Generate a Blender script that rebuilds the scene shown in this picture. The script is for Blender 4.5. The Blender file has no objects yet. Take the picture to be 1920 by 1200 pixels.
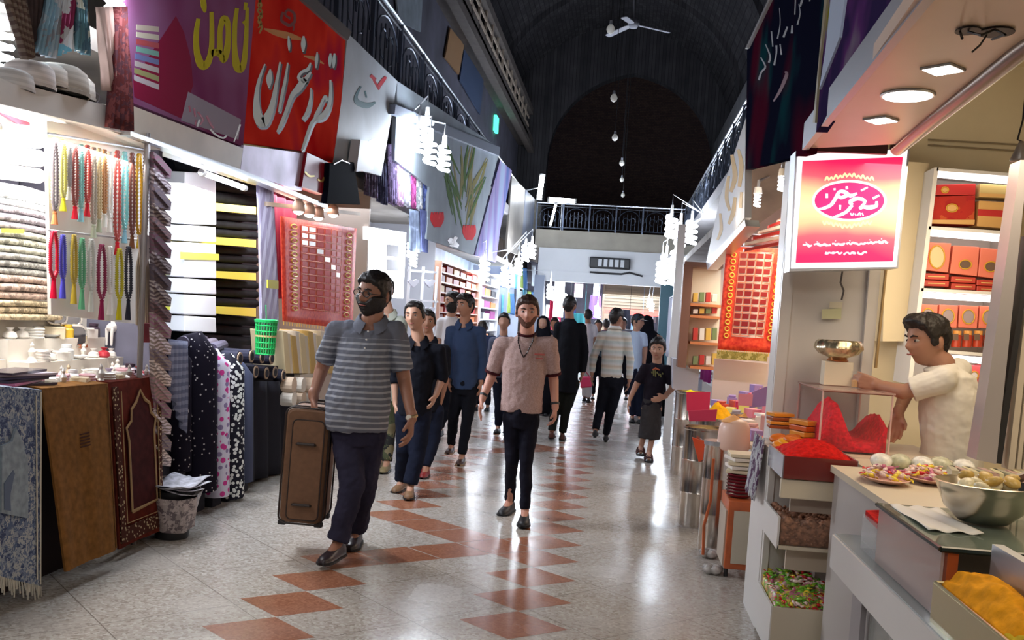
import bpy, math, random
from mathutils import Vector, Matrix, noise
random.seed(7)
SC = bpy.context.scene
COL = SC.collection
V = Vector
PI = math.pi

# ---------------------------------------------------------------- camera
F_PX = 1800.0
CAM_H = 1.53
YAW, PITCH, ROLL, PPY = 0.10802463897618388, math.radians(-4), math.radians(3.5), 122.68745799881613
_f = V((-math.sin(YAW) * math.cos(PITCH), math.cos(YAW) * math.cos(PITCH), math.sin(PITCH)))
_r0 = V((math.cos(YAW), math.sin(YAW), 0)); _u0 = _r0.cross(_f)
_r = _r0 * math.cos(ROLL) + _u0 * math.sin(ROLL)
_u = -_r0 * math.sin(ROLL) + _u0 * math.cos(ROLL)
CAMP = V((0, 0, CAM_H))
cd = bpy.data.cameras.new('camera'); cam = bpy.data.objects.new('camera', cd); COL.objects.link(cam)
cd.sensor_width = 36; cd.lens = 36 * F_PX / 1920; cd.shift_y = PPY / 1920; cd.clip_start = 0.05; cd.clip_end = 200
cam.matrix_world = Matrix(((_r.x, _u.x, -_f.x, 0), (_r.y, _u.y, -_f.y, 0), (_r.z, _u.z, -_f.z, CAM_H), (0, 0, 0, 1)))
SC.camera = cam

# ---------------------------------------------------------------- world, exposure
w = bpy.data.worlds.new('night'); SC.world = w; w.use_nodes = True
w.node_tree.nodes['Background'].inputs[0].default_value = (0.35, 0.42, 0.7, 1)
w.node_tree.nodes['Background'].inputs[1].default_value = 0.07
SC.view_settings.view_transform = 'Standard'
SC.view_settings.look = 'None'
SC.view_settings.exposure = 0.25
SC.view_settings.gamma = 1.0
SC.view_settings.use_curve_mapping = False

LK = 0.55
def light(kind, loc, power, color, size=0.2, rot=None, size_y=None, spot=None):
    l = bpy.data.lights.new(kind.lower() + '_light', kind); l.energy = power * LK; l.color = color
    if kind == 'AREA':
        l.size = size
        if size_y: l.shape = 'RECTANGLE'; l.size_y = size_y
    else:
        l.shadow_soft_size = size
    if kind == 'SPOT': l.spot_size = spot or 2.2; l.spot_blend = 0.6
    o = bpy.data.objects.new(kind.lower() + '_light', l); COL.objects.link(o); o.location = loc
    if rot: o.rotation_euler = rot
    return o
COOL = (0.80, 0.88, 1.0); WARM = (1.0, 0.80, 0.56); NEUT = (1.0, 0.95, 0.9)
# shop tubes and lamps, then unseen lamps added as fill
light('AREA', (-3.2, 4.8, 2.32), 90, NEUT, 0.5, size_y=1.5)            # over the souvenir table
light('AREA', (-3.3, 6.9, 2.42), 60, COOL, 0.6, size_y=1.6)             # fabric shop canopy tubes
light('AREA', (-2.6, 6.6, 2.48), 40, COOL, 0.2, size_y=2.4)             # strip under the fascia
light('AREA', (-3.2, 8.9, 2.5), 60, NEUT, 0.6, size_y=1.8)              # red cloth shop
light('AREA', (-3.3, 12.0, 2.7), 45, COOL, 0.8, size_y=3.0)
light('AREA', (-3.4, 17.5, 2.4), 60, NEUT, 0.8, size_y=5.0)
light('AREA', (-3.2, 24.0, 2.6), 150, COOL, 0.8, size_y=5.0)
light('AREA', (-0.5, 37.0, 2.7), 700, COOL, 4.0, size_y=4.0)            # beyond the bridge
light('AREA', (1.7, 12.0, 2.6), 90, COOL, 0.8, size_y=6.0)
light('AREA', (1.5, 8.2, 2.4), 50, WARM, 0.7, size_y=1.6)
light('AREA', (1.7, 4.4, 2.44), 34, WARM, 1.0, size_y=1.6)              # saffron booth
light('AREA', (2.0, 2.4, 2.44), 20, WARM, 1.0, size_y=1.2)
light('POINT', (-1.0, -1.2, 3.1), 190, NEUT, 0.3)                       # unseen lamp added behind the camera as frontal fill
light('POINT', (-0.4, 1.6, 3.6), 70, NEUT, 0.3)  # unseen lamp added overhead as fill

# ---------------------------------------------------------------- rays: the place measured from the photograph
def ray(x, y): return _r * ((x - 960) / F_PX) - _u * ((y - 600 - PPY) / F_PX) + _f
def AY(x, y, Y): d = ray(x, y); return CAMP + d * (Y / d.y)
def AX(x, y, X): d = ray(x, y); return CAMP + d * (X / d.x)
def AZ(x, y, Z): d = ray(x, y); return CAMP + d * ((Z - CAM_H) / d.z)

# ---------------------------------------------------------------- materials
MATS = {}
def mat(name, col, rough=0.6, metal=0.0, emit=None, es=0.0, alpha=None, trans=0.0, var=0.0, scale=20.0, bump=0.0, sss=0.0, coat=0.0, spec=None, sheen=0.0):
    if name in MATS: return MATS[name]
    m = bpy.data.materials.new(name); MATS[name] = m; m.use_nodes = True
    nt = m.node_tree; b = nt.nodes['Principled BSDF']
    b.inputs['Base Color'].default_value = (*col, 1); b.inputs['Roughness'].default_value = rough; b.inputs['Metallic'].default_value = metal
    if emit: b.inputs['Emission Color'].default_value = (*emit, 1); b.inputs['Emission Strength'].default_value = es
    if trans: b.inputs['Transmission Weight'].default_value = trans
    if alpha is not None: b.inputs['Alpha'].default_value = alpha
    if sss: b.inputs['Subsurface Weight'].default_value = sss; b.inputs['Subsurface Radius'].default_value = (0.02, 0.008, 0.004)
    if coat: b.inputs['Coat Weight'].default_value = coat
    if sheen: b.inputs['Sheen Weight'].default_value = sheen
    if spec is None and rough >= 0.8 and not metal: spec = 0.12
    if spec is not None: b.inputs['Specular IOR Level'].default_value = spec
    if var or bump:
        tc = nt.nodes.new('ShaderNodeTexCoord'); n = nt.nodes.new('ShaderNodeTexNoise'); n.inputs['Scale'].default_value = scale; n.inputs['Detail'].default_value = 4
        nt.links.new(tc.outputs['Object'], n.inputs['Vector'])
        if var:
            r = nt.nodes.new('ShaderNodeValToRGB'); r.color_ramp.elements[0].position = 0.3; r.color_ramp.elements[1].position = 0.7
            r.color_ramp.elements[0].color = (*[c * (1 - var) for c in col], 1); r.color_ramp.elements[1].color = (*[min(1, c * (1 + var)) for c in col], 1)
            nt.links.new(n.outputs['Fac'], r.inputs['Fac']); nt.links.new(r.outputs['Color'], b.inputs['Base Color'])
        if bump:
            bp = nt.nodes.new('ShaderNodeBump'); bp.inputs['Strength'].default_value = bump; bp.inputs['Distance'].default_value = 0.01
            nt.links.new(n.outputs['Fac'], bp.inputs['Height']); nt.links.new(bp.outputs['Normal'], b.inputs['Normal'])
    return m

class NT:
    """small helper to chain nodes of a new material"""
    def __init__(s, name, rough=0.7):
        s.m = bpy.data.materials.new(name); MATS[name] = s.m; s.m.use_nodes = True; s.t = s.m.node_tree; s.b = s.t.nodes['Principled BSDF']
        s.b.inputs['Roughness'].default_value = rough
        if rough >= 0.5: s.b.inputs['Specular IOR Level'].default_value = 0.12 if rough < 0.8 else 0.05
        if 'sign' in name: s.b.inputs['Specular IOR Level'].default_value = 0.0
        s.tc = s.t.nodes.new('ShaderNodeTexCoord')
    def n(s, typ, inputs=None, **props):
        x = s.t.nodes.new('ShaderNode' + typ)
        for k, v in props.items(): setattr(x, k, v)
        for k, v in (inputs or {}).items():
            if isinstance(v, bpy.types.NodeSocket): s.t.links.new(v, x.inputs[k])
            else: x.inputs[k].default_value = v
        return x
    def math(s, op, a, b=None, c=None):
        i = {0: a}
        if b is not None: i[1] = b
        if c is not None: i[2] = c
        return s.n('Math', i, operation=op).outputs[0]
    def mix(s, f, a, b):
        x = s.n('Mix', data_type='RGBA')
        for k, v in ((0, f), (6, a), (7, b)):
            if isinstance(v, bpy.types.NodeSocket): s.t.links.new(v, x.inputs[k])
            else: x.inputs[k].default_value = (*v, 1) if isinstance(v, tuple) and len(v) == 3 else v
        return x.outputs[2]
    def obj(s, sc=(1, 1, 1), loc=(0, 0, 0), rot=(0, 0, 0), src='Object'):
        return s.n('Mapping', {'Vector': s.tc.outputs[src], 'Scale': sc, 'Location': loc, 'Rotation': rot}).outputs[0]
    def xyz(s, v):
        x = s.n('SeparateXYZ', {0: v}); return x.outputs
    def ramp(s, f, stops, interp='LINEAR'):
        x = s.n('ValToRGB', {'Fac': f}); cr = x.color_ramp; cr.interpolation = interp
        while len(cr.elements) < len(stops): cr.elements.new(0.5)
        for e, (p, c) in zip(cr.elements, stops): e.position = p; e.color = (*c, 1)
        return x.outputs[0]
    def out(s, col, key='Base Color'):
        s.t.links.new(col, s.b.inputs[key]); return s.m

def dots_mat(name, base, dot, scale, size=0.25, rough=0.8, second=None):
    """cloth printed with dots or blossoms"""
    t = NT(name, rough); v = t.n('TexVoronoi', {'Vector': t.obj(), 'Scale': scale, 'Randomness': 0.8})
    f = t.math('LESS_THAN', v.outputs['Distance'], size)
    c = dot
    if second:
        c = t.mix(t.math('GREATER_THAN', t.xyz(v.outputs['Color'])[0], 0.5), dot, second)
    return t.out(t.mix(f, base, c))
def ikat_mat(name, cols, scale=12, rough=0.8, stretch=(1, 1, 1), detail=6, emis=0):
    """busy woven or printed pattern in several colours"""
    t = NT(name, rough); v = t.n('TexVoronoi', {'Vector': t.obj(stretch), 'Scale': scale})
    n = t.n('TexNoise', {'Vector': t.obj(stretch), 'Scale': scale * 1.7, 'Detail': detail})
    f = t.math('FRACT', t.math('ADD', t.math('MULTIPLY', t.xyz(v.outputs['Color'])[0], 1.0), t.math('MULTIPLY', n.outputs['Fac'], 1.1)))
    k = len(cols)
    return t.out(t.ramp(f, [(i / k, c) for i, c in enumerate(cols)], 'CONSTANT'))
def stripe_mat(name, a, b, per, width=0.4, axis=2, rough=0.85, wob=0.0):
    t = NT(name, rough); o = t.xyz(t.obj())[axis]
    if wob:
        n = t.n('TexNoise', {'Vector': t.obj(), 'Scale': 5.0}); o = t.math('ADD', o, t.math('MULTIPLY', n.outputs['Fac'], wob))
    f = t.math('LESS_THAN', t.math('FRACT', t.math('MULTIPLY', o, 1 / per)), width)
    return t.out(t.mix(f, a, b))
def glow(name, col, s): return mat(name, col, 0.5, emit=col, es=s)

# ---------------------------------------------------------------- mesh builder
class MB:
    def __init__(s): s.v = []; s.f = []; s.mi = []; s.cur = 0
    def add(s, vs, fs):
        o = len(s.v); s.v += [V(v) for v in vs]; s.f += [tuple(o + i for i in f) for f in fs]; s.mi += [s.cur] * len(fs); return s
    def box(s, c, d, rot=None, taper=1.0):
        c = V(c); x, y, z = d[0] / 2, d[1] / 2, d[2] / 2
        vs = [V((sx * x * (taper if sz > 0 else 1), sy * y * (taper if sz > 0 else 1), sz * z)) for sz in (-1, 1) for sy in (-1, 1) for sx in (-1, 1)]
        if rot is not None:
            R = rot if isinstance(rot, Matrix) else Matrix.Rotation(rot, 3, 'Z'); vs = [R @ v for v in vs]
        return s.add([c + v for v in vs], [(0, 2, 3, 1), (4, 5, 7, 6), (0, 1, 5, 4), (1, 3, 7, 5), (3, 2, 6, 7), (2, 0, 4, 6)])
    def loft(s, rings, cap=True, close=True):
        n = len(rings[0]); vs = [p for r in rings for p in r]; fs = []
        for i in range(len(rings) - 1):
            for j in range(n if close else n - 1):
                a, b = i * n + j, i * n + (j + 1) % n; fs.append((a, b, b + n, a + n))
        if cap: fs.append(tuple(range(n))[::-1]); fs.append(tuple(range((len(rings) - 1) * n, len(rings) * n)))
        return s.add(vs, fs)
    def lathe(s, prof, c=(0, 0, 0), n=20, cap=True, sy=1.0, axis=None):
        c = V(c); R = V((0, 0, 1)).rotation_difference(V(axis).normalized()).to_matrix() if axis is not None else Matrix.Identity(3)
        return s.loft([[c + R @ V((r * math.cos(2 * PI * k / n), sy * r * math.sin(2 * PI * k / n), z)) for k in range(n)] for r, z in prof], cap)
    def tube(s, pts, r, n=8, cap=True, flat=1.0, up=None):
        pts = [V(p) for p in pts]; R = r if isinstance(r, (list, tuple)) else [r] * len(pts); rings = []; ref = V(up) if up else V((0.13, 0.21, 0.97)); 
        for i, p in enumerate(pts):
            t = (pts[min(i + 1, len(pts) - 1)] - pts[max(i - 1, 0)])
            if t.length < 1e-9: t = V((0, 0, 1))
            t.normalize(); a = ref - t * ref.dot(t)
            if a.length < 1e-3: a = t.orthogonal()
            a.normalize(); b = t.cross(a); ref = a if not up else ref
            rings.append([p + (a * math.cos(2 * PI * k / n) * flat + b * math.sin(2 * PI * k / n)) * R[i] for k in range(n)])
        return s.loft(rings, cap)
    def cyl(s, p0, p1, r0, r1=None, n=16): return s.tube([p0, p1], [r0, r0 if r1 is None else r1], n)
    def cap(s, p0, p1, r0, r1, n=12, flat=1.0, up=None, ends=(1, 1)):
        """tapered capsule"""
        p0, p1 = V(p0), V(p1); t = (p1 - p0); L = t.length; t = t / L if L > 1e-9 else V((0, 0, 1)); P = []; R = []
        if ends[0]:
            for a in (80, 55, 28): a = math.radians(a); P.append(p0 - t * r0 * math.sin(a)); R.append(r0 * math.cos(a))
        P += [p0, p1]; R += [r0, r1]
        if ends[1]:
            for a in (28, 55, 80): a = math.radians(a); P.append(p1 + t * r1 * math.sin(a)); R.append(r1 * math.cos(a))
        return s.tube(P, R, n, True, flat, up)
    def ell(s, c, r, rot=None, n=16, m=10):
        c = V(c); r = r if isinstance(r, (tuple, list)) else (r, r, r); rings = []
        for i in range(m + 1):
            a = -PI / 2 + PI * (i * 0.98 + 0.01 * m) / m; ring = []
            for k in range(n):
                v = V((r[0] * math.cos(a) * math.cos(2 * PI * k / n), r[1] * math.cos(a) * math.sin(2 * PI * k / n), r[2] * math.sin(a)))
                ring.append(c + (rot @ v if rot else v))
            rings.append(ring)
        return s.loft(rings)
    def prism(s, poly, off):
        """closed polygon (3D points) swept by the vector off"""
        n = len(poly); off = V(off); vs = [V(p) for p in poly] + [V(p) + off for p in poly]
        return s.add(vs, [tuple(range(n))[::-1], tuple(range(n, 2 * n))] + [(i, (i + 1) % n, n + (i + 1) % n, n + i) for i in range(n)])
    def sheet(s, fn, nu, nv, off=(0, 0.006, 0)):
        """a cloth: fn(u,v) -> point, given a real thickness"""
        off = V(off); g = [[V(fn(i / nu, j / nv)) for j in range(nv + 1)] for i in range(nu + 1)]; N = (nu + 1) * (nv + 1)
        vs = [p for r in g for p in r]; vs += [p + off for p in vs]; fs = []
        ix = lambda i, j: i * (nv + 1) + j
        for i in range(nu):
            for j in range(nv):
                q = (ix(i, j), ix(i + 1, j), ix(i + 1, j + 1), ix(i, j + 1)); fs.append(q); fs.append(tuple(N + k for k in q[::-1]))
        rim = [ix(i, 0) for i in range(nu + 1)] + [ix(nu, j) for j in range(1, nv + 1)] + [ix(i, nv) for i in range(nu - 1, -1, -1)] + [ix(0, j) for j in range(nv - 1, 0, -1)]
        for a, b in zip(rim, rim[1:] + rim[:1]): fs.append((b, a, N + a, N + b))
        return s.add(vs, fs)
    def bounds(s):
        return V([min(v[i] for v in s.v) for i in range(3)]), V([max(v[i] for v in s.v) for i in range(3)])
    def build(s, name, m, parent=None, smooth=False, bevel=0.0, keep=False):
        me = bpy.data.meshes.new(name); o = bpy.data.objects.new(name, me)
        if parent is not None: loc = ORIG[parent.name]
        elif keep: loc = V((0, 0, 0))
        else: a, b = s.bounds(); loc = V(((a.x + b.x) / 2, (a.y + b.y) / 2, a.z))
        me.from_pydata([v - loc for v in s.v], [], s.f); me.update()
        for x in (m if isinstance(m, (list, tuple)) else [m]): me.materials.append(x)
        if isinstance(m, (list, tuple)): me.polygons.foreach_set('material_index', s.mi)
        if smooth:
            me.polygons.foreach_set('use_smooth', [True] * len(me.polygons))
            if smooth is not True: me.set_sharp_from_angle(angle=smooth)
        COL.objects.link(o)
        if parent is not None:
            o.parent = parent; ORIG[o.name] = loc
        else: o.location = loc; ORIG[o.name] = loc
        if bevel:
            b = o.modifiers.new('bevel', 'BEVEL'); b.width = bevel; b.segments = 2; b.limit_method = 'ANGLE'
        return o
ORIG = {}
def tag(o, label, cat, group=None, kind=None):
    if label: o['label'] = label
    if cat: o['category'] = cat
    if group: o['group'] = group
    if kind: o['kind'] = kind
    return o
def thing(name, label, cat, loc=(0, 0, 0), group=None, kind=None):
    o = bpy.data.objects.new(name, None); COL.objects.link(o); o.location = loc; o.empty_display_size = 0.1; ORIG[o.name] = V(loc)
    return tag(o, label, cat, group, kind)
def struct(name, mb, m, parent=None, **k):
    o = mb.build(name, m, parent, **k)
    if parent is None: o['kind'] = 'structure'
    return o
def dup(root, loc, label=None, rotz=None, group=None):
    r = root.copy(); COL.objects.link(r); r.location = loc; ORIG[r.name] = V(loc)
    if rotz is not None: r.rotation_euler.z = rotz
    if label: r['label'] = label
    if group: r['group'] = group
    def kids(a, b):
        for ch in list(a.children):
            c = ch.copy(); COL.objects.link(c); c.parent = b; kids(ch, c)
    kids(root, r)
    return r
def P(pts, plane, c):
    f = {'X': AX, 'Y': AY, 'Z': AZ}[plane]; return [f(x, y, c) for x, y in pts]
def slab(name, pts, plane, c, thick, m, parent=None, **k):
    """board standing in the plane X=c or Y=c, outlined by its corners, thick behind"""
    off = {'X': V((thick, 0, 0)), 'Y': V((0, thick, 0)), 'Z': V((0, 0, thick))}[plane]
    return MB().prism(P(pts, plane, c), off).build(name, m, parent, **k)
def stroke_mesh(mb, pts, plane, c, thick):
    """one pen stroke with a width at every point, raised from a sign"""
    L, R = [], []; n = len(pts)
    # resample smoothly
    q = []
    for i in range(n - 1):
        p0, p1, p2, p3 = [V((*pts[max(0, min(n - 1, k))],)) for k in (i - 1, i, i + 1, i + 2)]
        for s_ in range(4):
            t = s_ / 4; q.append(0.5 * ((2 * p1) + (-p0 + p2) * t + (2 * p0 - 5 * p1 + 4 * p2 - p3) * t * t + (-p0 + 3 * p1 - 3 * p2 + p3) * t ** 3))
    q.append(V(pts[-1])); f = AX if plane == 'X' else AY; off = V((thick, 0, 0)) if plane == 'X' else V((0, thick, 0))
    for i, p in enumerate(q):
        t = q[min(i + 1, len(q) - 1)] - q[max(i - 1, 0)]; d = V((t.x, t.y))
        if d.length < 1e-6: d = V((1, 0))
        d.normalize(); nx, ny = -d.y, d.x; w_ = max(p.z, 0.4) / 2
        L.append(f(p.x + nx * w_, p.y + ny * w_, c)); R.append(f(p.x - nx * w_, p.y - ny * w_, c))
    rings = [[a, b, b + off, a + off] for a, b in zip(L, R)]
    mb.loft(rings)
    return mb
def cropstroke(mb, pts, x0, y0, sc, plane, c, thick):
    return stroke_mesh(mb, [(x0 + x * sc, y0 + y * sc, w_ * sc) for x, y, w_ in pts], plane, c, thick)
def ss(a, b, x):
    t = max(0.0, min(1.0, (x - a) / (b - a))); return t * t * (3 - 2 * t)
# common materials
M_white = mat('white_paint', (0.75, 0.74, 0.72), 0.4); M_black = mat('black_plastic', (0.015, 0.015, 0.018), 0.5)
M_steel = mat('steel', (0.62, 0.6, 0.57), 0.22, 1.0, var=0.15, scale=6); M_alu = mat('aluminium', (0.6, 0.62, 0.66), 0.35, 0.9)
M_iron = mat('iron_rail', (0.10, 0.12, 0.17), 0.35, 0.7); M_glass = mat('glass', (0.5, 0.55, 0.55), 0.03, alpha=0.04, spec=0.6)
M_cream = mat('cream_wall', (0.78, 0.68, 0.46), 0.5, var=0.06, scale=3); M_gold = mat('gold', (0.75, 0.5, 0.12), 0.35, 0.6)
M_red = mat('red_card', (0.55, 0.03, 0.03), 0.4); M_wood = mat('orange_wood', (0.50, 0.11, 0.03), 0.4, var=0.25, scale=8)
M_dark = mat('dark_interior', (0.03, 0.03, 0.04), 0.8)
# ================================================================= floor
t = NT('terrazzo', 0.22)
v1 = t.n('TexVoronoi', {'Vector': t.obj(), 'Scale': 70.0}); n1 = t.n('TexNoise', {'Vector': t.obj(), 'Scale': 1.6, 'Detail': 5})
n2 = t.n('TexNoise', {'Vector': t.obj(), 'Scale': 45.0, 'Detail': 3})
c = t.ramp(t.xyz(v1.outputs['Color'])[0], [(0, (0.30, 0.26, 0.23)), (0.3, (0.42, 0.38, 0.34)), (0.8, (0.50, 0.47, 0.43)), (1, (0.60, 0.57, 0.53))])
c = t.mix(t.math('MULTIPLY', n1.outputs['Fac'], 0.35), c, (0.30, 0.25, 0.21))
br = t.n('TexBrick', {'Vector': t.obj(rot=(0, 0, PI / 4)), 'Scale': 1.0, 'Mortar Size': 0.003, 'Brick Width': 0.65, 'Row Height': 0.65, 'Color1': (0, 0, 0, 1), 'Color2': (0, 0, 0, 1), 'Mortar': (1, 1, 1, 1)}, offset=0.0)
c = t.mix(br.outputs['Fac'], c, (0.2, 0.17, 0.15))
t.out(t.ramp(n1.outputs['Fac'], [(0.3, (0.17,) * 3), (0.75, (0.34,) * 3)]), 'Roughness')
M_terr = t.out(c)
t = NT('red_stone', 0.2)
v1 = t.n('TexVoronoi', {'Vector': t.obj(), 'Scale': 80.0}); n1 = t.n('TexNoise', {'Vector': t.obj(), 'Scale': 2.0, 'Detail': 4})
c = t.ramp(t.xyz(v1.outputs['Color'])[0], [(0, (0.27, 0.105, 0.06)), (1, (0.38, 0.17, 0.10))])
t.out(t.ramp(n1.outputs['Fac'], [(0.3, (0.15,) * 3), (0.75, (0.32,) * 3)]), 'Roughness')
M_redstone = t.out(c)
fl = MB(); fl.add([(-7, -6, 0), (7, -6, 0), (7, 75, 0), (-7, 75, 0)], [(0, 1, 2, 3)])
fl.cur = 1; cells = set()
def dia(i, j):                              # i columns of 0.2875 m, j half rows of 0.23 m
    if (i, j) in cells: return
    cells.add((i, j)); x, y, z = -0.43 + 0.2875 * i, 4.70 + 0.23 * j, 0.0006
    fl.add([(x - 0.275, y, z), (x, y - 0.226, z), (x + 0.275, y, z), (x, y + 0.226, z)], [(0, 1, 2, 3)])
for j in range(-24, 180, 2): dia(0, j)
for k in range(-2, 9):
    q = 22 * k
    for i in range(5): dia(-4 + i, 10 - i + q); dia(-4 + i, 4 + i + q)
    for j in range(10, 26, 2): dia(-4, j + q)
o = fl.build('floor', [M_terr, M_redstone], keep=True); o['kind'] = 'structure'

# ================================================================= shop walls and vault
M_plaster = mat('grimy_plaster', (0.30, 0.27, 0.24), 0.8, var=0.25, scale=2.0, bump=0.2)
t = NT('old_brick', 0.9); b = t.n('TexBrick', {'Vector': t.obj(rot=(PI / 2, 0, 0)), 'Scale': 3.0, 'Color1': (0.24, 0.15, 0.11, 1), 'Color2': (0.16, 0.10, 0.08, 1), 'Mortar': (0.08, 0.06, 0.055, 1)})
M_brick = t.out(b.outputs['Color'])
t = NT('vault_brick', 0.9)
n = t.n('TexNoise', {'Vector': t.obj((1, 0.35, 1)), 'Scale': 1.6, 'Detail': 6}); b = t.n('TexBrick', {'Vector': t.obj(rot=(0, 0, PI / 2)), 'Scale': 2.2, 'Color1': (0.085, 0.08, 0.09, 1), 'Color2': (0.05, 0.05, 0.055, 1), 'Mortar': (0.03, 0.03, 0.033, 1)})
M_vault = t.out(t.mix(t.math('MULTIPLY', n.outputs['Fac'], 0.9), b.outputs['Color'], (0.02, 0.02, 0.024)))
WL, WR = -4.6, 3.2
struct('wall_left', MB().box((WL - 0.1, 24, 4.1), (0.2, 60, 8.2)), M_plaster)
struct('wall_right', MB().box((WR + 0.1, 24, 4.1), (0.2, 60, 8.2)), M_plaster)
def vsec(y, hw, zs, rise, cx, n=22, k=1.0):
    """pointed barrel section from left springing to right springing"""
    out = []
    for i in range(n + 1):
        a = PI * i / n; x = -math.cos(a); z = math.sin(a) ** 0.85 + 0.10 * (1 - abs(x)) ** 1.2
        out.append(V((cx + x * hw * k, y, zs + z * rise * k)))
    return out
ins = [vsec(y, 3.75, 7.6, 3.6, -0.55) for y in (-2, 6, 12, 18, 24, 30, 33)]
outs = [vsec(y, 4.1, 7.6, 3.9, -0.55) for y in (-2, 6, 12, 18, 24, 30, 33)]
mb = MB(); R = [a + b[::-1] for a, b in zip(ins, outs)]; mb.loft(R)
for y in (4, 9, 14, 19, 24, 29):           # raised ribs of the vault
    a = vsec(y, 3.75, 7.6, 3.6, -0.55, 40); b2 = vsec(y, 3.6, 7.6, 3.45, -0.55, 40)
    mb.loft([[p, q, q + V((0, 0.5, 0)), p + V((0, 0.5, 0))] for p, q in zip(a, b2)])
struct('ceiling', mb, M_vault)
# end wall with the tall pointed arch, dark hall beyond
arch = vsec(33, 2.78, 6.7, 2.95, -0.08, 30); arch = [V((arch[0].x, 33, 4.3))] + arch + [V((arch[-1].x, 33, 4.3))]
outer = [V((-5, 33, 4.3)), V((-5, 33, 12)), V((5, 33, 12)), V((5, 33, 4.3))]
mb = MB(); n_ = len(arch)
def outerpt(p):
    t_ = (p.x + 3) / 6; 
    return V((max(-5, min(5, p.x * 1.6)), 33, 12)) if 4.5 < p.z else V((-5 if p.x < 0 else 5, 33, 4.3))
og = [outerpt(p) for p in arch]; og[1] = V((-5, 33, 12)); og[-2] = V((5, 33, 12))
mb.loft([[a, b, b + V((0, 0.5, 0)), a + V((0, 0.5, 0))] for a, b in zip(arch, og)])
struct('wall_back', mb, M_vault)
struct('wall_far', MB().box((0, 52, 8), (14, 0.3, 16)), M_brick)
struct('ceiling_far', MB().box((0, 42.9, 15.8), (14, 18, 0.3)), M_brick)
# left gallery wall with its lattice band, right gallery wall
struct('trim_left', MB().box((-3.75, 15.5, 7.55), (0.75, 35, 0.25)).box((-3.42, 14.5, 8.35), (0.2, 35, 0.2)).box((-3.42, 15.5, 7.25), (0.2, 35, 0.15)), mat('dark_timber', (0.10, 0.085, 0.08), 0.7, var=0.2, scale=4))
mb = MB()
for i in range(30):
    y = 1.5 + i
    mb.box((-3.40, y, 7.8), (0.05, 0.10, 1.0))
    for k in range(3): mb.box((-3.39, y + 0.5, 7.5 + 0.27 * k), (0.03, 0.92, 0.07))
tag(mb.build('lattice_screen', mat('pale_timber', (0.40, 0.33, 0.27), 0.6)), 'long pale timber lattice band running high along the left side of the vault', 'lattice')
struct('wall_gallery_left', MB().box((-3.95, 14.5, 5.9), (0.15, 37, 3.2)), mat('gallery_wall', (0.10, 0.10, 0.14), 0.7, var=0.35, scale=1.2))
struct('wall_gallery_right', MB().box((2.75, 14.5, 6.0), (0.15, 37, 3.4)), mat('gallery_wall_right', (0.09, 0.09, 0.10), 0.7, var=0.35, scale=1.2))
M_slab = mat('gallery_slab', (0.28, 0.27, 0.28), 0.6, var=0.15, scale=2)
struct('trim_balcony_left', MB().box((-3.45, 15.5, 4.18), (1.05, 36, 0.22)), M_slab)
struct('trim_balcony_right', MB().box((2.2, 21.0, 4.18), (1.05, 25, 0.22)), M_slab)
# shop ceilings and the piers between the shops
mb = MB()
mb.box((-3.8, 14, 2.95), (1.5, 33, 0.12)); mb.box((2.2, 19.4, 2.98), (1.9, 20, 0.12))
struct('ceiling_shops', mb, M_plaster)

# ---------------------------------------------------------------- balcony railings
def railing(name, label, p0, p1, h, npan, m=M_iron, group=None):
    p0, p1 = V(p0), V(p1); root = thing(name, label, 'railing', p0, group); d = (p1 - p0); L = d.length; d = d / L; up = V((0, 0, 1))
    tr = MB().tube([p0 + up * h, p1 + up * h], 0.03, 8).tube([p0 + up * (h - 0.09), p1 + up * (h - 0.09)], 0.012, 6); tr.build('top_rail', MATS['bright_rail'], root)
    MB().tube([p0 + up * 0.08, p1 + up * 0.08], 0.018, 6).build('bottom_rail', m, root)
    W = L / npan
    for i in range(npan + 1):
        q = p0 + d * (W * i); MB().box(q + up * h / 2, (0.05, 0.05, h)).build('post', m, root)
    for i in range(npan):
        mb = MB(); a = p0 + d * (W * i)
        for k in range(1, 7):
            q = a + d * (W * k / 7); hh = h - 0.1 if k in (1, 6) else 0.12 + (h - 0.35) * math.sin(PI * k / 7) ** 0.5
            mb.cyl(q + up * 0.08, q + up * hh, 0.009, n=5)
        mb.tube([a + d * (W * (0.5 + 0.42 * math.cos(PI * s / 10))) + up * (h * 0.42 + (h * 0.42) * math.sin(PI * s / 10)) for s in range(11)], 0.012, 5)
        for sx in (-1, 1):
            mb.tube([a + d * (W * 0.5 + sx * W * 0.12 * (1 - math.cos(s))) + up * (h * 0.45 + W * 0.13 * math.sin(s)) for s in [k * 0.6 for k in range(9)]], 0.010, 5)
        mb.build('scroll_panel', m, root)
    return root
mat('bright_rail', (0.45, 0.48, 0.55), 0.3, 0.8)
railing('balcony_railing', 'long dark iron railing with scroll panels along the left upper gallery', (-3.03, 5.5, 4.29), (-3.03, 29.9, 4.29), 0.9, 18)
railing('balcony_railing', 'dark iron railing along the right upper gallery beyond the black sign', (1.74, 9.0, 4.29), (1.74, 29.9, 4.29), 0.88, 15)
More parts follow.
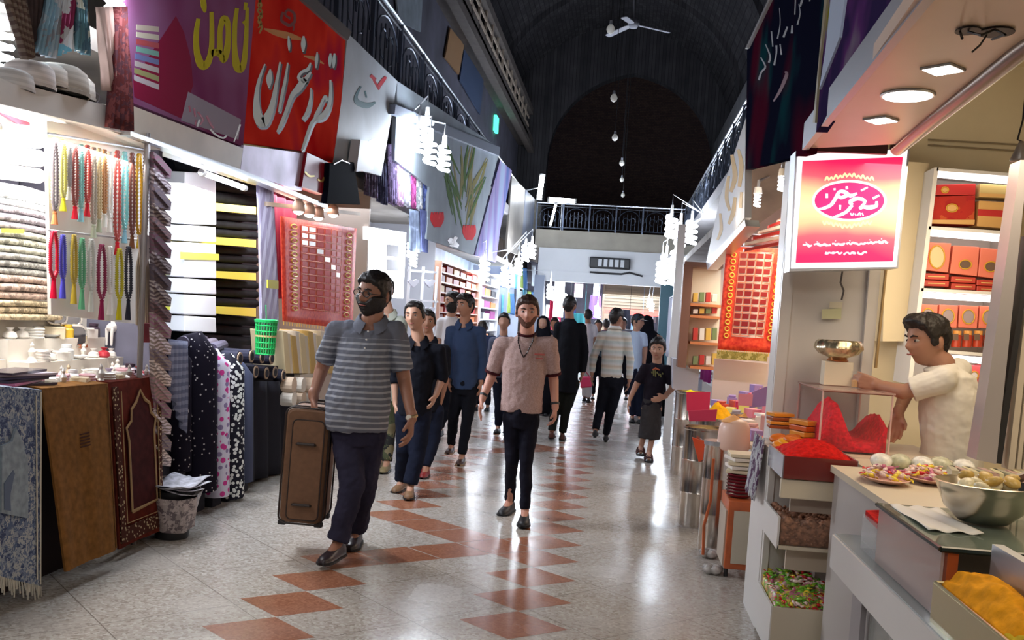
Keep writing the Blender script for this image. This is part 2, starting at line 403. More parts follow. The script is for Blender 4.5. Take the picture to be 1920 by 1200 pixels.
# the footbridge across the corridor
struct('trim_bridge', MB().box((-0.35, 30.6, 4.05), (4.9, 1.4, 0.56)), mat('bridge_concrete', (0.34, 0.31, 0.26), 0.7, var=0.12, scale=2))
mb = MB(); mb.box((-0.35, 29.86, 3.42), (4.6, 0.10, 0.7)).box((-0.35, 29.80, 3.10), (4.6, 0.04, 0.03)).box((-0.35, 29.9, 2.93), (4.6, 0.14, 0.34)).box((-0.35, 30.6, 2.83), (4.6, 1.3, 0.06))
struct('trim_bridge_panel', mb, mat('white_panel', (0.62, 0.63, 0.66), 0.5, var=0.05, scale=1))
railing('bridge_railing', 'dark iron railing with arched scroll panels crossing the footbridge', (-2.8, 29.95, 4.33), (2.1, 29.95, 4.33), 0.82, 6)
ac = thing('wall_unit', 'black vented unit fixed to the white beam under the footbridge', 'air conditioner', AY(1142, 510, 29.7))
a, b = AY(1106, 481, 29.6), AY(1181, 506, 29.6)
MB().box(((a.x + b.x) / 2, 29.7, (a.z + b.z) / 2), (b.x - a.x, 0.22, a.z - b.z)).build('casing', M_black, ac, bevel=0.04)
mb = MB()
for k in range(5): mb.box((a.x + 0.32 + k * 0.17, 29.57, (a.z + b.z) / 2), (0.11, 0.03, 0.22))
mb.build('vent_louvre', mat('pale_louvre', (0.5, 0.52, 0.55), 0.5), ac)
tag(MB().tube([AY(x, y, 29.68) for x, y in [(1106, 510), (1130, 512), (1165, 514), (1180, 511), (1205, 518)]], 0.03, 6).build('loose_cable', M_black), 'black cable sagging below the vented unit on the bridge beam', 'cable')
# posts carrying the bridge, shutters and the lit passage behind
struct('trim_pillar_right', MB().box((AY(1248, 600, 29.5).x, 29.6, 1.45), (0.42, 0.35, 2.9)), mat('teal_pillar', (0.03, 0.10, 0.13), 0.5))
struct('trim_pillar_left', MB().box((-2.55, 29.6, 1.45), (0.3, 0.35, 2.9)), mat('grey_blue_pillar', (0.25, 0.28, 0.36), 0.6))
mb = MB(); a = AY(1143, 530, 38)
mb.box((0.6, 38, 2.5), (2.6, 0.15, 0.8)).box((0.6, 38.05, 3.45), (2.6, 0.12, 1.15)).box((-0.72, 38, 2.0), (0.08, 0.2, 4.0)).box((1.92, 38, 2.0), (0.08, 0.2, 4.0))
for k in range(6): mb.box((0.6, 37.9, 2.2 + k * 0.12), (2.6, 0.03, 0.02))
tag(mb.build('roller_shutter', mat('beige_shutter', (0.33, 0.26, 0.18), 0.6)), 'beige half-lowered roller shutter seen under the footbridge', 'shutter')
tag(MB().box((0.6, 37.93, 2.02), (2.5, 0.1, 0.16)).build('neon_strip', glow('red_neon', (1, 0.05, 0.04), 6)), 'glowing red sign strip below the beige shutter', 'sign')
struct('ceiling_passage', MB().box((-0.35, 37.7, 4.06), (7.0, 12.6, 0.1)), mat('passage_ceiling', (0.2, 0.2, 0.24), 0.8))
struct('wall_passage', MB().box((-0.3, 44, 2.2), (8, 0.2, 4.4)), mat('passage_wall', (0.38, 0.42, 0.55), 0.7, var=0.5, scale=1.2))
for i, (x, y, w_, h_, c_) in enumerate([(1048, 560, .35, 1.3, (0.8, 0.9, 1)), (1085, 545, .3, .5, (0.9, 0.6, 0.8)), (1118, 555, .25, 1.5, (0.75, 0.85, 1)), (1030, 590, .3, .8, (0.7, 0.9, 1))]):
    p = AY(x, y, 34 + i * 2)
    lt = thing('shop_light', None, None, p); MB().box(p, (w_, 0.15, h_)).build('lit_panel', glow('far_glow%d' % i, c_, 4), lt); MB().cyl(p + V((0, 0, h_ / 2)), V((p.x, p.y, 4.02)), 0.012, n=6).build('rod', M_alu, lt)
    tag(lt, ['tall white glowing shop front left of the dark-coated man', 'small pinkish lit display under the footbridge', 'tall pale blue lit shop front in the middle of the passage', 'pale lit display low at the left end of the passage'][i], 'light')

rnd = random.Random(21)
for i, (nm, c_) in enumerate([('white', (.7, .72, .78)), ('crimson', (.45, .03, .08)), ('navy', (.03, .05, .15)), ('teal', (.05, .25, .28)), ('violet', (.25, .15, .35)), ('beige', (.5, .42, .32)), ('black', (.02, .02, .03)), ('sky blue', (.3, .45, .65)), ('grey', (.35, .36, .4)), ('plum', (.2, .03, .12)), ('cream', (.65, .6, .5)), ('slate', (.15, .18, .25))]):
    x = -3.1 + 0.52 * i + (0.1 if i > 5 else 0); Y_ = 36 + (i % 3) * 1.7; z1 = 2.6 - 0.25 * (i % 4); h_ = 0.9 + 0.3 * (i % 2)
    mb = MB(); mb.sheet(lambda u, v: V((x + (u - .5) * (0.42 + 0.12 * v), Y_ + 0.05 * math.sin(u * 14), z1 - h_ * v)), 10, 6, off=(0, 0.02, 0)); mb.tube([V((x - .2, Y_, z1)), V((x + .2, Y_, z1)), V((x + .2, Y_, 4.0))], 0.01, 4)
    tag(mb.build('hanging_garment', mat('passage_cloth_' + nm.replace(' ', '_'), c_, 0.8), smooth=0.8), '%s garment hanging %s in the passage beyond the footbridge' % (nm, ('at the left', 'in the middle', 'at the right')[i // 4]), 'garment', 'garments hanging in the passage beyond the footbridge')
# ---------------------------------------------------------------- ceiling fan and bulbs on long cords
fan = thing('ceiling_fan', 'ceiling fan with thin pale blades hanging from the dark vault', 'fan', AY(1188, 46, 21))
c = AY(1188, 46, 21); dark = mat('fan_metal', (0.30, 0.31, 0.36), 0.5)
MB().tube([c + V((0, 0, 0.05)), c + V((-0.03, 0, 0.5)), c + V((0, 0, 3.4))], 0.02, 6).build('down_rod', dark, fan)
MB().lathe([(0.03, 0.12), (0.11, 0.08), (0.13, 0), (0.08, -0.07), (0.02, -0.09)], c, 16).build('motor', dark, fan, smooth=True)
for a in (0.25, 2.35, 4.45):
    d = V((math.cos(a), math.sin(a), -0.12)); s = V((-math.sin(a), math.cos(a), 0.15)) * 0.07
    MB().loft([[c + d * r - s * k, c + d * r + s * k, c + d * r + s * k + V((0, 0, .012)), c + d * r - s * k + V((0, 0, .012))] for r, k in ((0.1, 0.5), (0.2, 0.9), (0.75, 1.0), (0.8, 0.7))]).build('blade', dark, fan)
def cord_bulb(x, y, Y, r, label):
    p = AY(x, y, Y); b = thing('hanging_bulb', label, 'light bulb', p, 'unlit bulbs hanging down the middle of the vault')
    MB().cyl(p + V((0, 0, r * 1.6)), V((p.x, p.y, 11.0)), 0.008, n=5).build('cord', M_black, b)
    MB().cyl(p + V((0, 0, r * 1.0)), p + V((0, 0, r * 2.0)), r * 0.45, r * 0.35).build('socket', dark, b)
    MB().lathe([(0.01, -r * 1.1), (r * .75, -r * .7), (r, 0), (r * .8, r * .6), (r * .42, r * 1.1)], p, 14).build('bulb', mat('faint_glow_bulb', (0.7, 0.7, 0.66), 0.3, emit=(0.8, 0.8, 0.75), es=0.12), b, smooth=True)  # faint emission put into the unlit bulbs to pick them out
for i, (x, y, Y, r) in enumerate([(1145, 55, 16, .07), (1151, 184, 19, .07), (1153, 258, 22, .07), (1166, 306, 25, .07), (1166, 337, 27, .06), (1168, 366, 28.5, .06)]):
    cord_bulb(x, y, Y, r, ['unlit bulb beside the tip of the ceiling fan blade', 'pale unlit bulb near the top of the dark arch, the largest there', 'second pale bulb down in the dark arch', 'third pale bulb down in the dark arch', 'fourth pale bulb down in the dark arch', 'lowest pale bulb just above the footbridge railing'][i])

# ---------------------------------------------------------------- lit lamp clusters (spiral bulbs on brackets)
def cfl_mesh(c, r, h):
    mb = MB(); n = 26
    mb.tube([c + V((r * 0.75 * math.cos(k * 0.9), r * 0.75 * math.sin(k * 0.9), -h / 2 + h * k / n)) for k in range(n + 1)], r * 0.28, 6)
    return mb
def lamp_cluster(label, spots, wall, s, power, col=COOL, group=None, name='bracket_lamp', pw=None):
    c0 = sum(spots, V((0, 0, 0))) / len(spots)
    root = thing(name, label, 'lamp', c0, group)
    for p in spots:
        b = cfl_mesh(p, 0.06 * pw if pw else 0.06, 0.2 * (pw or 1)).build('bulb', glow('bulb_glow_%d' % int(s), (0.86, 0.93, 1.0), s), root, smooth=True)
        MB().cyl(p + V((0, 0, 0.1 * (pw or 1))), p + V((0, 0, 0.2 * (pw or 1))), 0.035, 0.028).build('socket', M_white, root)
        MB().tube([p + V((0, 0, 0.2 * (pw or 1))), p + V((0, 0, 0.3 * (pw or 1))), V(wall)], 0.012, 6).build('arm', M_alu, root)
    light('POINT', c0 + V((0.18 if c0.x < 0 else -0.18, -0.15, -0.15)), power, col, 0.22)
    return root
def spots(pts, Y): return [AY(x, y, Y + i * 0.1) for i, (x, y) in enumerate(pts)]
lamp_cluster('brightest white bulb cluster on a white bracket in front of the tulip sign', spots([(785, 262), (806, 285), (832, 298), (800, 245)], 12.2), (-2.96, 12.6, 4.1), 25, 120, pw=1.5)  # bulbs made oversized to stand in for the lamp's glare
lamp_cluster('white bulb hanging at the top left corner above the souvenir canopy', spots([(216, -5)], 5.2), (-2.85, 5.4, 3.35), 40, 30)
lamp_cluster('white bulb at the left edge over the canopy with the caps', spots([(4, 92)], 4.6), (-3.0, 4.7, 3.1), 30, 14)
lamp_cluster('white lamp pair under the left balcony far down the corridor', spots([(985, 475), (997, 470)], 24), (-3.12, 24, 2.9), 60, 240, pw=1.8)
lamp_cluster('upper pair of large white bulbs beside the right end of the footbridge', spots([(1258, 425), (1296, 436), (1275, 440)], 22), (1.7, 22, 4.1), 25, 420, pw=2.4)
lamp_cluster('lower cluster of large white bulbs below the right end of the footbridge', spots([(1248, 500), (1266, 492), (1262, 515), (1240, 512)], 22.5), (1.7, 22.5, 4.1), 25, 380, pw=2.4)
lamp_cluster('small white lamp above the lilac scarves', spots([(770, 470), (775, 486)], 13.5), (-3.12, 13.6, 2.9), 30, 50)
lamp_cluster('bluish lamp in the shop left of the man in the beige shirt', spots([(948, 520)], 21), (-3.12, 21, 2.9), 60, 90, pw=2.0)
lamp_cluster('small lamp under the bridge above the black-cloaked figure', spots([(1217, 568), (1222, 575)], 31), (1.2, 31.6, 4.02), 30, 60, pw=1.4)
for i_, (x_, y_, Y_, lb_) in enumerate([(1032, 548, 27, 'white lamp above the head of the beige man, under the bridge left'), (1056, 560, 31, 'white lamp left of the dark-coated man in the passage'), (908, 506, 19.5, 'lamp at the top of the narrow white shelf'), (1068, 592, 33, 'low white lamp beside the dark-coated man'), (972, 500, 26, 'lamp in the blue-lit shops under the lilac sign'), (1120, 585, 33, 'white lamp between the dark coat and the pale jacket')]):
    lamp_cluster(lb_, spots([(x_, y_)], Y_), ((AY(x_, y_, Y_).x, Y_ + .2, 4.02) if Y_ > 30 else (-3.12, Y_ + .2, 2.9)), 25, 25, pw=2.0)
def tube_lamp(label, a, b, r, s, arm=None):
    a, b = V(a), V(b); root = thing('tube_lamp', label, 'lamp', (a + b) / 2)
    MB().cyl(a, b, r, n=10).build('tube', glow('tube_glow_%d' % s, (0.9, 0.95, 1.0), s), root, smooth=True)
    if arm: MB().tube([(a + b) / 2, V(arm)], 0.015, 6).build('arm', M_alu, root)
    d = (b - a).normalized(); MB().cyl(a - d * 0.05, a, r * 1.2).build('end_cap', M_white, root); MB().cyl(b, b + d * 0.05, r * 1.2).build('end_cap', M_white, root)
tube_lamp('slanted fluorescent tube on the left gallery above the far railing', AY(1017, 330, 27.5), AY(1011, 372, 27.5), 0.07, 14, (-3.03, 27.5, 5.15))
tube_lamp('level fluorescent tube at the left end of the footbridge railing', AY(1030, 375, 30.9), AY(1078, 378, 30.9), 0.09, 14, (AY(1054, 378, 30.9).x, 30.9, 4.32))
tube_lamp('upright thin tube hanging in front of the left end of the footbridge', AY(1042, 384, 29.6), AY(1032, 422, 29.6), 0.035, 14, (AY(1037, 400, 29.6).x, 29.95, 4.9))
light('POINT', (-2.3, 27, 5.0), 60, COOL, 0.2)
# green exit box on the left gallery
g = MB().box(AX(930, 233, -3.84), (0.08, 0.5, 0.42)); ex = g.build('exit_sign', glow('exit_green', (0.05, 0.9, 0.45), 3)); tag(ex, 'small glowing green exit box high on the left gallery', 'sign')
# ================================================================= shop signs on the left
XS = -2.9
ORD = ['first', 'second', 'third', 'fourth', 'fifth', 'sixth', 'seventh', 'eighth', 'ninth', 'tenth', 'eleventh', 'twelfth', 'thirteenth', 'fourteenth', 'fifteenth', 'sixteenth', 'seventeenth', 'eighteenth', 'nineteenth', 'twentieth']
TH = -0.06
def px(pts): return P(pts, 'X', XS)
# purple sign with a yellow word
M_purple = NT('purple_sign', 0.55); n = M_purple.n('TexNoise', {'Vector': M_purple.obj(), 'Scale': 1.2}); M_purple = M_purple.out(M_purple.ramp(n.outputs['Fac'], [(0.35, (0.20, 0.035, 0.12)), (0.6, (0.30, 0.13, 0.27))]))
sg = thing('shop_sign', 'purple shop sign with a big yellow handwritten word and coloured cloth printed at its left', 'sign', AX(350, 150, XS))
slab('board', [(247, 180), (215, -60), (485, -60), (474, 60), (456, 275), (247, 192)], 'X', XS, -0.05, M_purple, sg)
slab('maroon_swirl', [(252, 182), (250, 150), (330, 30), (345, 60), (358, 110), (362, 160), (352, 190), (340, 222)], 'X', XS + 0.001, -0.001, mat('maroon_print', (0.25, 0.01, 0.05), 0.9), sg)
slab('text_plate', [(353, 172), (452, 224), (447, 262), (340, 226)], 'X', XS + 0.002, -0.002, mat('lilac_plate', (0.36, 0.33, 0.42), 0.9), sg)
M_yel = mat('yellow_letter', (0.55, 0.48, 0.02), 0.9)
def words_on(name, strokes, x0, y0, sc, c, m, parent, plane='X', th=-0.012, label=None):
    mb = MB()
    if plane == 'X': th = -0.0025 if c < 0 else 0.0015; c = XS + (c - XS) * 0.3 if abs(c - XS) < 0.05 else c
    for st in strokes: cropstroke(mb, st, x0, y0, sc, plane, c, th)
    o = mb.build(name, m, parent)
    if label: o['label'] = label
    return o
yw = [[(225, 150, 30), (208, 260, 40), (210, 400, 46), (240, 510, 62), (275, 530, 60), (310, 480, 50), (330, 380, 40), (333, 240, 36), (330, 95, 30)],
      [(325, 430, 52), (360, 420, 56), (395, 400, 46), (398, 250, 40), (425, 150, 46), (455, 170, 44), (465, 280, 40), (450, 420, 50), (425, 490, 40), (400, 430, 50), (370, 430, 56)],
      [(535, 65, 30), (518, 200, 36), (515, 380, 40), (530, 520, 60), (560, 560, 56), (590, 500, 46), (605, 350, 36), (612, 200, 30), (618, 60, 22)],
      [(262, -20, 40), (268, 50, 44), (278, 100, 16)], [(598, 80, 20), (608, 20, 30)], [(585, 170, 24), (605, 200, 24)]]
words_on('letters', yw, 320, 0, 0.2333, XS + 0.01, M_yel, sg)
words_on('small_letters', [[(150, 850, 12), (160, 900, 10)], [(190, 870, 14), (200, 940, 12)], [(220, 900, 14), (260, 960, 14), (240, 1000, 10)], [(290, 930, 14), (330, 1010, 16), (350, 1030, 10)], [(210, 960, 10), (200, 1010, 10)]], 320, 0, 0.2333, XS + 0.014, mat('red_letter', (0.35, 0.02, 0.08), 0.5), sg)
words_on('pale_letters', [[(235, 960, 14), (215, 1020, 12)], [(320, 1040, 12), (360, 1080, 14), (420, 1110, 14), (450, 1090, 12)], [(560, 1000, 14), (540, 1060, 12), (510, 1140, 8)]], 320, 0, 0.2333, XS + 0.014, mat('white_letter', (0.8, 0.82, 0.85), 0.4), sg)
cols = [(0.5, 0.42, 0.35), (0.55, 0.5, 0.4), (0.4, 0.05, 0.06), (0.15, 0.35, 0.3), (0.12, 0.15, 0.35), (0.45, 0.4, 0.4), (0.3, 0.3, 0.1), (0.5, 0.45, 0.5)]
for i in range(8):
    y = 46 + i * 13.5; dx = 6 * i if i > 3 else 0
    slab('printed_cloth', [(256 - dx * 0.1, y), (298, y + 4 + i * 2), (298, y + 14 + i * 2), (256 - dx * 0.1, y + 10)], 'X', XS + 0.002, -0.002, mat('printed_cloth_%d' % i, cols[i], 0.5), sg)
# red saffron sign
t = NT('red_sign', 0.5); x = t.xyz(t.obj()); n = t.n('TexNoise', {'Vector': t.obj(), 'Scale': 1.3})
M_redsign = t.out(t.ramp(n.outputs['Fac'], [(0.3, (0.50, 0.006, 0.012)), (0.55, (0.75, 0.05, 0.03)), (0.75, (0.45, 0.015, 0.06))]))
sg = thing('shop_sign', 'big red shop sign with large white flowing script and gold light streaks', 'sign', AX(550, 180, XS))
slab('board', [(483, -40), (545, -40), (648, 75), (640, 190), (624, 306), (573, 284), (456, 268), (470, 100)], 'X', XS, -0.05, M_redsign, sg)
M_wl = mat('white_letter2', (0.72, 0.85, 0.86), 0.8); M_shadow = mat('painted_letter_shadow', (0.03, 0.01, 0.02), 0.5)
rw = [[(148, 480, 8), (105, 600, 22), (85, 720, 34), (90, 850, 60), (125, 920, 78), (165, 880, 62), (205, 780, 40), (235, 620, 24), (262, 465, 12)],
      [(320, 470, 10), (300, 600, 20), (275, 720, 22), (252, 840, 14)],
      [(490, 470, 10), (470, 520, 26), (425, 540, 22), (400, 580, 22), (430, 610, 30), (470, 570, 26), (492, 540, 12)],
      [(450, 590, 46), (400, 660, 50), (350, 720, 34), (310, 830, 26), (270, 930, 26), (238, 990, 10)],
      [(492, 660, 10), (490, 740, 18), (465, 840, 26), (430, 895, 18)],
      [(638, 600, 14), (640, 700, 22), (625, 800, 30), (580, 870, 44), (530, 880, 34), (560, 800, 20), (600, 720, 20), (612, 760, 18)],
      [(540, 870, 24), (495, 930, 24), (455, 1040, 20), (425, 1130, 14)],
      [(188, 520, 10), (180, 590, 44), (180, 660, 10)], [(438, 270, 12), (435, 330, 34), (435, 390, 10)], [(325, 270, 8), (328, 330, 20), (330, 380, 8)],
      [(540, 390, 8), (535, 450, 24), (530, 510, 10)], [(640, 400, 12), (636, 450, 26), (635, 500, 10)], [(670, 400, 12), (664, 460, 26), (662, 510, 10)]]
words_on('letter_shadow', [[(a + 8, b + 14, c_ + 8) for a, b, c_ in s] for s in rw], 460, 0, 0.25, XS + 0.004, M_shadow, sg, th=-0.004)  # dark offset copy stands in for the shadow of the letters
words_on('letters', rw, 460, 0, 0.25, XS + 0.012, M_wl, sg)
words_on('gold_streak', [[(140, 215, 10), (230, 245, 44), (330, 270, 50), (430, 295, 14)], [(440, 420, 10), (520, 440, 30), (590, 480, 6)]], 460, 0, 0.25, XS + 0.003, mat('gold_print', (0.7, 0.30, 0.07), 0.4), sg, th=-0.003)
words_on('emblem', [[(285, 90, 20), (270, 150, 20), (330, 190, 26), (370, 160, 22), (365, 100, 20), (320, 75, 18), (300, 110, 16), (340, 140, 18)], [(365, 190, 14), (360, 230, 10)]], 460, 0, 0.25, XS + 0.006, mat('brown_emblem', (0.25, 0.05, 0.04), 0.4), sg, th=-0.006)
words_on('gold_cord', [[(95, -20, 16), (120, 40, 16), (95, 80, 14), (125, 120, 16), (98, 160, 14), (125, 200, 16), (105, 250, 12)], [(125, -20, 12), (98, 40, 12), (128, 90, 12), (98, 130, 12), (120, 170, 12), (98, 210, 10)]], 460, 0, 0.25, XS + 0.006, M_gold, sg, th=-0.006)
# marble fascia and mirror-bright strips under the signs
M_fascia = mat('cream_marble', (0.62, 0.54, 0.45), 0.35, var=0.12, scale=3)
tag(slab('fascia_board', [(245, 197), (456, 278), (450, 320), (245, 248)], 'X', XS + 0.02, -0.3, M_fascia), 'cream marble fascia board under the purple sign', 'fascia')
M_mirror = mat('mirror_painted_lilac', (0.62, 0.55, 0.70), 0.3, 0.5, var=0.3, scale=2.5)  # lilac base colour stands in for purple-white reflections on the metal
tag(slab('fascia_board', [(457, 272), (574, 288), (566, 358), (520, 344), (451, 320)], 'X', XS + 0.02, -0.3, M_mirror), 'mirror-bright metal fascia board under the red sign', 'fascia')
tag(slab('metal_edge', [(245, 246), (450, 317), (615, 384), (614, 392), (449, 326), (245, 254)], 'X', XS + 0.06, -0.1, M_alu), 'thin bright metal edge along the bottom of the left fascia', 'edging')
sg = thing('shop_sign', 'small dark red sign with gold script right of the bright metal fascia', 'sign', AX(595, 320, XS))
slab('board', [(576, 286), (624, 308), (612, 366), (566, 350)], 'X', XS + 0.05, -0.1, mat('deep_red', (0.30, 0.008, 0.02), 0.3), sg)
words_on('letters', [[(572, 322, 3), (580, 330, 4), (590, 330, 3)], [(596, 336, 3), (604, 340, 4), (608, 332, 3)]], 0, 0, 1, XS + 0.056, M_gold, sg)
tag(slab('sign_beam', [(560, -6), (652, 76), (660, 60), (585, -10)], 'X', XS + 0.03, -0.12, mat('dark_moulding', (0.10, 0.08, 0.07), 0.5)), 'dark moulding slanting over the top of the red sign', 'moulding')
# white sign
sg = thing('shop_sign', 'white shop sign with red and blue script between the red sign and the bulb cluster', 'sign', AX(680, 200, XS))
slab('board', [(652, 62), (745, 152), (715, 330), (625, 306), (640, 190)], 'X', XS, -0.05, mat('white_sign', (0.45, 0.50, 0.55), 0.6, var=0.12, scale=2), sg)
words_on('letters', [[(850, 470, 20), (880, 500, 20)], [(900, 540, 26), (930, 500, 24), (945, 480, 16)], [(870, 500, 14), (905, 560, 14)]], 440, 0, 0.3, XS + 0.01, mat('red_letter2', (0.6, 0.03, 0.05), 0.5), sg)
words_on('blue_letters', [[(790, 540, 10), (760, 600, 20), (770, 640, 34), (830, 660, 34), (880, 640, 10)], [(815, 570, 12), (825, 610, 8)], [(820, 900, 12), (870, 880, 30), (900, 860, 8)]], 440, 0, 0.3, XS + 0.01, mat('teal_letter', (0.02, 0.12, 0.15), 0.5), sg)
words_on('badge', [[(785, 1000, 12), (800, 1060, 26), (815, 1010, 22), (790, 990, 18)]], 440, 0, 0.3, XS + 0.01, MATS['red_letter2'], sg)
tag(slab('small_box_sign', [(676, 262), (707, 268), (700, 318), (668, 322)], 'X', XS + 0.12, -0.1, mat('white_box', (0.6, 0.6, 0.62), 0.5)), 'small white box sign below the white shop sign', 'sign')
# sign with tulips and leaves, then the lilac one beyond
sg = thing('shop_sign', 'long pale sign printed with green stalks and red tulips behind the bulb cluster', 'sign', AX(870, 350, XS))
slab('board', [(745, 152), (938, 278), (888, 478), (800, 448), (805, 350), (740, 300)], 'X', XS, -0.05, mat('grey_sign', (0.30, 0.34, 0.38), 0.8, var=0.2, scale=1), sg)
random.seed(3)
mb = MB(); mb2 = MB()
for i in range(26):
    x0 = random.uniform(830, 915); y0 = random.uniform(262, 340); x1 = 868 + (x0 - 868) * 0.3 + random.uniform(-10, 8); y1 = min(440, y0 + random.uniform(50, 110))
    stroke_mesh(mb if i % 2 else mb2, [(x0, y0, 1), ((x0 + x1) / 2 + random.uniform(-4, 4), (y0 + y1) / 2, 4.5), (x1, y1, 1)], 'X', XS + 0.002 + i * 0.0002, -0.002)
mb.build('stalks', mat('leaf_print', (0.07, 0.14, 0.03), 0.9), sg); mb2.build('pale_stalks', mat('stem_print', (0.25, 0.22, 0.08), 0.9), sg)
for cx, cy in ((820, 412), (880, 436)):
    mb = MB()
    for k in range(5): stroke_mesh(mb, [(cx - 10 + k * 5, cy - 14, 3), (cx - 9 + k * 4.5, cy, 7), (cx - 4 + k * 2, cy + 14, 3)], 'X', XS + 0.006 + 0.0004 * k, -0.003)
    mb.build('red_tulip', mat('tulip_print', (0.75, 0.01, 0.02), 0.9), sg)
words_on('dark_pattern', [[(842, 448, 8), (850, 456, 12), (860, 462, 6)], [(845, 462, 6), (856, 444, 7)]], 0, 0, 1, XS + 0.018, mat('dark_print', (0.15, 0.03, 0.03), 0.5), sg)
tag(slab('metal_edge', [(742, 196), (938, 276), (936, 292), (740, 214)], 'X', XS + 0.08, -0.08, mat('edge_alu', (0.30, 0.33, 0.40), 0.4, 0.6)), 'wide pale metal edge along the top of the tulip sign', 'edging')
t = NT('lilac_sign', 0.3); n = t.n('TexNoise', {'Vector': t.obj((1, 1.5, 0.3)), 'Scale': 1.0}); t.out(t.ramp(n.outputs['Fac'], [(0.35, (0.12, 0.16, 0.35)), (0.5, (0.30, 0.24, 0.42)), (0.65, (0.30, 0.36, 0.5))]))
tag(slab('shop_sign', [(938, 300), (960, 320), (938, 430), (930, 492), (890, 478)], 'X', XS, -0.05, MATS['lilac_sign']), 'blue and lilac shop sign just beyond the tulip sign', 'sign')
for i, (a_, b_) in enumerate(((960, 985), (986, 1003), (1004, 1016))):
    tag(slab('shop_sign', [(a_, 330 + (a_ - 960) * 1.0), (b_, 330 + (b_ - 960) * 1.0), (b_ - 8, 470 + (b_ - 960) * 0.4), (a_ - 10, 470 + (a_ - 960) * 0.4)], 'X', XS, -0.05, mat('far_sign_%d' % i, [(0.20, 0.18, 0.16), (0.13, 0.16, 0.24), (0.25, 0.24, 0.22)][i], 0.4, var=0.3, scale=1.5)), ['grey-brown sign board past the lilac sign', 'dark blue sign board, second past the lilac sign', 'pale sign board at the far end of the left row'][i], 'sign')
# clothes and boards on the balcony behind the rail
tag(slab('placard', [(842, 52), (868, 84), (858, 140), (832, 108)], 'X', -3.85, 0.03, mat('orange_placard', (0.35, 0.20, 0.10), 0.6)), 'tan placard with a green top edge standing on the left gallery', 'placard')
tag(slab('banner', [(868, 92), (905, 150), (898, 215), (860, 150)], 'X', -3.85, 0.03, mat('navy_banner', (0.05, 0.08, 0.16), 0.6)), 'navy banner hanging right of the tan placard on the gallery', 'banner')
tag(slab('banner', [(740, -10), (790, -10), (786, 60), (745, 40)], 'X', -3.85, 0.03, mat('grey_banner', (0.30, 0.36, 0.42), 0.6, var=0.2, scale=4)), 'pale grey banner at the top of the left gallery', 'banner')

# ================================================================= stall 1: souvenirs and prayer rugs
M_tabl = mat('dark_cloth', (0.03, 0.02, 0.02), 0.9)
tb = thing('display_table', 'long souvenir table with a dark cloth front and white top along the left', 'table', (-3.3, 4.9, 0))
MB().box((-3.38, 4.95, 0.98), (0.95, 1.9, 0.05)).build('table_top', mat('white_cloth', (0.78, 0.74, 0.68), 0.8), tb)
MB().box((-3.40, 4.95, 0.48), (0.85, 1.8, 0.96)).build('table_base', M_tabl, tb)
mb = MB()
for k in range(4): mb.box((-3.52 - 0.065 * k, 5.42, 1.005 + 0.06 + 0.12 * k), (0.66 - 0.13 * k, 1.0, 0.12))
mb.build('stepped_riser', MATS['white_cloth'], tb)
MB().box((-3.58, 4.45, 1.07), (0.52, 0.92, 0.13)).build('stack_riser', MATS['white_cloth'], tb)
struct('wall_stall', MB().box((-3.98, 4.95, 1.6), (0.06, 1.95, 2.7)).box((-3.5, 6.0, 1.3), (0.95, 0.05, 2.5)), mat('stall_wall', (0.16, 0.16, 0.22), 0.8, var=0.2, scale=3))
def rug(name, label, corners, m, border=None, wave=0.006, fringe=None):
    """corners TL,TR,BR,BL in pixels with X; hangs over the table edge"""
    tl, tr, br, bl = [AX(x, y, X) for x, y, X in corners]
    mb = MB()
    def fn(u, v):
        p = (tl.lerp(tr, u)).lerp(bl.lerp(br, u), v); p = p.copy(); p.x += wave * math.sin(u * 9 + 1) * v + 0.003 * math.sin(u * 23) * v; return p
    mb.sheet(fn, 24, 24, off=(-0.012, 0, 0))
    # top flap lying on the table
    mb.prism([tl, tr, tr + V((-0.12, 0, 0.01)), tl + V((-0.12, 0, 0.01))], (0, 0, 0.01))
    return mb, fn
def rug_coords(t, tl, tr, bl):
    pass
class RugMat(NT): pass
def rug_thing(name, label, corners, build_m, parts=()):
    mb, fn = rug(name, label, corners, None); a, b = mb.bounds()
    base = V(((a.x + b.x) / 2, (a.y + b.y) / 2, a.z)); root = thing(name, label, 'rug', base)
    W = (fn(1, 0.5) - fn(0, 0.5)).length; H = (fn(0.5, 1) - fn(0.5, 0)).length
    mb.build('pile', build_m, root, smooth=0.6)
    def line(pts, w_, m, nm, dz=0.004):
        q = [(fn(u, v) + V((dz, 0, 0)), 0) for u, v in pts]; m_ = MB()
        m_.tube([p for p, _ in q], w_, 5, flat=0.35, up=(1, 0, 0)); m_.build(nm, m, root)
    return root, fn, line
# blue prayer rug
M_blue = ikat_mat('blue_rug', [(0.06, 0.08, 0.16), (0.30, 0.34, 0.40), (0.10, 0.14, 0.24), (0.40, 0.42, 0.44), (0.16, 0.20, 0.30)], 34)
root, fn, line = rug_thing('prayer_rug', 'blue and grey patterned prayer rug with fringe at the far left', [(-10, 728, -2.80), (78, 735, -2.80), (78, 1100, -2.78), (-10, 1078, -2.78)], M_blue)
arch_uv = [(0.05, 0.66), (0.08, 0.3), (0.30, 0.27), (0.38, 0.2), (0.5, 0.25), (0.62, 0.38), (0.62, 0.66), (0.05, 0.66)]
M_bluep = mat('pale_blue_pile', (0.26, 0.31, 0.36), 0.9, var=0.2, scale=30)
mb = MB(); mb.prism([fn(u, v) + V((0.016, 0, 0)) for u, v in arch_uv[:-1]], (-0.012, 0, 0)); mb.build('niche', M_bluep, root)
line([(0.86, 0.02), (0.86, 0.97)], 0.006, mat('cream_yarn', (0.55, 0.52, 0.45), 0.9), 'border_line'); line([(0.97, 0.0), (0.97, 0.99)], 0.006, MATS['cream_yarn'], 'border_line')
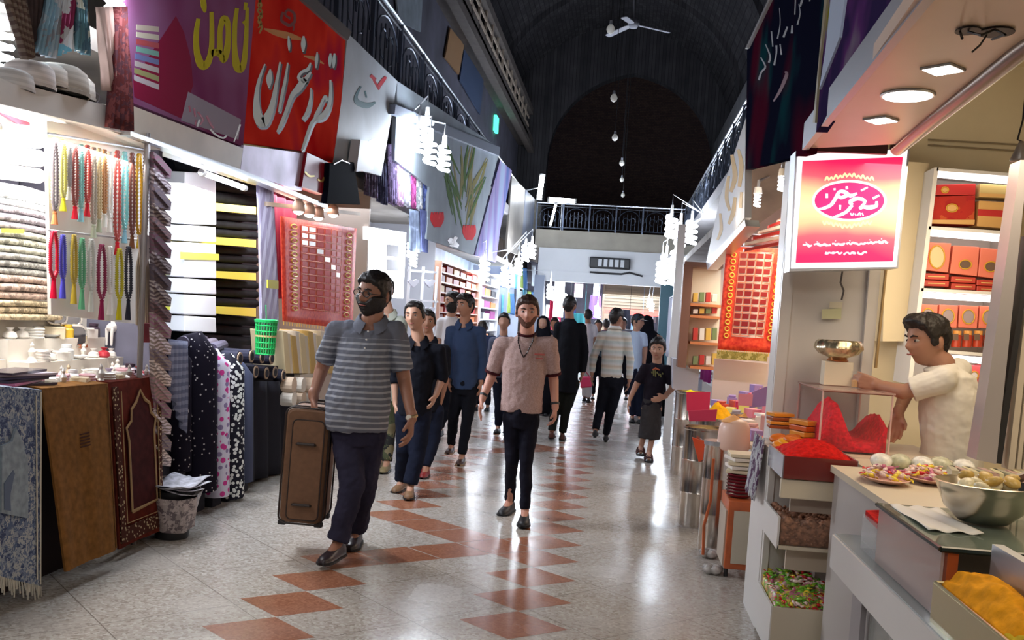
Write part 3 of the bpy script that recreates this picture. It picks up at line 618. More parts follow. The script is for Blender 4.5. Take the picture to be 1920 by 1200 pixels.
mb = MB(); mb.prism([fn(0.1, 0.5) + V((.02, 0, 0)), fn(0.30, 0.42) + V((.02, 0, 0)), fn(0.45, 0.5) + V((.02, 0, 0)), fn(0.45, 0.64) + V((.02, 0, 0)), fn(0.1, 0.64) + V((.02, 0, 0))], (-0.01, 0, 0)); mb.build('woven_shrine', mat('grey_yarn', (0.12, 0.15, 0.22), 0.9), root)
mb = MB()
for i in range(26):
    p = fn(i / 25, 1.0); mb.tube([p, p + V((0.005, 0.01 * math.sin(i), -0.04 - 0.02 * (i % 3)))], 0.004, 4)
mb.build('fringe', MATS['cream_yarn'], root)['kind'] = 'stuff'
# camel-gold rug
M_gold_rug = mat('camel_pile', (0.18, 0.080, 0.020), 0.85, var=0.25, scale=26)
root, fn, line = rug_thing('prayer_rug', 'plain golden brown rug with a small dark woven mark hanging from the table', [(80, 732, -2.82), (202, 722, -2.82), (220, 1030, -2.70), (122, 1072, -2.70)], M_gold_rug)
for k in range(5): line([(0.47, 0.27 + 0.018 * k), (0.62, 0.265 + 0.018 * k)], 0.004, mat('dark_yarn', (0.06, 0.025, 0.02), 0.9), 'woven_mark')
line([(0.985, 0.01), (0.985, 0.99)], 0.006, mat('brown_edge', (0.15, 0.07, 0.02), 0.9), 'edge_binding')
# dark red rug with arch
M_mar = mat('maroon_pile', (0.045, 0.008, 0.008), 0.9, var=0.3, scale=20)
root, fn, line = rug_thing('prayer_rug', 'dark red prayer rug with a pointed scalloped arch and flowered border', [(206, 720, -2.86), (300, 708, -2.86), (306, 992, -2.78), (222, 1030, -2.78)], mat('red_pile', (0.10, 0.016, 0.01), 0.9, var=0.3, scale=18))
M_tan = mat('tan_yarn', (0.28, 0.18, 0.09), 0.9); M_flower = dots_mat('flower_border', (0.06, 0.02, 0.015), (0.42, 0.33, 0.2), 45, 0.32)
for q in ([(0.02, 0.02), (0.12, 0.02), (0.12, 0.97), (0.02, 0.97)], [(0.12, 0.88), (0.98, 0.88), (0.98, 0.97), (0.12, 0.97)], [(0.9, 0.02), (0.98, 0.02), (0.98, 0.88), (0.9, 0.88)]):
    MB().prism([fn(u, v) + V((0.012, 0, 0)) for u, v in q], (-0.008, 0, 0)).build('flower_border', M_flower, root)
ar = [(0.27, 0.80), (0.26, 0.36), (0.22, 0.28), (0.32, 0.24), (0.33, 0.17), (0.43, 0.13), (0.52, 0.06), (0.60, 0.12), (0.70, 0.15), (0.72, 0.21), (0.82, 0.25), (0.78, 0.33), (0.80, 0.78)]
MB().prism([fn(u, v) + V((0.016, 0, 0)) for u, v in ar], (-0.01, 0, 0)).build('arch_field', M_mar, root)
line(ar + [ar[0]], 0.012, M_tan, 'arch_outline', 0.018)
line([(0.16, 0.05), (0.16, 0.86), (0.88, 0.86), (0.88, 0.05)], 0.006, M_tan, 'inner_border', 0.014)

# textile pile at the far left (folded bedcovers)
pilec = [(340, 380, (0.75, 0.78, 0.80), 'white and pale blue'), (382, 425, (0.36, 0.33, 0.37), 'grey and lilac'), (428, 470, (0.45, 0.45, 0.38), 'greenish grey with a yellow tag'), (472, 512, (0.40, 0.40, 0.38), 'grey patterned'), (514, 560, (0.55, 0.42, 0.36), 'pink beige patterned'), (562, 600, (0.6, 0.5, 0.34), 'cream and gold')]
for i, (y0, y1, c_, w_) in enumerate(pilec):
    Y0 = 4.42; a_ = AX(-12, y0, -3.35); b_ = AX(92, y1 + 8, -3.35); zt = a_.z; zb = AX(-12, y1, -3.35).z
    mb = MB(); ym = (a_.y + b_.y) / 2; L = b_.y - a_.y + 0.25
    for k in range(3):
        z = zb + (zt - zb) * (k + 0.5) / 3; rr = (zt - zb) / 6.4
        mb.tube([(-3.75, ym - L / 2 + 0.05, z), (-3.38 + 0.01 * k, ym - L / 2, z), (-3.33 + 0.006 * ((k * 7 + i) % 3), ym, z + 0.004 * k), (-3.36, ym + L / 2, z), (-3.75, ym + L / 2 - 0.05, z)], rr, 8, up=(0, 0, 1))
    mb.box((-3.55, ym, (zt + zb) / 2), (0.34, L * 0.96, (zt - zb) * 0.96))
    tag(mb.build('folded_bedcover', ikat_mat('bedcover_%d' % i, [c_, tuple(k * 0.7 for k in c_), tuple(min(1, k * 1.15) for k in c_), tuple(k * 0.5 for k in c_)], 26), smooth=0.8), 'folded %s bedcover in the stack at the far left' % w_, 'bedcover', 'folded bedcovers stacked at the far left')
tag(slab('price_tag', [(2, 428), (44, 430), (44, 438), (2, 436)], 'X', -3.30, 0.004, mat('yellow_tag', (0.85, 0.78, 0.05), 0.6)), 'yellow price tag strip on the stacked bedcovers', 'tag')
# board of prayer beads
bd = thing('display_board', 'white backing board hung with rows of prayer beads', 'board', AX(185, 420, -3.0))
slab('panel', [(88, 226), (278, 258), (282, 610), (96, 590)], 'X', -3.04, -0.02, mat('white_board', (0.85, 0.82, 0.76), 0.5), bd)
MB().tube([AX(90, 250, -3.0), AX(280, 282, -3.0)], 0.006, 6).build('hook_rail', M_alu, bd)
MB().tube([AX(92, 432, -3.0), AX(280, 452, -3.0)], 0.006, 6).build('lower_hook_rail', M_alu, bd)
def beads(x, y0, y1, w_, col, label, tassel=None, plane=-2.985, tl=26):
    p = AX(x, y0, plane); root = thing('bead_strand', label, 'prayer beads', p, 'prayer beads hung on the white board')
    m = mat('bead_%.2f_%.2f_%.2f' % col, col, 0.35)
    mb = MB(); n_ = 44; W = AX(x + w_ / 2, y0, plane).y - p.y
    for sd in (-1, 1):
        pts = []; rr = []
        for k in range(n_ + 1):
            u = k / n_; q = AX(x + sd * w_ * 0.5 * (0.75 * math.sin(PI * min(u * 2.2 + 0.15, 1) * 0.5)) * (1 if u < 0.85 else (1 - u) / 0.15 * 0.8 + 0.2), y0 + (y1 - y0) * u, plane); pts.append(q); rr.append(0.013 if k % 2 else 0.007)
        mb.tube(pts, rr, 6)
    mb.build('beads', m, root, smooth=True)
    q0 = AX(x, y1, plane); q1 = AX(x, y1 + tl, plane); mb = MB()
    mb.lathe([(0.004, 0), (0.012, -0.01), (0.010, -0.02), (0.018, (q1 - q0).z)][::-1], q0, 10, axis=(0, 0, 1)); mb.build('tassel', mat('tassel_%.2f_%.2f_%.2f' % (tassel or col), tassel or col, 0.8), root)
up = [(103, 258, 395, 10, (0.35, 0.30, 0.32), 'grey and brown speckled', (0.7, 0.25, 0.1)), (119, 262, 370, 9, (0.9, 0.85, 0.25), 'pale yellow', (0.9, 0.85, 0.05)), (130, 268, 350, 5, (0.5, 0.48, 0.5), 'thin grey', (0.8, 0.8, 0.8)), (141, 270, 385, 10, (0.42, 0.13, 0.12), 'brownish red', (0.8, 0.03, 0.06)), (152, 270, 390, 7, (0.35, 0.75, 0.72), 'pale turquoise', (0.35, 0.75, 0.85)), (164, 272, 380, 11, (0.65, 0.10, 0.09), 'bright coral red', (0.8, 0.04, 0.06)), (176, 276, 420, 8, (0.55, 0.50, 0.42), 'stone-coloured', (0.6, 0.65, 0.5)), (186, 278, 410, 6, (0.75, 0.6, 0.35), 'cream and tan', (0.5, 0.55, 0.4)), (196, 280, 400, 6, (0.55, 0.28, 0.12), 'thin copper', (0.85, 0.85, 0.8)), (206, 284, 410, 9, (0.9, 0.88, 0.84), 'white', (0.9, 0.88, 0.85)), (220, 282, 452, 11, (0.52, 0.09, 0.08), 'long dark red', (0.75, 0.03, 0.05)), (234, 284, 430, 11, (0.25, 0.65, 0.66), 'long turquoise', (0.3, 0.6, 0.75)), (248, 286, 440, 9, (0.25, 0.08, 0.06), 'dark brown', (0.25, 0.1, 0.05)), (261, 288, 440, 12, (0.75, 0.42, 0.02), 'amber yellow', (0.8, 0.55, 0.05)), (273, 288, 430, 7, (0.15, 0.05, 0.06), 'black-brown', (0.2, 0.05, 0.05))]
for x, y0, y1, w_, c_, d_, ts in up: beads(x, y0, y1, w_, c_, '%s prayer beads in the upper row on the white board' % d_, ts)
lo = [(101, 434, 520, 17, (0.75, 0.01, 0.05), 'thick bright red'), (118, 440, 520, 9, (0.10, 0.10, 0.65), 'royal blue'), (139, 440, 530, 10, (0.55, 0.40, 0.05), 'mustard gold'), (154, 446, 540, 10, (0.15, 0.5, 0.28), 'green'), (171, 448, 545, 12, (0.68, 0.70, 0.66), 'silver white'), (191, 458, 560, 16, (0.28, 0.02, 0.08), 'thick wine red'), (207, 462, 550, 8, (0.85, 0.83, 0.8), 'cream white'), (224, 466, 560, 13, (0.55, 0.48, 0.02), 'olive yellow'), (241, 462, 560, 12, (0.03, 0.03, 0.05), 'black')]
for x, y0, y1, w_, c_, d_ in lo: beads(x, y0, y1, w_, c_, '%s prayer beads in the lower row on the white board' % d_, tl=40, plane=-2.97)
r_ = thing('cord_bundle', 'bundle of beige cords with a pale tag hanging beside the display pole', 'cords', AX(265, 440, -2.93))
mb = MB()
for k in range(11):
    x = 256 + k * 2.4; mb.tube([AX(266, 450, -2.93), AX(x, 500, -2.93), AX(x + 2 * math.sin(k), 610 + (k % 4) * 8, -2.93)], 0.006, 5)
mb.build('cords', mat('beige_cord', (0.42, 0.34, 0.26), 0.9), r_)
slab('paper_tag', [(258, 440), (282, 442), (283, 470), (272, 502), (262, 498)], 'X', -2.91, 0.006, mat('pale_tag', (0.62, 0.5, 0.42), 0.7), r_)
slab('red_charm', [(262, 606), (282, 606), (284, 642), (263, 642)], 'X', -2.92, 0.02, mat('red_charm', (0.3, 0.02, 0.03), 0.7), r_)
tag(MB().cyl(AX(277, 250, -2.88), V((AX(277, 250, -2.88).x, AX(277, 250, -2.88).y, 0.0)), 0.017, n=10).build('display_pole', mat('grey_pole', (0.22, 0.2, 0.2), 0.4, 0.5), smooth=0.5), 'thin grey metal pole beside the bead board', 'pole')
# slanting scarves down the stall corner
sc_cols = [(0.14, 0.07, 0.10), (0.30, 0.26, 0.28), (0.10, 0.08, 0.10), (0.34, 0.29, 0.27), (0.20, 0.12, 0.13)]
for k in range(19):
    y = 285 + k * 30; X = -2.84; m = stripe_mat('scarf_cloth_%d' % (k % 5), sc_cols[k % 5] if k < 10 else tuple(min(1, c_ * 2.2) for c_ in sc_cols[k % 5]), (0.12, 0.09, 0.1) if k < 10 else (0.30, 0.24, 0.22), 0.022, 0.5, wob=0.1) if k < 5 or k in (10, 11, 12, 13, 14) else (MATS['scarf_cloth_%d' % (k % 5)])
    pa = [(288, y), (300, y + 8), (322, y + 34), (320, y + 50), (300, y + 44), (290, y + 40)]
    mb = MB(); mb.prism(P(pa, 'X', X + 0.004 * (k % 3)), (-0.03, 0, 0)); mb.prism(P([(290, y + 6), (320, y + 40), (318, y + 44), (290, y + 12)], 'X', X + 0.02), (-0.02, 0, 0))
    tag(mb.build('hanging_scarf', m), '%s striped scarf slanting on the stall corner, %s in the column' % ('dark' if k < 10 else 'pale', ORD[k]), 'scarf', 'striped scarves hung down the stall corner')

# souvenir goods on the table
random.seed(11)
M_clear = mat('clear_plastic', (0.80, 0.80, 0.80), 0.15, var=0.2, scale=30); M_silver = mat('silver_metal', (0.75, 0.72, 0.68), 0.25, 0.8)
def onT(x, y, z=1.01): return AZ(x, y, z)
for i, (x, y, ww, hh, d_) in enumerate([(124, 560, 26, 28, 'rear'), (106, 590, 24, 26, 'left'), (133, 592, 22, 24, 'right'), (143, 630, 24, 28, 'front')]):
    p = AX(x, y, -3.45 + 0.04 * i); s_ = 0.05 + 0.002 * i
    r_ = thing('table_mirror', '%s mirror of the four small framed mirrors on the souvenir table' % d_, 'mirror', p, 'small framed mirrors on the souvenir table')
    R = Matrix.Rotation(0.9, 3, 'Z') @ Matrix.Rotation(-0.2, 3, 'X')
    mb = MB(); ring = [p + R @ V((s_ * 1.15 * math.copysign(abs(math.cos(a)) ** 0.6, math.cos(a)), 0, s_ * 1.15 * math.copysign(abs(math.sin(a)) ** 0.6, math.sin(a)))) for a in [k * PI / 12 for k in range(24)]]
    mb.tube(ring + [ring[0]], 0.008, 6); mb.build('frame', M_silver, r_)
    mb = MB(); mb.prism([p + (q - p) * 0.97 for q in ring], R @ V((0, 0.008, 0))); mb.build('glass', mat('mirror_glass', (0.30, 0.30, 0.34), 0.08, 0.9), r_)
    mb = MB(); mb.box(p + V((-0.02, 0.04, -s_ * 1.1)), (0.1, 0.08, 0.02)); mb.build('stand', M_wood if i == 3 else M_silver, r_)
def trinket(kind, p, s_, c_):
    mb = MB()
    if kind == 'box': mb.box(p + V((0, 0, s_ * 0.4)), (s_ * 1.4, s_ * 1.6, s_ * 0.8), random.uniform(0, 1.5)); mb.box(p + V((0, 0, s_ * 0.84)), (s_ * 1.45, s_ * 1.65, s_ * 0.1), 0.5)
    elif kind == 'jar': mb.lathe([(s_ * .4, 0), (s_ * .55, s_ * .1), (s_ * .55, s_ * .8), (s_ * .35, s_), (s_ * .4, s_ * 1.05), (s_ * .4, s_ * 1.25), (s_ * .1, s_ * 1.3)], p, 12)
    elif kind == 'bangle':
        for k in range(4): mb.tube([p + V((s_ * .7 * math.cos(a), s_ * .7 * math.sin(a), 0.012 + k * 0.016)) for a in [j * PI / 8 for j in range(17)]], 0.008, 5, cap=False)
    elif kind == 'figurine':
        mb.lathe([(s_ * .45, 0), (s_ * .4, s_ * .15), (s_ * .2, s_ * .5), (s_ * .3, s_ * .9), (s_ * .12, s_ * 1.2), (s_ * .17, s_ * 1.4), (s_ * .02, s_ * 1.65)], p, 10)
    elif kind == 'dish': mb.lathe([(s_ * .3, 0), (s_ * .8, s_ * .3), (s_ * .85, s_ * .35), (s_ * .76, s_ * .32), (s_ * .25, s_ * .06)], p, 14)
    elif kind == 'pouch': mb.lathe([(s_ * .3, 0), (s_ * .6, s_ * .25), (s_ * .5, s_ * .6), (s_ * .15, s_ * .8), (s_ * .35, s_ * 1.05), (s_ * .3, s_ * 1.05)], p, 10)
    return mb
kinds = ['box', 'jar', 'bangle', 'figurine', 'dish', 'pouch']
tc = {'box': [('white', (0.8, 0.78, 0.74)), ('cream', (0.72, 0.62, 0.45)), ('dark', (0.06, 0.04, 0.06))], 'jar': [('clear', (0.7, 0.72, 0.74)), ('amber', (0.75, 0.5, 0.05)), ('dark', (0.05, 0.03, 0.05))], 'bangle': [('silver', (0.7, 0.68, 0.65)), ('pink', (0.6, 0.35, 0.4)), ('white', (0.85, 0.85, 0.82))],
      'figurine': [('white', (0.85, 0.82, 0.76)), ('tan', (0.5, 0.38, 0.25)), ('silver', (0.6, 0.58, 0.56))], 'dish': [('white', (0.85, 0.84, 0.8)), ('silver', (0.6, 0.6, 0.6)), ('gold', (0.7, 0.5, 0.2))], 'pouch': [('white', (0.85, 0.83, 0.8)), ('lilac', (0.45, 0.38, 0.5)), ('red', (0.5, 0.04, 0.06))]}
used = {}
rows_ = [(-2.94, 1.01), (-3.04, 1.01), (-3.13, 1.01), (-3.24, 1.125), (-3.37, 1.245), (-3.50, 1.365), (-3.63, 1.485), (-3.74, 1.485)]
for row, (X, z) in enumerate(rows_):
    for k in range(20):
        y = 4.06 + k * 0.094 + random.uniform(-.015, .015)
        if row > 2 and y < 4.97: continue
        if row < 2 and 4.2 < y < 4.75: continue
        if row == 0 and y > 5.8: continue
        kd = random.choice(kinds); nm, c_ = random.choice(tc[kd] if row < 3 else tc[kd][:1] * 2 + tc[kd])
        s_ = random.uniform(0.055, 0.075) + 0.008 * (row > 3)
        o = trinket(kd, V((X + random.uniform(-.012, .012), y, z - 0.004)), s_, c_).build('trinket_' + kd, mat('trinket_%s_%s' % (kd, nm), c_, 0.35, 0.5 if nm == 'silver' else 0), smooth=0.7)
        pos = ['at the front edge', 'in the second row', 'in the third row', 'on the lowest step', 'on the second step', 'on the third step', 'on the top step', 'at the back of the top step'][row]
        third = ['near end', 'middle', 'far end'][min(2, int((y - 4.0) / 0.64))]
        tag(o, '%s trinket %s %s, %s of the souvenir table' % (nm, kd, pos, third), 'trinket', '%s trinket %s pieces %s, %s of the souvenir table' % (nm, kd, pos, third))
for k in range(9):
    p = V((-2.98, 4.47, 1.012 + k * 0.013)); c_ = [(0.04, 0.03, 0.06), (0.06, 0.05, 0.12), (0.5, 0.45, 0.55), (0.05, 0.03, 0.05), (0.4, 0.1, 0.2)][k % 5]
    tag(MB().box(p, (0.16, 0.42 - 0.02 * (k % 3), 0.011), 0.08 * ((k * 5) % 7 - 3)).build('flat_packet', mat('packet_%d' % (k % 5), c_, 0.25)), 'flat shiny packet, %s from the bottom of the dark pile on the souvenir table' % ['first', 'second', 'third', 'fourth', 'fifth', 'sixth', 'seventh', 'eighth', 'ninth'][k], 'packet', 'flat packets piled on the souvenir table')
cm = thing('camel_figure', 'white toy camel figure standing among the souvenirs', 'figurine', AX(212, 610, -3.3))
p = AX(212, 640, -3.3); mb = MB(); mb.ell(p + V((0, 0, 0.09)), (0.03, 0.075, 0.035)).ell(p + V((0, 0.01, 0.125)), (0.02, 0.03, 0.03)).cap(p + V((0, 0.07, 0.1)), p + V((0, 0.11, 0.16)), 0.015, 0.012).ell(p + V((0, 0.125, 0.17)), (0.014, 0.028, 0.014))
mb.build('body', mat('white_plush', (0.85, 0.83, 0.8), 0.9), cm, smooth=True)
for sx in (-.017, .017):
    for sy in (-.05, .05): MB().cap(p + V((sx, sy, 0.08)), p + V((sx, sy, -0.02)), 0.011, 0.008).build('leg', MATS['white_plush'], cm, smooth=True)
# canopy with caps, hanging scarves overhead
cn_ = thing('stall_canopy', 'white canopy board over the souvenir stall', 'canopy', (-3.3, 4.7, 2.38))
slab('front_board', [(-20, 150), (60, 163), (190, 195), (243, 205), (243, 252), (-20, 190)], 'X', -2.88, -0.05, mat('canopy_white', (0.70, 0.66, 0.62), 0.5, var=0.06, scale=4), cn_)
MB().box((-3.45, 4.75, 2.46), (1.1, 2.0, 0.05)).build('roof_board', MATS['canopy_white'], cn_)
words_on('scribble', [[(160, 180, 2), (175, 172, 2), (188, 182, 2), (178, 198, 2), (165, 192, 2)]], 0, 0, 1, -2.87, mat('grey_ink', (0.25, 0.22, 0.25), 0.7), cn_)
for i, (x, y, w_, h_, c_, d_) in enumerate([(55, 140, 34, 50, (0.78, 0.72, 0.70), 'white cap at the left of the canopy row'), (88, 142, 30, 44, (0.72, 0.66, 0.60), 'cream cap second in the canopy row'), (113, 150, 40, 56, (0.48, 0.43, 0.38), 'beige knitted cap in the middle of the canopy row'), (145, 165, 26, 44, (0.8, 0.76, 0.70), 'white cap right of the beige knitted one'), (20, 150, 30, 40, (0.78, 0.76, 0.76), 'pale cap at the left frame edge above the canopy')]):
    p = AX(x, y, -2.97); a_ = AX(x, y + h_ / 2, -2.97); h3 = (AX(x, y - h_ / 2, -2.97) - a_).z; r3 = w_ * 0.0033
    c0 = V((p.x, p.y, 2.485 if False else a_.z)); r_ = thing('knitted_hat', d_, 'cap', c0, 'hats lined up on the canopy')
    MB().lathe([(r3 * 1.05, 0), (r3 * 1.08, h3 * .3), (r3, h3 * .75), (r3 * .7, h3 * .95), (r3 * .05, h3)], c0, 20).build('crown', stripe_mat('cap_%d' % i, c_, tuple(k * 0.85 for k in c_), 0.03, 0.5), r_, smooth=True)
    MB().lathe([(r3 * 1.1, 0), (r3 * 1.12, h3 * .12), (r3 * 1.06, h3 * .14), (r3 * 1.06, 0)], c0, 20).build('band', mat('cap_band_%d' % i, tuple(k * 0.8 for k in c_), 0.8), r_)
def drape(label, pts_top, pts_bot, X, m, name='hanging_scarf', group='scarves hung above the souvenir stall', amp=0.02, folds=4):
    (x0, y0), (x1, y1) = pts_top; (x2, y2), (x3, y3) = pts_bot
    a_, b_, c_, d_ = AX(x0, y0, X), AX(x1, y1, X), AX(x2, y2, X), AX(x3, y3, X)
    mb = MB(); mb.sheet(lambda u, v: a_.lerp(b_, u).lerp(c_.lerp(d_, u), v) + V((amp * math.sin(u * folds * 2 * PI + v * 2), 0, 0)), 20, 10, off=(-0.01, 0, 0))
    return tag(mb.build(name, m, smooth=True), label, 'scarf', group)
drape('brown striped scarf drooping from the top left corner', ((4, -20), (45, -20)), ((48, 112), (60, 108)), -2.85, stripe_mat('brown_scarf', (0.12, 0.08, 0.07), (0.22, 0.17, 0.14), 0.03, 0.5))
drape('dark brown scarf behind the top left ones', ((40, -20), (85, -20)), ((55, 100), (68, 106)), -2.9, mat('dark_scarf', (0.07, 0.05, 0.05), 0.9, var=0.3, scale=12))
drape('pale blue and grey patterned scarf gathered at the bottom, top left', ((90, -20), (118, -20)), ((66, 98), (100, 110)), -2.87, ikat_mat('blue_scarf', [(0.35, 0.45, 0.52), (0.5, 0.52, 0.55), (0.3, 0.3, 0.32), (0.25, 0.4, 0.5)], 9))
drape('white and sky blue scarf with a maroon corner', ((115, -20), (143, -20)), ((100, 108), (138, 92)), -2.9, ikat_mat('sky_scarf', [(0.7, 0.72, 0.75), (0.2, 0.5, 0.65), (0.25, 0.04, 0.10), (0.5, 0.5, 0.5)], 4))
drape('narrow teal and cream scarf right of the sky blue one', ((143, -20), (160, -20)), ((142, 92), (164, 104)), -2.88, ikat_mat('teal_scarf', [(0.08, 0.14, 0.18), (0.55, 0.55, 0.48), (0.12, 0.22, 0.25)], 14))
drape('long pink-beige folded scarf hanging below the corner bulb', ((185, 14), (216, 12)), ((200, 170), (222, 170)), -2.84, mat('pink_scarf', (0.40, 0.27, 0.23), 0.85, var=0.2, scale=6), amp=0.03)
drape('long maroon patterned scarf hanging in front of the fascia', ((214, 12), (234, 12)), ((205, 238), (243, 246)), -2.82, ikat_mat('maroon_scarf', [(0.12, 0.03, 0.03), (0.20, 0.06, 0.06), (0.10, 0.04, 0.05)], 30), amp=0.03)
tag(slab('maroon_pelmet', [(-5, 192), (48, 196), (50, 245), (-5, 212)], 'X', -3.3, 0.02, mat('pelmet', (0.28, 0.05, 0.08), 0.7)), 'maroon cloth pelmet under the canopy at the left edge', 'pelmet')
# white rolls catching the lamp
for i, (y0, y1) in enumerate(((235, 270), (270, 305), (305, 335))):
    a_ = AX(-10, (y0 + y1) / 2, -3.35); b_ = AX(72, (y0 + y1) / 2 + 10, -3.35)
    tag(MB().tube([a_, b_], (AX(0, y0, -3.35) - AX(0, y1, -3.35)).z / 2, 16).build('cloth_roll', mat('white_roll', (0.92, 0.92, 0.93), 0.8), smooth=0.8), '%s white cloth roll above the stacked bedcovers' % ('top', 'middle', 'bottom')[i], 'cloth roll', 'white cloth rolls')
tube_lamp('bright tube lamp over the white cloth rolls at the far left', AX(-5, 238, -3.2), AX(66, 246, -3.2), 0.025, 20)

# ================================================================= shop 2: black fabric
struct('wall_fabric_shop', MB().box((-4.3, 7.4, 1.45), (0.06, 2.8, 2.9)), M_dark)
M_bk = mat('black_cloth', (0.006, 0.007, 0.010), 0.85, var=0.5, scale=9, bump=0.4)
XB = -3.55
sh = thing('fabric_shelf', 'tall rack of black fabric with yellow shelf edges', 'shelf', AX(400, 640, XB))
slab('back_panel', [(318, 290), (482, 322), (480, 700), (318, 700)], 'X', XB - 0.25, -0.03, M_dark, sh)
ys = [(372, 387), (438, 452), (504, 515), (570, 581)]
yR = [(388, 402), (450, 464), (512, 526), (578, 594)]
for (a_, b_), (c_, d_) in zip(ys, yR): slab('shelf_edge', [(318, a_), (480, c_), (480, d_), (318, b_)], 'X', XB, -0.24, mat('yellow_edge', (0.85, 0.82, 0.12), 0.5), sh)
lv = [(318, 330)] + list(zip([b for _, b in ys], [b for _, b in yR])); 
names_ = ['top', 'second', 'third', 'fourth', 'bottom']
for i in range(5):
    t0 = (300, 330) if i == 0 else (ys[i - 1][1] + 2, yR[i - 1][1] + 2); t1 = (ys[i][0], yR[i][0]) if i < 4 else (640, 650)
    for k in range(3):
        f0 = k / 3; f1 = (k + 1) / 3 - 0.02
        q = [(318, t0[0] + (t1[0] - t0[0]) * f0), (480, t0[1] + (t1[1] - t0[1]) * f0), (480, t0[1] + (t1[1] - t0[1]) * f1), (318, t0[0] + (t1[0] - t0[0]) * f1)]
        w4 = P(q, 'X', XB - 0.11); a_ = (w4[0] + w4[3]) / 2; b_ = (w4[1] + w4[2]) / 2; r_ = (w4[0] - w4[3]).length / 2
        tag(MB().tube([a_, b_], r_, 12, flat=1.0).tube([a_ + V((-0.12, 0, 0)), b_ + V((-0.12, 0, 0))], r_, 10).build('fabric_bolt', M_bk, smooth=0.8), 'black fabric bolt, %s layer on the %s shelf of the yellow-edged rack' % (('upper', 'middle', 'lower')[k], names_[i]), 'fabric bolt', 'black fabric bolts on the yellow-edged rack')
st = thing('white_cloth_stack', 'tall column of brightly lit white folded cloth in the black fabric rack', 'cloth stack', AX(378, 620, XB + 0.1))
for i, (y0, y1) in enumerate([(322, 420), (422, 452), (454, 520), (522, 550), (552, 590), (592, 622)]):
    slab('folded_cloth', [(347, y0), (405, y0 + 4), (406, y1 + 2), (346, y1)], 'X', XB + 0.12, -0.3, glow('lit_white', (1, 1, 1), 0.9) if False else mat('bright_white', (0.95, 0.95, 0.95), 0.6), st, bevel=0.008)
slab('yellow_tag', [(338, 472), (410, 476), (410, 488), (338, 486)], 'X', XB + 0.125, 0.004, MATS['yellow_edge'], st)
light('AREA', (-3.05, 6.95, 2.25), 55, (0.95, 0.97, 1.0), 0.12, rot=(0, math.radians(-58), 0), size_y=0.25)
tube_lamp('short tube lamp under the canopy over the white cloth column', V((-3.0, 6.6, 2.42)), V((-3.0, 7.3, 2.42)), 0.02, 18)
# fabric rolls standing in front
fr = [(350, 318, 640, 352, 805, (0.24, 0.26, 0.36), None, 'blue-grey cloth hanging in a point at the left of the standing fabric rolls'),]
drape('blue-grey cloth hanging in a point left of the standing fabric rolls', ((318, 636), (352, 640)), ((322, 740), (346, 812)), -2.88, stripe_mat('bluegrey', (0.16, 0.17, 0.25), (0.26, 0.28, 0.38), 0.05, 0.5), name='hanging_cloth', group=None)
rolls = [(320, 346, 650, 880, dots_mat('black_dots', (0.012, 0.010, 0.018), (0.55, 0.5, 0.5), 26, 0.16), 'black fabric roll with white dots, leftmost of the standing rolls', -2.98),
         (346, 386, 636, 915, MATS['black_dots'], 'black fabric roll with white dots beside the pink flowered one', -2.96),
         (386, 414, 660, 926, dots_mat('pink_flowers', (0.62, 0.6, 0.72), (0.55, 0.05, 0.25), 20, 0.42, second=(0.25, 0.2, 0.35)), 'pale fabric roll printed with pink flowers', -2.93),
         (414, 441, 668, 932, dots_mat('white_scroll', (0.02, 0.02, 0.03), (0.72, 0.75, 0.72), 30, 0.42), 'black fabric roll densely printed with white scrolls', -2.92),
         (443, 462, 680, 900, mat('slate_cloth', (0.06, 0.07, 0.12), 0.8), 'slate blue fabric roll right of the white scroll print', -2.95)]
for x0, x1, y0, y1, m, lb, X in rolls:
    a_ = AX((x0 + x1) / 2, y0 + 16, X); b_ = AX((x0 + x1) / 2, y1, X); r_ = (AX(x1, y0, X) - AX(x0, y0, X)).y / 2
    b_.z = max(b_.z, 0.03); a_ = V((b_.x, b_.y, a_.z)) if False else a_
    rt = thing('fabric_roll', lb, 'fabric roll', (b_.x, b_.y, 0.0), 'fabric rolls standing in front of the black cloth shop')
    MB().tube([b_, a_ - V((0, 0, 0.03)), a_ + V((-0.02, 0, 0)), a_ + V((-0.10, 0, 0.02))], [r_, r_, r_ * 0.8, r_ * 0.4], 16, flat=0.8).build('cloth', m, rt, smooth=0.8)
    MB().box((b_.x, b_.y, b_.z / 2 + 0.0), (0.06, r_ * 1.2, max(b_.z, 0.02))).build('foot_block', M_dark, rt)
rolls2 = []
for i in range(10):
    x = 352 + i * 18; y = 643 + i * 4; col_ = [(0.10, 0.09, 0.13), (0.05, 0.04, 0.06), (0.14, 0.12, 0.15)][i % 3]
    if i < 4: tag(MB().tube([AX(x - 10, y, -2.98), AX(x + 12, y - 8, -3.35)], 0.045, 12).build('fabric_roll', mat('roll_top_%d' % (i % 3), col_, 0.8)), 'dark roll end lying %s from the left behind the dotted rolls' % ('first', 'second', 'third', 'fourth')[i], 'fabric roll', 'rolls lying on the fabric table')
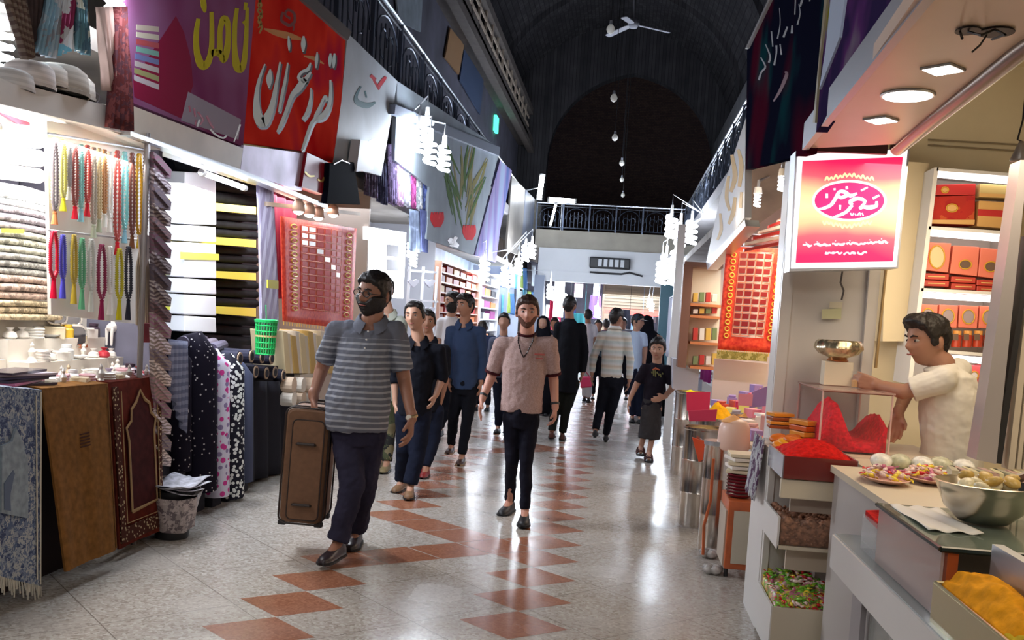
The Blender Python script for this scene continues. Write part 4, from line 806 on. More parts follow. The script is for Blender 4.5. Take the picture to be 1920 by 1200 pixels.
for i, (x, y) in enumerate([(448, 672), (470, 668), (490, 670), (508, 672), (478, 697), (498, 700), (514, 698), (530, 704)]):
    a_ = AX(x, y, -2.93); r_ = thing('fabric_roll', '%s roll end showing its cardboard core in the %s row right of the scroll print' % (('first', 'second', 'third', 'fourth')[i % 4], 'upper' if i < 4 else 'lower'), 'fabric roll', a_, 'rolls with cardboard cores on the fabric table')
    MB().tube([a_, a_ + V((-0.5, 0.0, 0.0))], 0.055, 14).build('cloth', mat('core_roll', (0.03, 0.03, 0.05), 0.8), r_)
    MB().tube([a_ + V((0.004, 0, 0)), a_ + V((0.012, 0, 0))], 0.05, 14).build('core_ring', mat('card_core', (0.42, 0.30, 0.22), 0.8), r_)
    MB().tube([a_ + V((0.008, 0, 0)), a_ + V((0.016, 0, 0))], 0.034, 14).build('core_shade_disc', M_dark, r_)  # dark disc stands in for the shade inside the core
ft = thing('fabric_table', 'low dark table under the fabric rolls with black cloth falling to the floor', 'table', (-3.25, 7.6, 0))
MB().box((-3.3, 7.4, 0.5), (0.6, 2.6, 0.96)).build('table_body', M_dark, ft)
mb = MB(); a_, b_, c_, d_ = AX(460, 715, -2.93), AX(545, 715, -2.93), AX(462, 905, -2.96), AX(548, 880, -2.96)
mb.sheet(lambda u, v: a_.lerp(b_, u).lerp(c_.lerp(d_, u), v) + V((0.03 * math.sin(u * 22), 0, 0)), 30, 8, off=(-0.02, 0, 0)); mb.build('black_drape', mat('black_drape', (0.02, 0.02, 0.028), 0.8), ft, smooth=True)
# waste bin with newspaper
bp = V((-2.76, 5.80, 0)); bn = thing('waste_bin', 'dark waste bin lined with a patterned bag by the red arch rug', 'bin', bp)
MB().lathe([(0.10, 0.0), (0.105, 0.02), (0.135, 0.30), (0.14, 0.31), (0.12, 0.31), (0.10, 0.04)], bp, 20).build('bucket', M_black, bn, smooth=0.6)
mb = MB(); rg = []
for k in range(5):
    z = 0.10 + 0.055 * k; rg.append([bp + V(((0.13 + 0.01 * k + 0.012 * math.sin(a * 9 + k)) * math.cos(a), (0.13 + 0.01 * k + 0.012 * math.sin(a * 7)) * math.sin(a), z - 0.05 * math.cos(a + 0.9))) for a in [j * PI / 16 for j in range(32)]])
mb.loft(rg, cap=False); mb.build('liner_bag', ikat_mat('bag_print', [(0.30, 0.25, 0.24), (0.12, 0.09, 0.10), (0.40, 0.33, 0.32)], 30, rough=0.3), bn, smooth=True)
for k in range(4):
    mb = MB(); c0 = bp + V((0.02 * k - 0.03, 0, 0.31 + 0.014 * k)); ang = 0.5 * k
    mb.sheet(lambda u, v: c0 + Matrix.Rotation(ang, 3, 'Z') @ V(((u - .5) * 0.36, (v - .5) * 0.26, 0.02 * math.sin(u * 5 + k) + 0.012 * math.cos(v * 6))), 10, 8, off=(0, 0, 0.003))
    mb.build('crumpled_paper', mat('newspaper', (0.50, 0.50, 0.56), 0.8, var=0.35, scale=25), bn, smooth=True)

# ================================================================= shop 3: red sequined cloths and scarves
struct('wall_red_shop', MB().box((-4.2, 9.95, 1.45), (0.06, 2.2, 2.9)).box((-3.6, 11.1, 1.45), (1.2, 0.05, 2.9)), mat('warm_wall', (0.45, 0.36, 0.30), 0.7))
drape('lilac white curtain falling beside the red cloth', ((482, 345), (512, 345)), ((488, 640), (520, 640)), -3.0, stripe_mat('lilac_curtain', (0.50, 0.47, 0.60), (0.34, 0.30, 0.42), 0.045, 0.5, axis=1), name='curtain', group=None, folds=3)
drape('wine red curtain bunched behind the lilac one', ((490, 350), (560, 372)), ((520, 560), (535, 560)), -3.15, mat('wine_curtain', (0.25, 0.02, 0.06), 0.7), name='curtain', group=None)
t = NT('red_sequin', 0.3); n = t.n('TexNoise', {'Vector': t.obj(), 'Scale': 30.0})
t.b.inputs['Roughness'].default_value = 0.55; M_sequin = t.out(t.ramp(n.outputs['Fac'], [(0.3, (0.62, 0.012, 0.008)), (0.7, (0.92, 0.10, 0.04))]))
def mirror_cloth(label, corners, plane, c_, cols_, rows_, skip, cat='cloth', bright=None, off=0.02):
    f = AX if plane == 'X' else AY; tl, tr, br, bl = [f(x, y, c_) for x, y in corners]; nrm = V((1, 0, 0)) if plane == 'X' else V((0, -1, 0))
    cols_c = bright or (0, 0)
    base = (bl + br) / 2; root = thing('sequin_cloth', label, cat, base)
    fn = lambda u, v: tl.lerp(tr, u).lerp(bl.lerp(br, u), v) + nrm * (0.012 * math.sin(u * 12 + 1))
    MB().sheet(fn, 24, 16, off=-nrm * 0.012).build('cloth', M_sequin, root, smooth=True)
    mb = MB(); md = MB(); MG = {}
    for i in range(cols_):
        for j in range(rows_):
            u0 = 0.24 + 0.54 * i / cols_; u1 = 0.24 + 0.54 * (i + 0.78) / cols_; v0 = 0.06 + 0.80 * j / rows_; v1 = 0.06 + 0.80 * (j + 0.62) / rows_
            q = [fn(u, v) + nrm * 0.006 for u, v in ((u0, v0), (u1, v0), (u1, v1), (u0, v1))]
            (mb if skip(i, j) else md).prism(q, nrm * 0.006)
    for sd in (0.10, 0.86):
        for j in range(13):
            v = 0.08 + 0.065 * j; cc = fn(sd + 0.03, v) + nrm * 0.01
            MG.setdefault((sd, j), MB()).tube([cc + (fn(sd + 0.03 + 0.04 * math.cos(a), v + 0.022 * math.sin(a)) - fn(sd + 0.03, v)) for a in [k * PI / 4 for k in range(9)]], 0.006, 5)
    md.build('red_tiles', mat('wine_sequin', (0.30, 0.010, 0.015), 0.5) if len(cols_c) > 2 else mat('tile_red', (0.62, 0.02, 0.012), 0.6), root)
    if len(cols_c) > 2: MB().sheet(lambda u, v: fn(0.225 + 0.56 * u, 0.045 + 0.82 * v) + nrm * 0.003, 12, 12, off=-nrm * 0.004).build('pale_grid', mat('pale_grid_m', cols_c, 0.5), root)
    if mb.v: mb.build('mirror_tiles', mat('mirror_sequin', (0.95, 0.9, 0.88), 0.3), root)
    for q_ in MG.values(): q_.build('gold_ring', mat('gold_thread', (0.80, 0.52, 0.08), 0.45, 0.3), root)
    ml = MB()
    for i in range(cols_ + 1):
        u = 0.235 + 0.54 * i / cols_; ml.tube([fn(u, 0.05) + nrm * 0.008, fn(u, 0.5) + nrm * 0.008, fn(u, 0.86) + nrm * 0.008], 0.0035, 4)
    for j in range(rows_ + 1):
        v = 0.05 + 0.80 * j / rows_; ml.tube([fn(0.235, v) + nrm * 0.008, fn(0.5, v) + nrm * 0.008, fn(0.775, v) + nrm * 0.008], 0.0035, 4)
    ml.build('pink_trim', mat('pink_thread', bright or (0.85, 0.30, 0.18), 0.6), root)
    mf = MB()
    for k in range(30):
        p = fn(k / 29, 1.0); mf.tube([p, p - V((0, 0, 0.035))], 0.004, 4)
    mf.build('fringe', MATS['gold_thread'], root)['kind'] = 'stuff'
    return root
mirror_cloth('red sequined cloth with mirror tiles on the left behind the suitcase man', [(525, 405), (668, 428), (660, 618), (530, 602)], 'X', -3.0, 6, 12, lambda i, j: (i < 2 and j < 2) or j == i + 1 or (i == 0 and j == 2))
tag(slab('cloth_rail', [(498, 378), (676, 398), (676, 404), (498, 386)], 'X', -2.98, -0.03, mat('tan_rail', (0.60, 0.45, 0.32), 0.5)), 'tan rail holding the red sequined cloth', 'rail')
sh_ = thing('black_shirt', 'black garment hanging open-armed under the white sign', 'shirt', AX(645, 345, -2.8))
slab('garment_body', [(618, 306), (664, 304), (676, 384), (612, 382), (616, 350)], 'X', -2.8, -0.06, mat('black_garment', (0.004, 0.005, 0.012), 0.9, spec=0.05), sh_, bevel=0.01)
MB().tube([AX(625, 308, -2.8), AX(640, 300, -2.8), AX(655, 306, -2.8)], 0.008, 6).build('hanger', M_alu, sh_)
for i, (x, y, d_) in enumerate([(560, 388, 'left'), (580, 394, 'middle'), (597, 400, 'right'), (625, 395, 'far right')]):
    p = AX(x, y, -2.9); s_ = thing('spot_lamp', '%s small spot lamp on the rail above the red sequined cloth' % d_, 'lamp', p, 'small spot lamps above the red cloth')
    shd = MB().lathe([(0.03, 0.06), (0.05, 0.03), (0.06, -0.04)], p, 14).build('shade', mat('peach_shade', (0.62, 0.42, 0.32), 0.4), s_, smooth=True); MB().ell(p + V((0, 0, -0.04)), (0.045, 0.045, 0.03)).build('bulb', glow('spot_glow', (1, 0.93, 0.85), 6), shd, smooth=True)
# green plastic basket
bk = thing('plastic_basket', 'bright green openwork plastic basket on the fabric table', 'basket', AX(497, 664, -2.85))
c0 = AX(497, 664, -2.85); h3 = AX(497, 600, -2.85).z - c0.z; r3 = 0.085
Mg = mat('green_plastic', (0.02, 0.50, 0.12), 0.35)
mb = MB()
for k in range(7): rr = r3 * (0.85 + 0.15 * k / 6); mb.tube([c0 + V((rr * math.cos(a), rr * math.sin(a), h3 * k / 6)) for a in [j * PI / 12 for j in range(25)]], 0.006, 5, cap=False)
for j in range(22):
    a = j * 2 * PI / 22; mb.tube([c0 + V((r3 * .85 * math.cos(a), r3 * .85 * math.sin(a), 0)), c0 + V((r3 * math.cos(a), r3 * math.sin(a), h3))], 0.005, 5)
mb.lathe([(0.01, 0), (r3 * .85, 0), (r3 * .85, 0.006), (0.01, 0.006)], c0, 20); mb.build('basket_wall', Mg, bk)
MB().lathe([(r3 * 1.1, h3 - .02), (r3 * 1.15, h3), (r3 * 0.98, h3), (r3 * .98, h3 - .02)], c0, 20).build('rim', Mg, bk)
MB().tube([c0 + V((0, 0, h3)), c0 + V((0.0, -0.03, h3 + 0.12))], 0.004, 5).build('tie_string', Mg, bk)
MB().lathe([(r3 * 0.93, h3 * .5), (r3 * .95, h3 * .56), (r3 * .99, h3 * .56), (r3 * .99, h3 * .5)], c0, 20).build('tan_band', mat('tan_band', (0.5, 0.35, 0.15), 0.6), bk)
tag(slab('price_tag', [(500, 524), (520, 526), (520, 542), (500, 540)], 'X', -2.86, 0.01, mat('olive_tag', (0.42, 0.36, 0.03), 0.6)), 'small olive yellow tag hanging beside the lilac curtain', 'tag')
# cream folded cloths
for i in range(12):
    x = 530 + i * 8; y0 = 620 + (i % 3) * 4; c_ = [(0.75, 0.62, 0.38), (0.80, 0.72, 0.58), (0.62, 0.42, 0.15), (0.82, 0.76, 0.68)][i % 4]
    tag(slab('folded_scarf', [(x, y0), (x + 9, y0 + 2), (x + 16, 700), (x + 6, 700)], 'X', -2.93 - 0.01 * (i % 2), -0.3, mat('cream_fold_%d' % (i % 4), c_, 0.8), bevel=0.006), '%s folded scarf, %s from the left in the upright row below the red cloth' % (('golden', 'cream', 'ochre', 'white')[i % 4], ORD[i]), 'scarf', 'folded scarves upright below the red cloth')
for i in range(6):
    p = AX(552 + (i % 3) * 18, 722 + (i // 3) * 26, -2.85)
    tag(MB().tube([p, p + V((-0.4, 0, 0))], 0.07, 14).build('cloth_roll', mat('cream_roll_%d' % (i % 2), ((0.70, 0.55, 0.42), (0.80, 0.74, 0.66))[i % 2], 0.8)), '%s pale cloth roll in the %s row beside the suitcase' % (('left', 'middle', 'right')[i % 3], ('upper', 'lower')[i // 3]), 'cloth roll', 'pale cloth rolls beside the suitcase')
tt = thing('scarf_counter', 'pale counter carrying the folded scarves beyond the suitcase', 'counter', (-3.25, 9.4, 0))
MB().box((-3.3, 9.85, 0.42), (0.65, 2.2, 0.84)).build('counter_body', mat('peach_counter', (0.55, 0.42, 0.32), 0.6), tt)
MB().box((-3.3, 9.86, 0.86), (0.7, 2.26, 0.04)).build('counter_top', MATS['white_cloth'], tt)

# ================================================================= further shops on the left
struct('wall_white_shop', MB().box((-4.0, 13.0, 1.45), (0.06, 3.6, 2.9)).box((-3.5, 14.9, 1.45), (1.1, 0.05, 2.9)), mat('white_wall', (0.5, 0.5, 0.54), 0.6))
lb_ = thing('light_box', 'bright white lit panel with small grey pictures behind the suitcase man', 'light box', AX(725, 490, -2.9))
slab('lit_panel', [(690, 425), (762, 436), (756, 560), (690, 552)], 'X', -3.0, -0.06, glow('panel_glow', (0.95, 0.96, 1.0), 1.6), lb_)
slab('picture', [(726, 458), (748, 461), (748, 482), (726, 480)], 'X', -2.99, -0.02, mat('grey_picture', (0.35, 0.32, 0.33), 0.6), lb_); slab('picture', [(726, 486), (748, 488), (747, 508), (726, 507)], 'X', -2.99, -0.02, MATS['grey_picture'], lb_)
for i, (x0, x1, y0, y1, c_, d_) in enumerate([(684, 706, 300, 372, (0.10, 0.08, 0.14), 'dark violet'), (708, 724, 306, 385, (0.05, 0.05, 0.10), 'black'), (726, 742, 270, 386, (0.16, 0.12, 0.22), 'dusky purple'), (742, 754, 262, 388, (0.55, 0.35, 0.55), 'pink and lilac'), (755, 768, 262, 390, (0.6, 0.6, 0.7), 'white and blue'), (768, 778, 268, 392, (0.5, 0.1, 0.3), 'magenta'), (779, 790, 262, 396, (0.65, 0.68, 0.75), 'pale grey'), (790, 801, 262, 398, (0.12, 0.16, 0.4), 'navy blue')]):
    drape('%s scarf in the row under the bulb cluster' % d_, ((x0, y0), (x1, y0)), ((x0, y1 - 8), (x1, y1)), -2.95, ikat_mat('row_scarf_%d' % i, [c_, tuple(min(1, k * 1.6) for k in c_), tuple(k * 0.6 for k in c_)], 10), group='scarves in the hanging row beneath the bulb cluster')
for i, (x0, x1, c_, d_) in enumerate([(768, 786, (0.25, 0.30, 0.42), 'grey-blue'), (788, 800, (0.12, 0.14, 0.30), 'dark blue')]):
    drape('%s long scarf hanging lower beside the mirrored stand' % d_, ((x0, 392), (x1, 396)), ((x0, 470), (x1, 474)), -2.93, mat('low_scarf_%d' % i, c_, 0.8, var=0.3, scale=10), group='long scarves beside the mirrored stand')
fs = thing('folding_stand', 'white framed display stand with heart-shaped ornaments left of the red shelf', 'stand', AX(795, 640, -2.75))
Mw = mat('white_frame', (0.82, 0.82, 0.86), 0.4)
for x in (766, 792, 818): q_ = AX(x + 2, 500, -2.78); MB().box((q_.x, q_.y, q_.z / 2), (0.03, 0.06, q_.z)).build('upright', Mw, fs)
for y in (505, 560, 600): slab('cross_bar', [(766, y), (822, y + 4), (822, y + 8), (766, y + 4)], 'X', -2.78, -0.02, Mw, fs)
for x in (776, 806):
    for y in (530, 582):
        mb = MB(); pts = [(x + 10 * math.sin(a) ** 3, y - 9 * (0.8 * math.cos(a) - 0.35 * math.cos(2 * a) - 0.1 * math.cos(3 * a))) for a in [k * PI / 10 for k in range(20)]]
        mb.prism(P(pts, 'X', -2.76), (-0.02, 0, 0)); mb.build('heart_ornament', mat('lilac_heart', (0.70, 0.66, 0.80), 0.5), fs)
# shelving shops: red saffron shelf, white shelf
def shelf_shop(label, x0, x1, yt0, yt1, yb0, yb1, X, rows, cols_, itemcols, frame, litm, items_label, group):
    a_, b_ = AX(x0, yt0, X), AX(x1, yt1, X); ya, yb_ = a_.y, b_.y; zt = (a_.z + b_.z) / 2; zb = (AX(x0, yb0, X).z + AX(x1, yb1, X).z) / 2; ym = (ya + yb_) / 2; L = yb_ - ya; H = (zt - zb) / rows
    sh = thing('display_shelf', label, 'shelf', (X, ym, 0))
    MB().box((X - 0.32, ym, (zt + zb) / 2), (0.03, L, zt - zb)).build('back_panel', litm, sh)
    for y in (ya, yb_): MB().box((X - 0.15, y, zt / 2), (0.32, 0.06, zt)).build('side_post', frame, sh)
    MB().box((X - 0.17, ym, zb / 2), (0.28, L - 0.06, zb)).build('cupboard', frame, sh)
    for r in range(rows + 1): MB().box((X - 0.15, ym, zt - r * H), (0.30, L, 0.025)).build('shelf_board', frame, sh)
    for r in range(rows):
        for k in range(cols_):
            ci = (k * 5 + r * 3) % len(itemcols); h = H * (0.5 + 0.3 * ((k * 7 + r * 3) % 4) / 4); y = ya + L * (k + 0.5) / cols_; z0 = zt - (r + 1) * H + 0.013
            mb = MB().box((X - 0.12, y, z0 + h / 2), (0.14, L / cols_ * 0.8, h)).cyl((X - 0.12, y, z0 + h), (X - 0.12, y, z0 + h + 0.02), 0.02, n=8)
            tag(mb.build('packet', mat('packet_c_%d_%s' % (ci, group[:6].replace(' ', '_')), itemcols[ci][1], 0.6), bevel=0.004), '%s %s, %s along the %s row %s' % (itemcols[ci][0], items_label[0], ORD[k], ORD[r], items_label[1]), 'packet', group)
    return sh
shelf_shop('lit red shelf of saffron packets behind the man in navy', 828, 900, 495, 512, 620, 622, -3.0, 7, 6, [('orange', (0.75, 0.22, 0.05)), ('red', (0.55, 0.03, 0.03)), ('gold', (0.85, 0.5, 0.15)), ('dark red', (0.25, 0.02, 0.02))], mat('pinkish_frame', (0.75, 0.45, 0.35), 0.5), mat('red_back', (0.6, 0.12, 0.06), 0.6), ('packet', 'on the lit red shelf'), 'saffron packets on the lit red shelf')
shelf_shop('narrow white shelf with coloured goods beside the lit red shelf', 904, 937, 512, 518, 640, 640, -3.0, 6, 3, [('orange', (0.7, 0.25, 0.08)), ('black', (0.03, 0.03, 0.04)), ('white', (0.8, 0.8, 0.8)), ('purple', (0.35, 0.06, 0.25))], MATS['white_frame'], mat('white_back', (0.8, 0.8, 0.82), 0.6), ('box', 'on the narrow white shelf'), 'coloured goods on the narrow white shelf')
light('AREA', (-2.75, 17.0, 2.25), 16, (1.0, 0.85, 0.7), 0.3, rot=(0, math.radians(-50), 0), size_y=4)
random.seed(5)
for i in range(16):
    x = 941 + (i % 8) * 8; y = 510 + (i // 8) * 48 + random.uniform(-6, 6); c_, nm = [((0.05, 0.18, 0.45), 'blue'), ((0.6, 0.7, 0.8), 'white'), ((0.35, 0.5, 0.1), 'lime green'), ((0.02, 0.02, 0.04), 'black'), ((0.1, 0.35, 0.5), 'sky blue')][(i * 3) % 5]
    drape('%s garment hanging %s and %s in the blue-lit shops on the left' % (nm, 'high' if i < 8 else 'low', ORD[i % 8]), ((x, y - 12), (x + 7, y - 12)), ((x - 1, y + 26), (x + 7, y + 28)), -2.95, mat('garment_%s' % nm.replace(' ', '_'), c_, 0.7, var=0.2, scale=8), name='hanging_garment', group='garments in the blue-lit shops')
struct('wall_far_shops', MB().box((-3.9, 22.5, 1.45), (0.06, 14, 2.9)), mat('blue_white_wall', (0.5, 0.56, 0.66), 0.6, var=0.3, scale=1.5))
for i, y in enumerate((24.0, 26.8)):
    tag(MB().box((-3.3, y, 1.4), (0.9, 0.12, 2.8)).build('shop_partition', mat('partition', (0.35, 0.38, 0.46), 0.6)), ['first', 'second', 'third', 'fourth'][i] + ' pale partition between the far shops on the left', 'partition')
    c0 = V((-3.05, y + 1.2, 0)); ct = thing('shop_counter', ['first', 'second', 'third', 'fourth'][i] + ' far counter on the left with goods in front', 'counter', c0)
    MB().box(c0 + V((0, 0, 0.42)), (0.6, 1.9, 0.84)).build('counter_body', mat('far_counter', (0.30, 0.28, 0.30), 0.6), ct); MB().box(c0 + V((0.02, 0, 0.86)), (0.66, 2.0, 0.05)).build('counter_top', M_white, ct)
    tube_lamp('tube lamp over the %s far counter on the left' % ['first', 'second', 'third', 'fourth'][i], V((-3.0, y + 0.3, 2.45)), V((-3.0, y + 2.2, 2.45)), 0.03, 14)
# ================================================================= right side: signs above
t = NT('black_sign', 0.6); o3 = t.xyz(t.obj()); n = t.n('TexNoise', {'Vector': t.obj(), 'Scale': 1.4, 'Detail': 2})
v = t.n('TexNoise', {'Vector': t.obj(loc=(3, 1, 2)), 'Scale': 1.1, 'Detail': 1})
c = t.mix(t.ramp(n.outputs['Fac'], [(0.55, (0,) * 3), (0.7, (1,) * 3)]), (0.006, 0.007, 0.018), (0.006, 0.04, 0.05))
c = t.mix(t.ramp(v.outputs['Fac'], [(0.58, (0,) * 3), (0.68, (0.8,) * 3)]), c, (0.06, 0.005, 0.015)); M_blk = t.out(c)
sg = thing('shop_sign', 'tall near-black shop sign with thin grey script and dim red and teal tints, upper right', 'sign', AX(1460, 200, 0.85))
slab('board', [(1401, 92), (1462, -40), (1552, -40), (1532, 150), (1512, 288), (1398, 318)], 'X', 0.85, 0.05, M_blk, sg)
M_gl = mat('grey_letter', (0.34, 0.36, 0.40), 0.4)
gw = [[(130, 600, 14), (150, 540, 12), (180, 500, 12), (145, 430, 8)], [(205, 470, 14), (215, 420, 12), (180, 330, 6)], [(245, 490, 14), (262, 400, 10), (262, 340, 14)], [(225, 235, 10), (235, 350, 8)], [(300, 410, 12), (290, 330, 8)], [(270, 290, 10), (290, 180, 5), (285, 60, 4)],
      [(315, 280, 14), (345, 200, 12)], [(378, 250, 16), (380, 190, 10)], [(400, 110, 6), (405, 0, 8)], [(420, 185, 12), (440, 100, 6), (430, 30, 4)], [(440, 50, 12), (455, 0, 16)], [(510, 10, 8), (515, -10, 8)]]
words_on('letters', gw, 1390, 0, 0.25, 0.8485, M_gl, sg)
words_on('red_streak', [[(240, 760, 10), (290, 680, 22), (340, 560, 26), (325, 540, 10)]], 1390, 0, 0.25, 0.849, mat('dim_red_print', (0.12, 0.01, 0.03), 0.4), sg)
tag(slab('sign_edge', [(1401, 90), (1462, -40), (1458, -40), (1397, 92)], 'X', 0.83, 0.08, mat('grey_edge', (0.35, 0.35, 0.35), 0.4, 0.5)), 'thin grey edge along the top of the near-black sign', 'edging')
sg = thing('shop_sign', 'white shop sign with gold raised script below the right gallery', 'sign', AX(1370, 350, 0.85))
slab('board', [(1398, 222), (1396, 408), (1378, 432), (1324, 492), (1350, 370)], 'X', 0.85, 0.05, mat('white_sign2', (0.62, 0.62, 0.62), 0.4), sg)
words_on('gold_letters', [[(1372, 290, 6), (1378, 330, 9), (1370, 360, 6)], [(1384, 280, 5), (1390, 310, 8), (1386, 350, 6)], [(1366, 330, 5), (1362, 370, 7), (1368, 395, 5)], [(1378, 370, 5), (1374, 400, 8), (1366, 420, 5)], [(1390, 360, 5), (1388, 390, 6)], [(1350, 400, 4), (1352, 430, 6), (1345, 450, 4)]], 0, 0, 1, 0.848, mat('bright_gold', (0.62, 0.36, 0.03), 0.5), sg)
tag(slab('sign_edge', [(1324, 492), (1378, 432), (1396, 412), (1398, 424), (1380, 444), (1326, 506)], 'X', 0.83, 0.1, M_alu), 'bright metal edge under the white sign with gold script', 'edging')
t = NT('purple_sign2', 0.6); n = t.n('TexNoise', {'Vector': t.obj(), 'Scale': 3.0, 'Detail': 2}); t.out(t.ramp(n.outputs['Fac'], [(0.4, (0.03, 0.02, 0.07)), (0.55, (0.09, 0.03, 0.13)), (0.66, (0.16, 0.13, 0.19)), (0.72, (0.22, 0.22, 0.03))]))
sg = thing('shop_sign', 'dark purple shop sign above the booth canopy at the top right', 'sign', AX(1620, 80, 0.86))
slab('board', [(1556, -40), (1735, -40), (1620, 108), (1530, 248)], 'X', 0.80, 0.05, MATS['purple_sign2'], sg)
slab('white_stripe', [(1560, -30), (1588, -30), (1574, 70), (1536, 168), (1548, 90)], 'X', 0.79, 0.01, mat('pale_blue_stripe', (0.50, 0.60, 0.78), 0.3), sg)
slab('gold_edge', [(1548, -30), (1554, -30), (1536, 120), (1528, 230), (1524, 230)], 'X', 0.79, 0.01, mat('dull_gold_edge', (0.3, 0.26, 0.16), 0.4), sg)
# canopy of the saffron booth
ZC = 2.45
aw = thing('booth_canopy', 'peach underside of the saffron booth canopy with a grey metal edge', 'canopy', (1.0, 3.6, ZC))
fr_ = [AZ(1520, 278, ZC), AZ(1735, -30, ZC)]; bk_ = [AZ(2100, -60, ZC), AZ(1690, 270, ZC)]
M_soff = mat('peach_soffit', (0.66, 0.50, 0.40), 0.35, var=0.05, scale=2)
MB().prism([fr_[0], fr_[1], V((0.7, 1.0, ZC)), V((1.15, 1.0, ZC)), bk_[1]], (0, 0, 0.05)).build('soffit', M_soff, aw)
M_ge = mat('grey_fascia', (0.36, 0.37, 0.42), 0.35, 0.4)
a_, b_ = fr_; a_ = a_ + V((-0.01, 0, -0.01)); b_ = V((0.70, 1.0, ZC - 0.01)); mb = MB(); mb.prism([a_, b_, b_ + V((0, 0, 0.13)), a_ + V((0, 0, 0.13))], (-0.03, 0, 0)); mb.build('fascia_edge', M_ge, aw)
MB().prism([V((0.85, 4.98, ZC)), V((1.25, 4.98, ZC)), V((1.25, 4.98, ZC + .16)), V((0.85, 4.98, ZC + .16))], (0, 0.03, 0)).build('end_edge', mat('maroon_edge', (0.08, 0.02, 0.03), 0.5), aw)
tag(MB().tube([AZ(1683, 278, ZC), AZ(1760, 215, ZC), AZ(1915, 92, ZC), V((1.15, 1.0, ZC))], 0.035, 12).build('canopy_rail', mat('brown_rail', (0.16, 0.12, 0.09), 0.3, 0.7), smooth=0.8), 'brown metal rail along the inner edge of the booth canopy', 'rail')
def downlight(x, y, r, sq, label):
    p = AZ(x, y, ZC - 0.004); d = thing('ceiling_light', label, 'ceiling light', p, 'recessed lights in the booth canopy')
    R = [p + V((r * math.cos(a + (0.0 if sq else 0)), r * math.sin(a), 0)) for a in [k * 2 * PI / (4 if sq else 28) for k in range(4 if sq else 28)]]
    MB().prism(R, (0, 0, -0.006)).build('diffuser', glow('downlight_glow', (1.0, 0.93, 0.82), 12), d)
    MB().tube([p + (q - p) * 1.08 for q in R + [R[0]]], 0.006, 5).build('ring', M_alu, d)
downlight(1702, 179, 0.085, False, 'large round ceiling light in the booth canopy'); downlight(1768, 130, 0.065, True, 'square ceiling light beyond the wires, upper right of the round one'); downlight(1652, 225, 0.065, True, 'square ceiling light nearest the pink sign')
hole = thing('wire_hole', 'open ceiling hole with loose dark wires hanging out', 'hole', AZ(1850, 58, ZC - 0.003))
for (x, y, rx, ry) in ((1815, 57, .035, .04), (1868, 60, .05, .05)):
    p = AZ(x, y, ZC - 0.004); MB().prism([p + V((rx * math.cos(a), ry * math.sin(a), 0)) for a in [k * PI / 8 for k in range(16)]], (0, 0, -0.003)).build('opening_shade_disc', M_black, hole)  # black discs stand in for the shade inside the openings
p = AZ(1850, 58, ZC)
mb = MB().tube([AZ(1815, 60, ZC - .01), AZ(1840, 66, ZC - .04), AZ(1865, 55, ZC - .02), AZ(1885, 65, ZC - .05), AZ(1860, 74, ZC - .03)], 0.004, 5); mb.build('loose_wire', M_black, hole)
MB().tube([AZ(1800, 60, ZC - .01), AZ(1804, 72, ZC - .05)], 0.004, 5).tube([AZ(1850, 66, ZC - .01), AZ(1838, 84, ZC - .07), AZ(1822, 98, ZC - .09)], 0.003, 5).build('loose_wire', M_black, hole)

# pink illuminated sign
YP = 5.2
pk = thing('illuminated_sign', 'glowing pink square sign with a white-lettered oval emblem on the white column', 'sign', AY(1590, 395, YP))
slab('casing', [(1492, 283), (1706, 279), (1684, 503), (1480, 509)], 'Y', YP + 0.02, 0.16, M_alu, pk)
slab('white_frame', [(1497, 289), (1702, 280), (1681, 500), (1484, 503)], 'Y', YP + 0.004, 0.02, glow('sign_frame', (1, 0.93, 0.95), 0.9), pk)
t = NT('pink_print', 0.3); g = t.xyz(t.tc.outputs['Generated']); n = t.n('TexNoise', {'Vector': t.tc.outputs['Generated'], 'Scale': 2.2, 'Detail': 1})
dz = t.math('ABSOLUTE', t.math('SUBTRACT', g[2], 0.52)); dx = t.math('ABSOLUTE', t.math('SUBTRACT', g[0], 0.5))
f = t.math('SUBTRACT', t.math('ADD', t.math('MULTIPLY', dz, 2.1), t.math('MULTIPLY', n.outputs['Fac'], 0.25)), t.math('MULTIPLY', dx, 0.25))
c = t.ramp(f, [(0.05, (1.0, 0.80, 0.42)), (0.35, (1.0, 0.52, 0.30)), (0.6, (0.95, 0.12, 0.17)), (0.95, (0.86, 0.02, 0.12))])
t.t.links.new(c, t.b.inputs['Emission Color']); t.b.inputs['Emission Strength'].default_value = 0.85; M_pk = t.out(c)
slab('print', [(1505, 302), (1693, 294), (1674, 490), (1492, 493)], 'Y', YP, 0.004, M_pk, pk)
cx, cy = 1500, 290; k_ = 0.175
def ovl(rx, ry, c0=(530, 492), tilt=0.02, n=40): return [(cx + k_ * (c0[0] + rx * math.cos(a)), cy + k_ * (c0[1] + ry * math.sin(a) - tilt * rx * math.cos(a) * 0)) for a in [2 * PI * j / n for j in range(n)]]
slab('oval_rim', ovl(400, 222), 'Y', YP - 0.004, 0.004, glow('cream_rim', (1.0, 0.85, 0.72), 0.95), pk)
slab('oval', ovl(372, 195), 'Y', YP - 0.008, 0.004, glow('magenta_oval', (0.72, 0.02, 0.18), 0.9), pk)
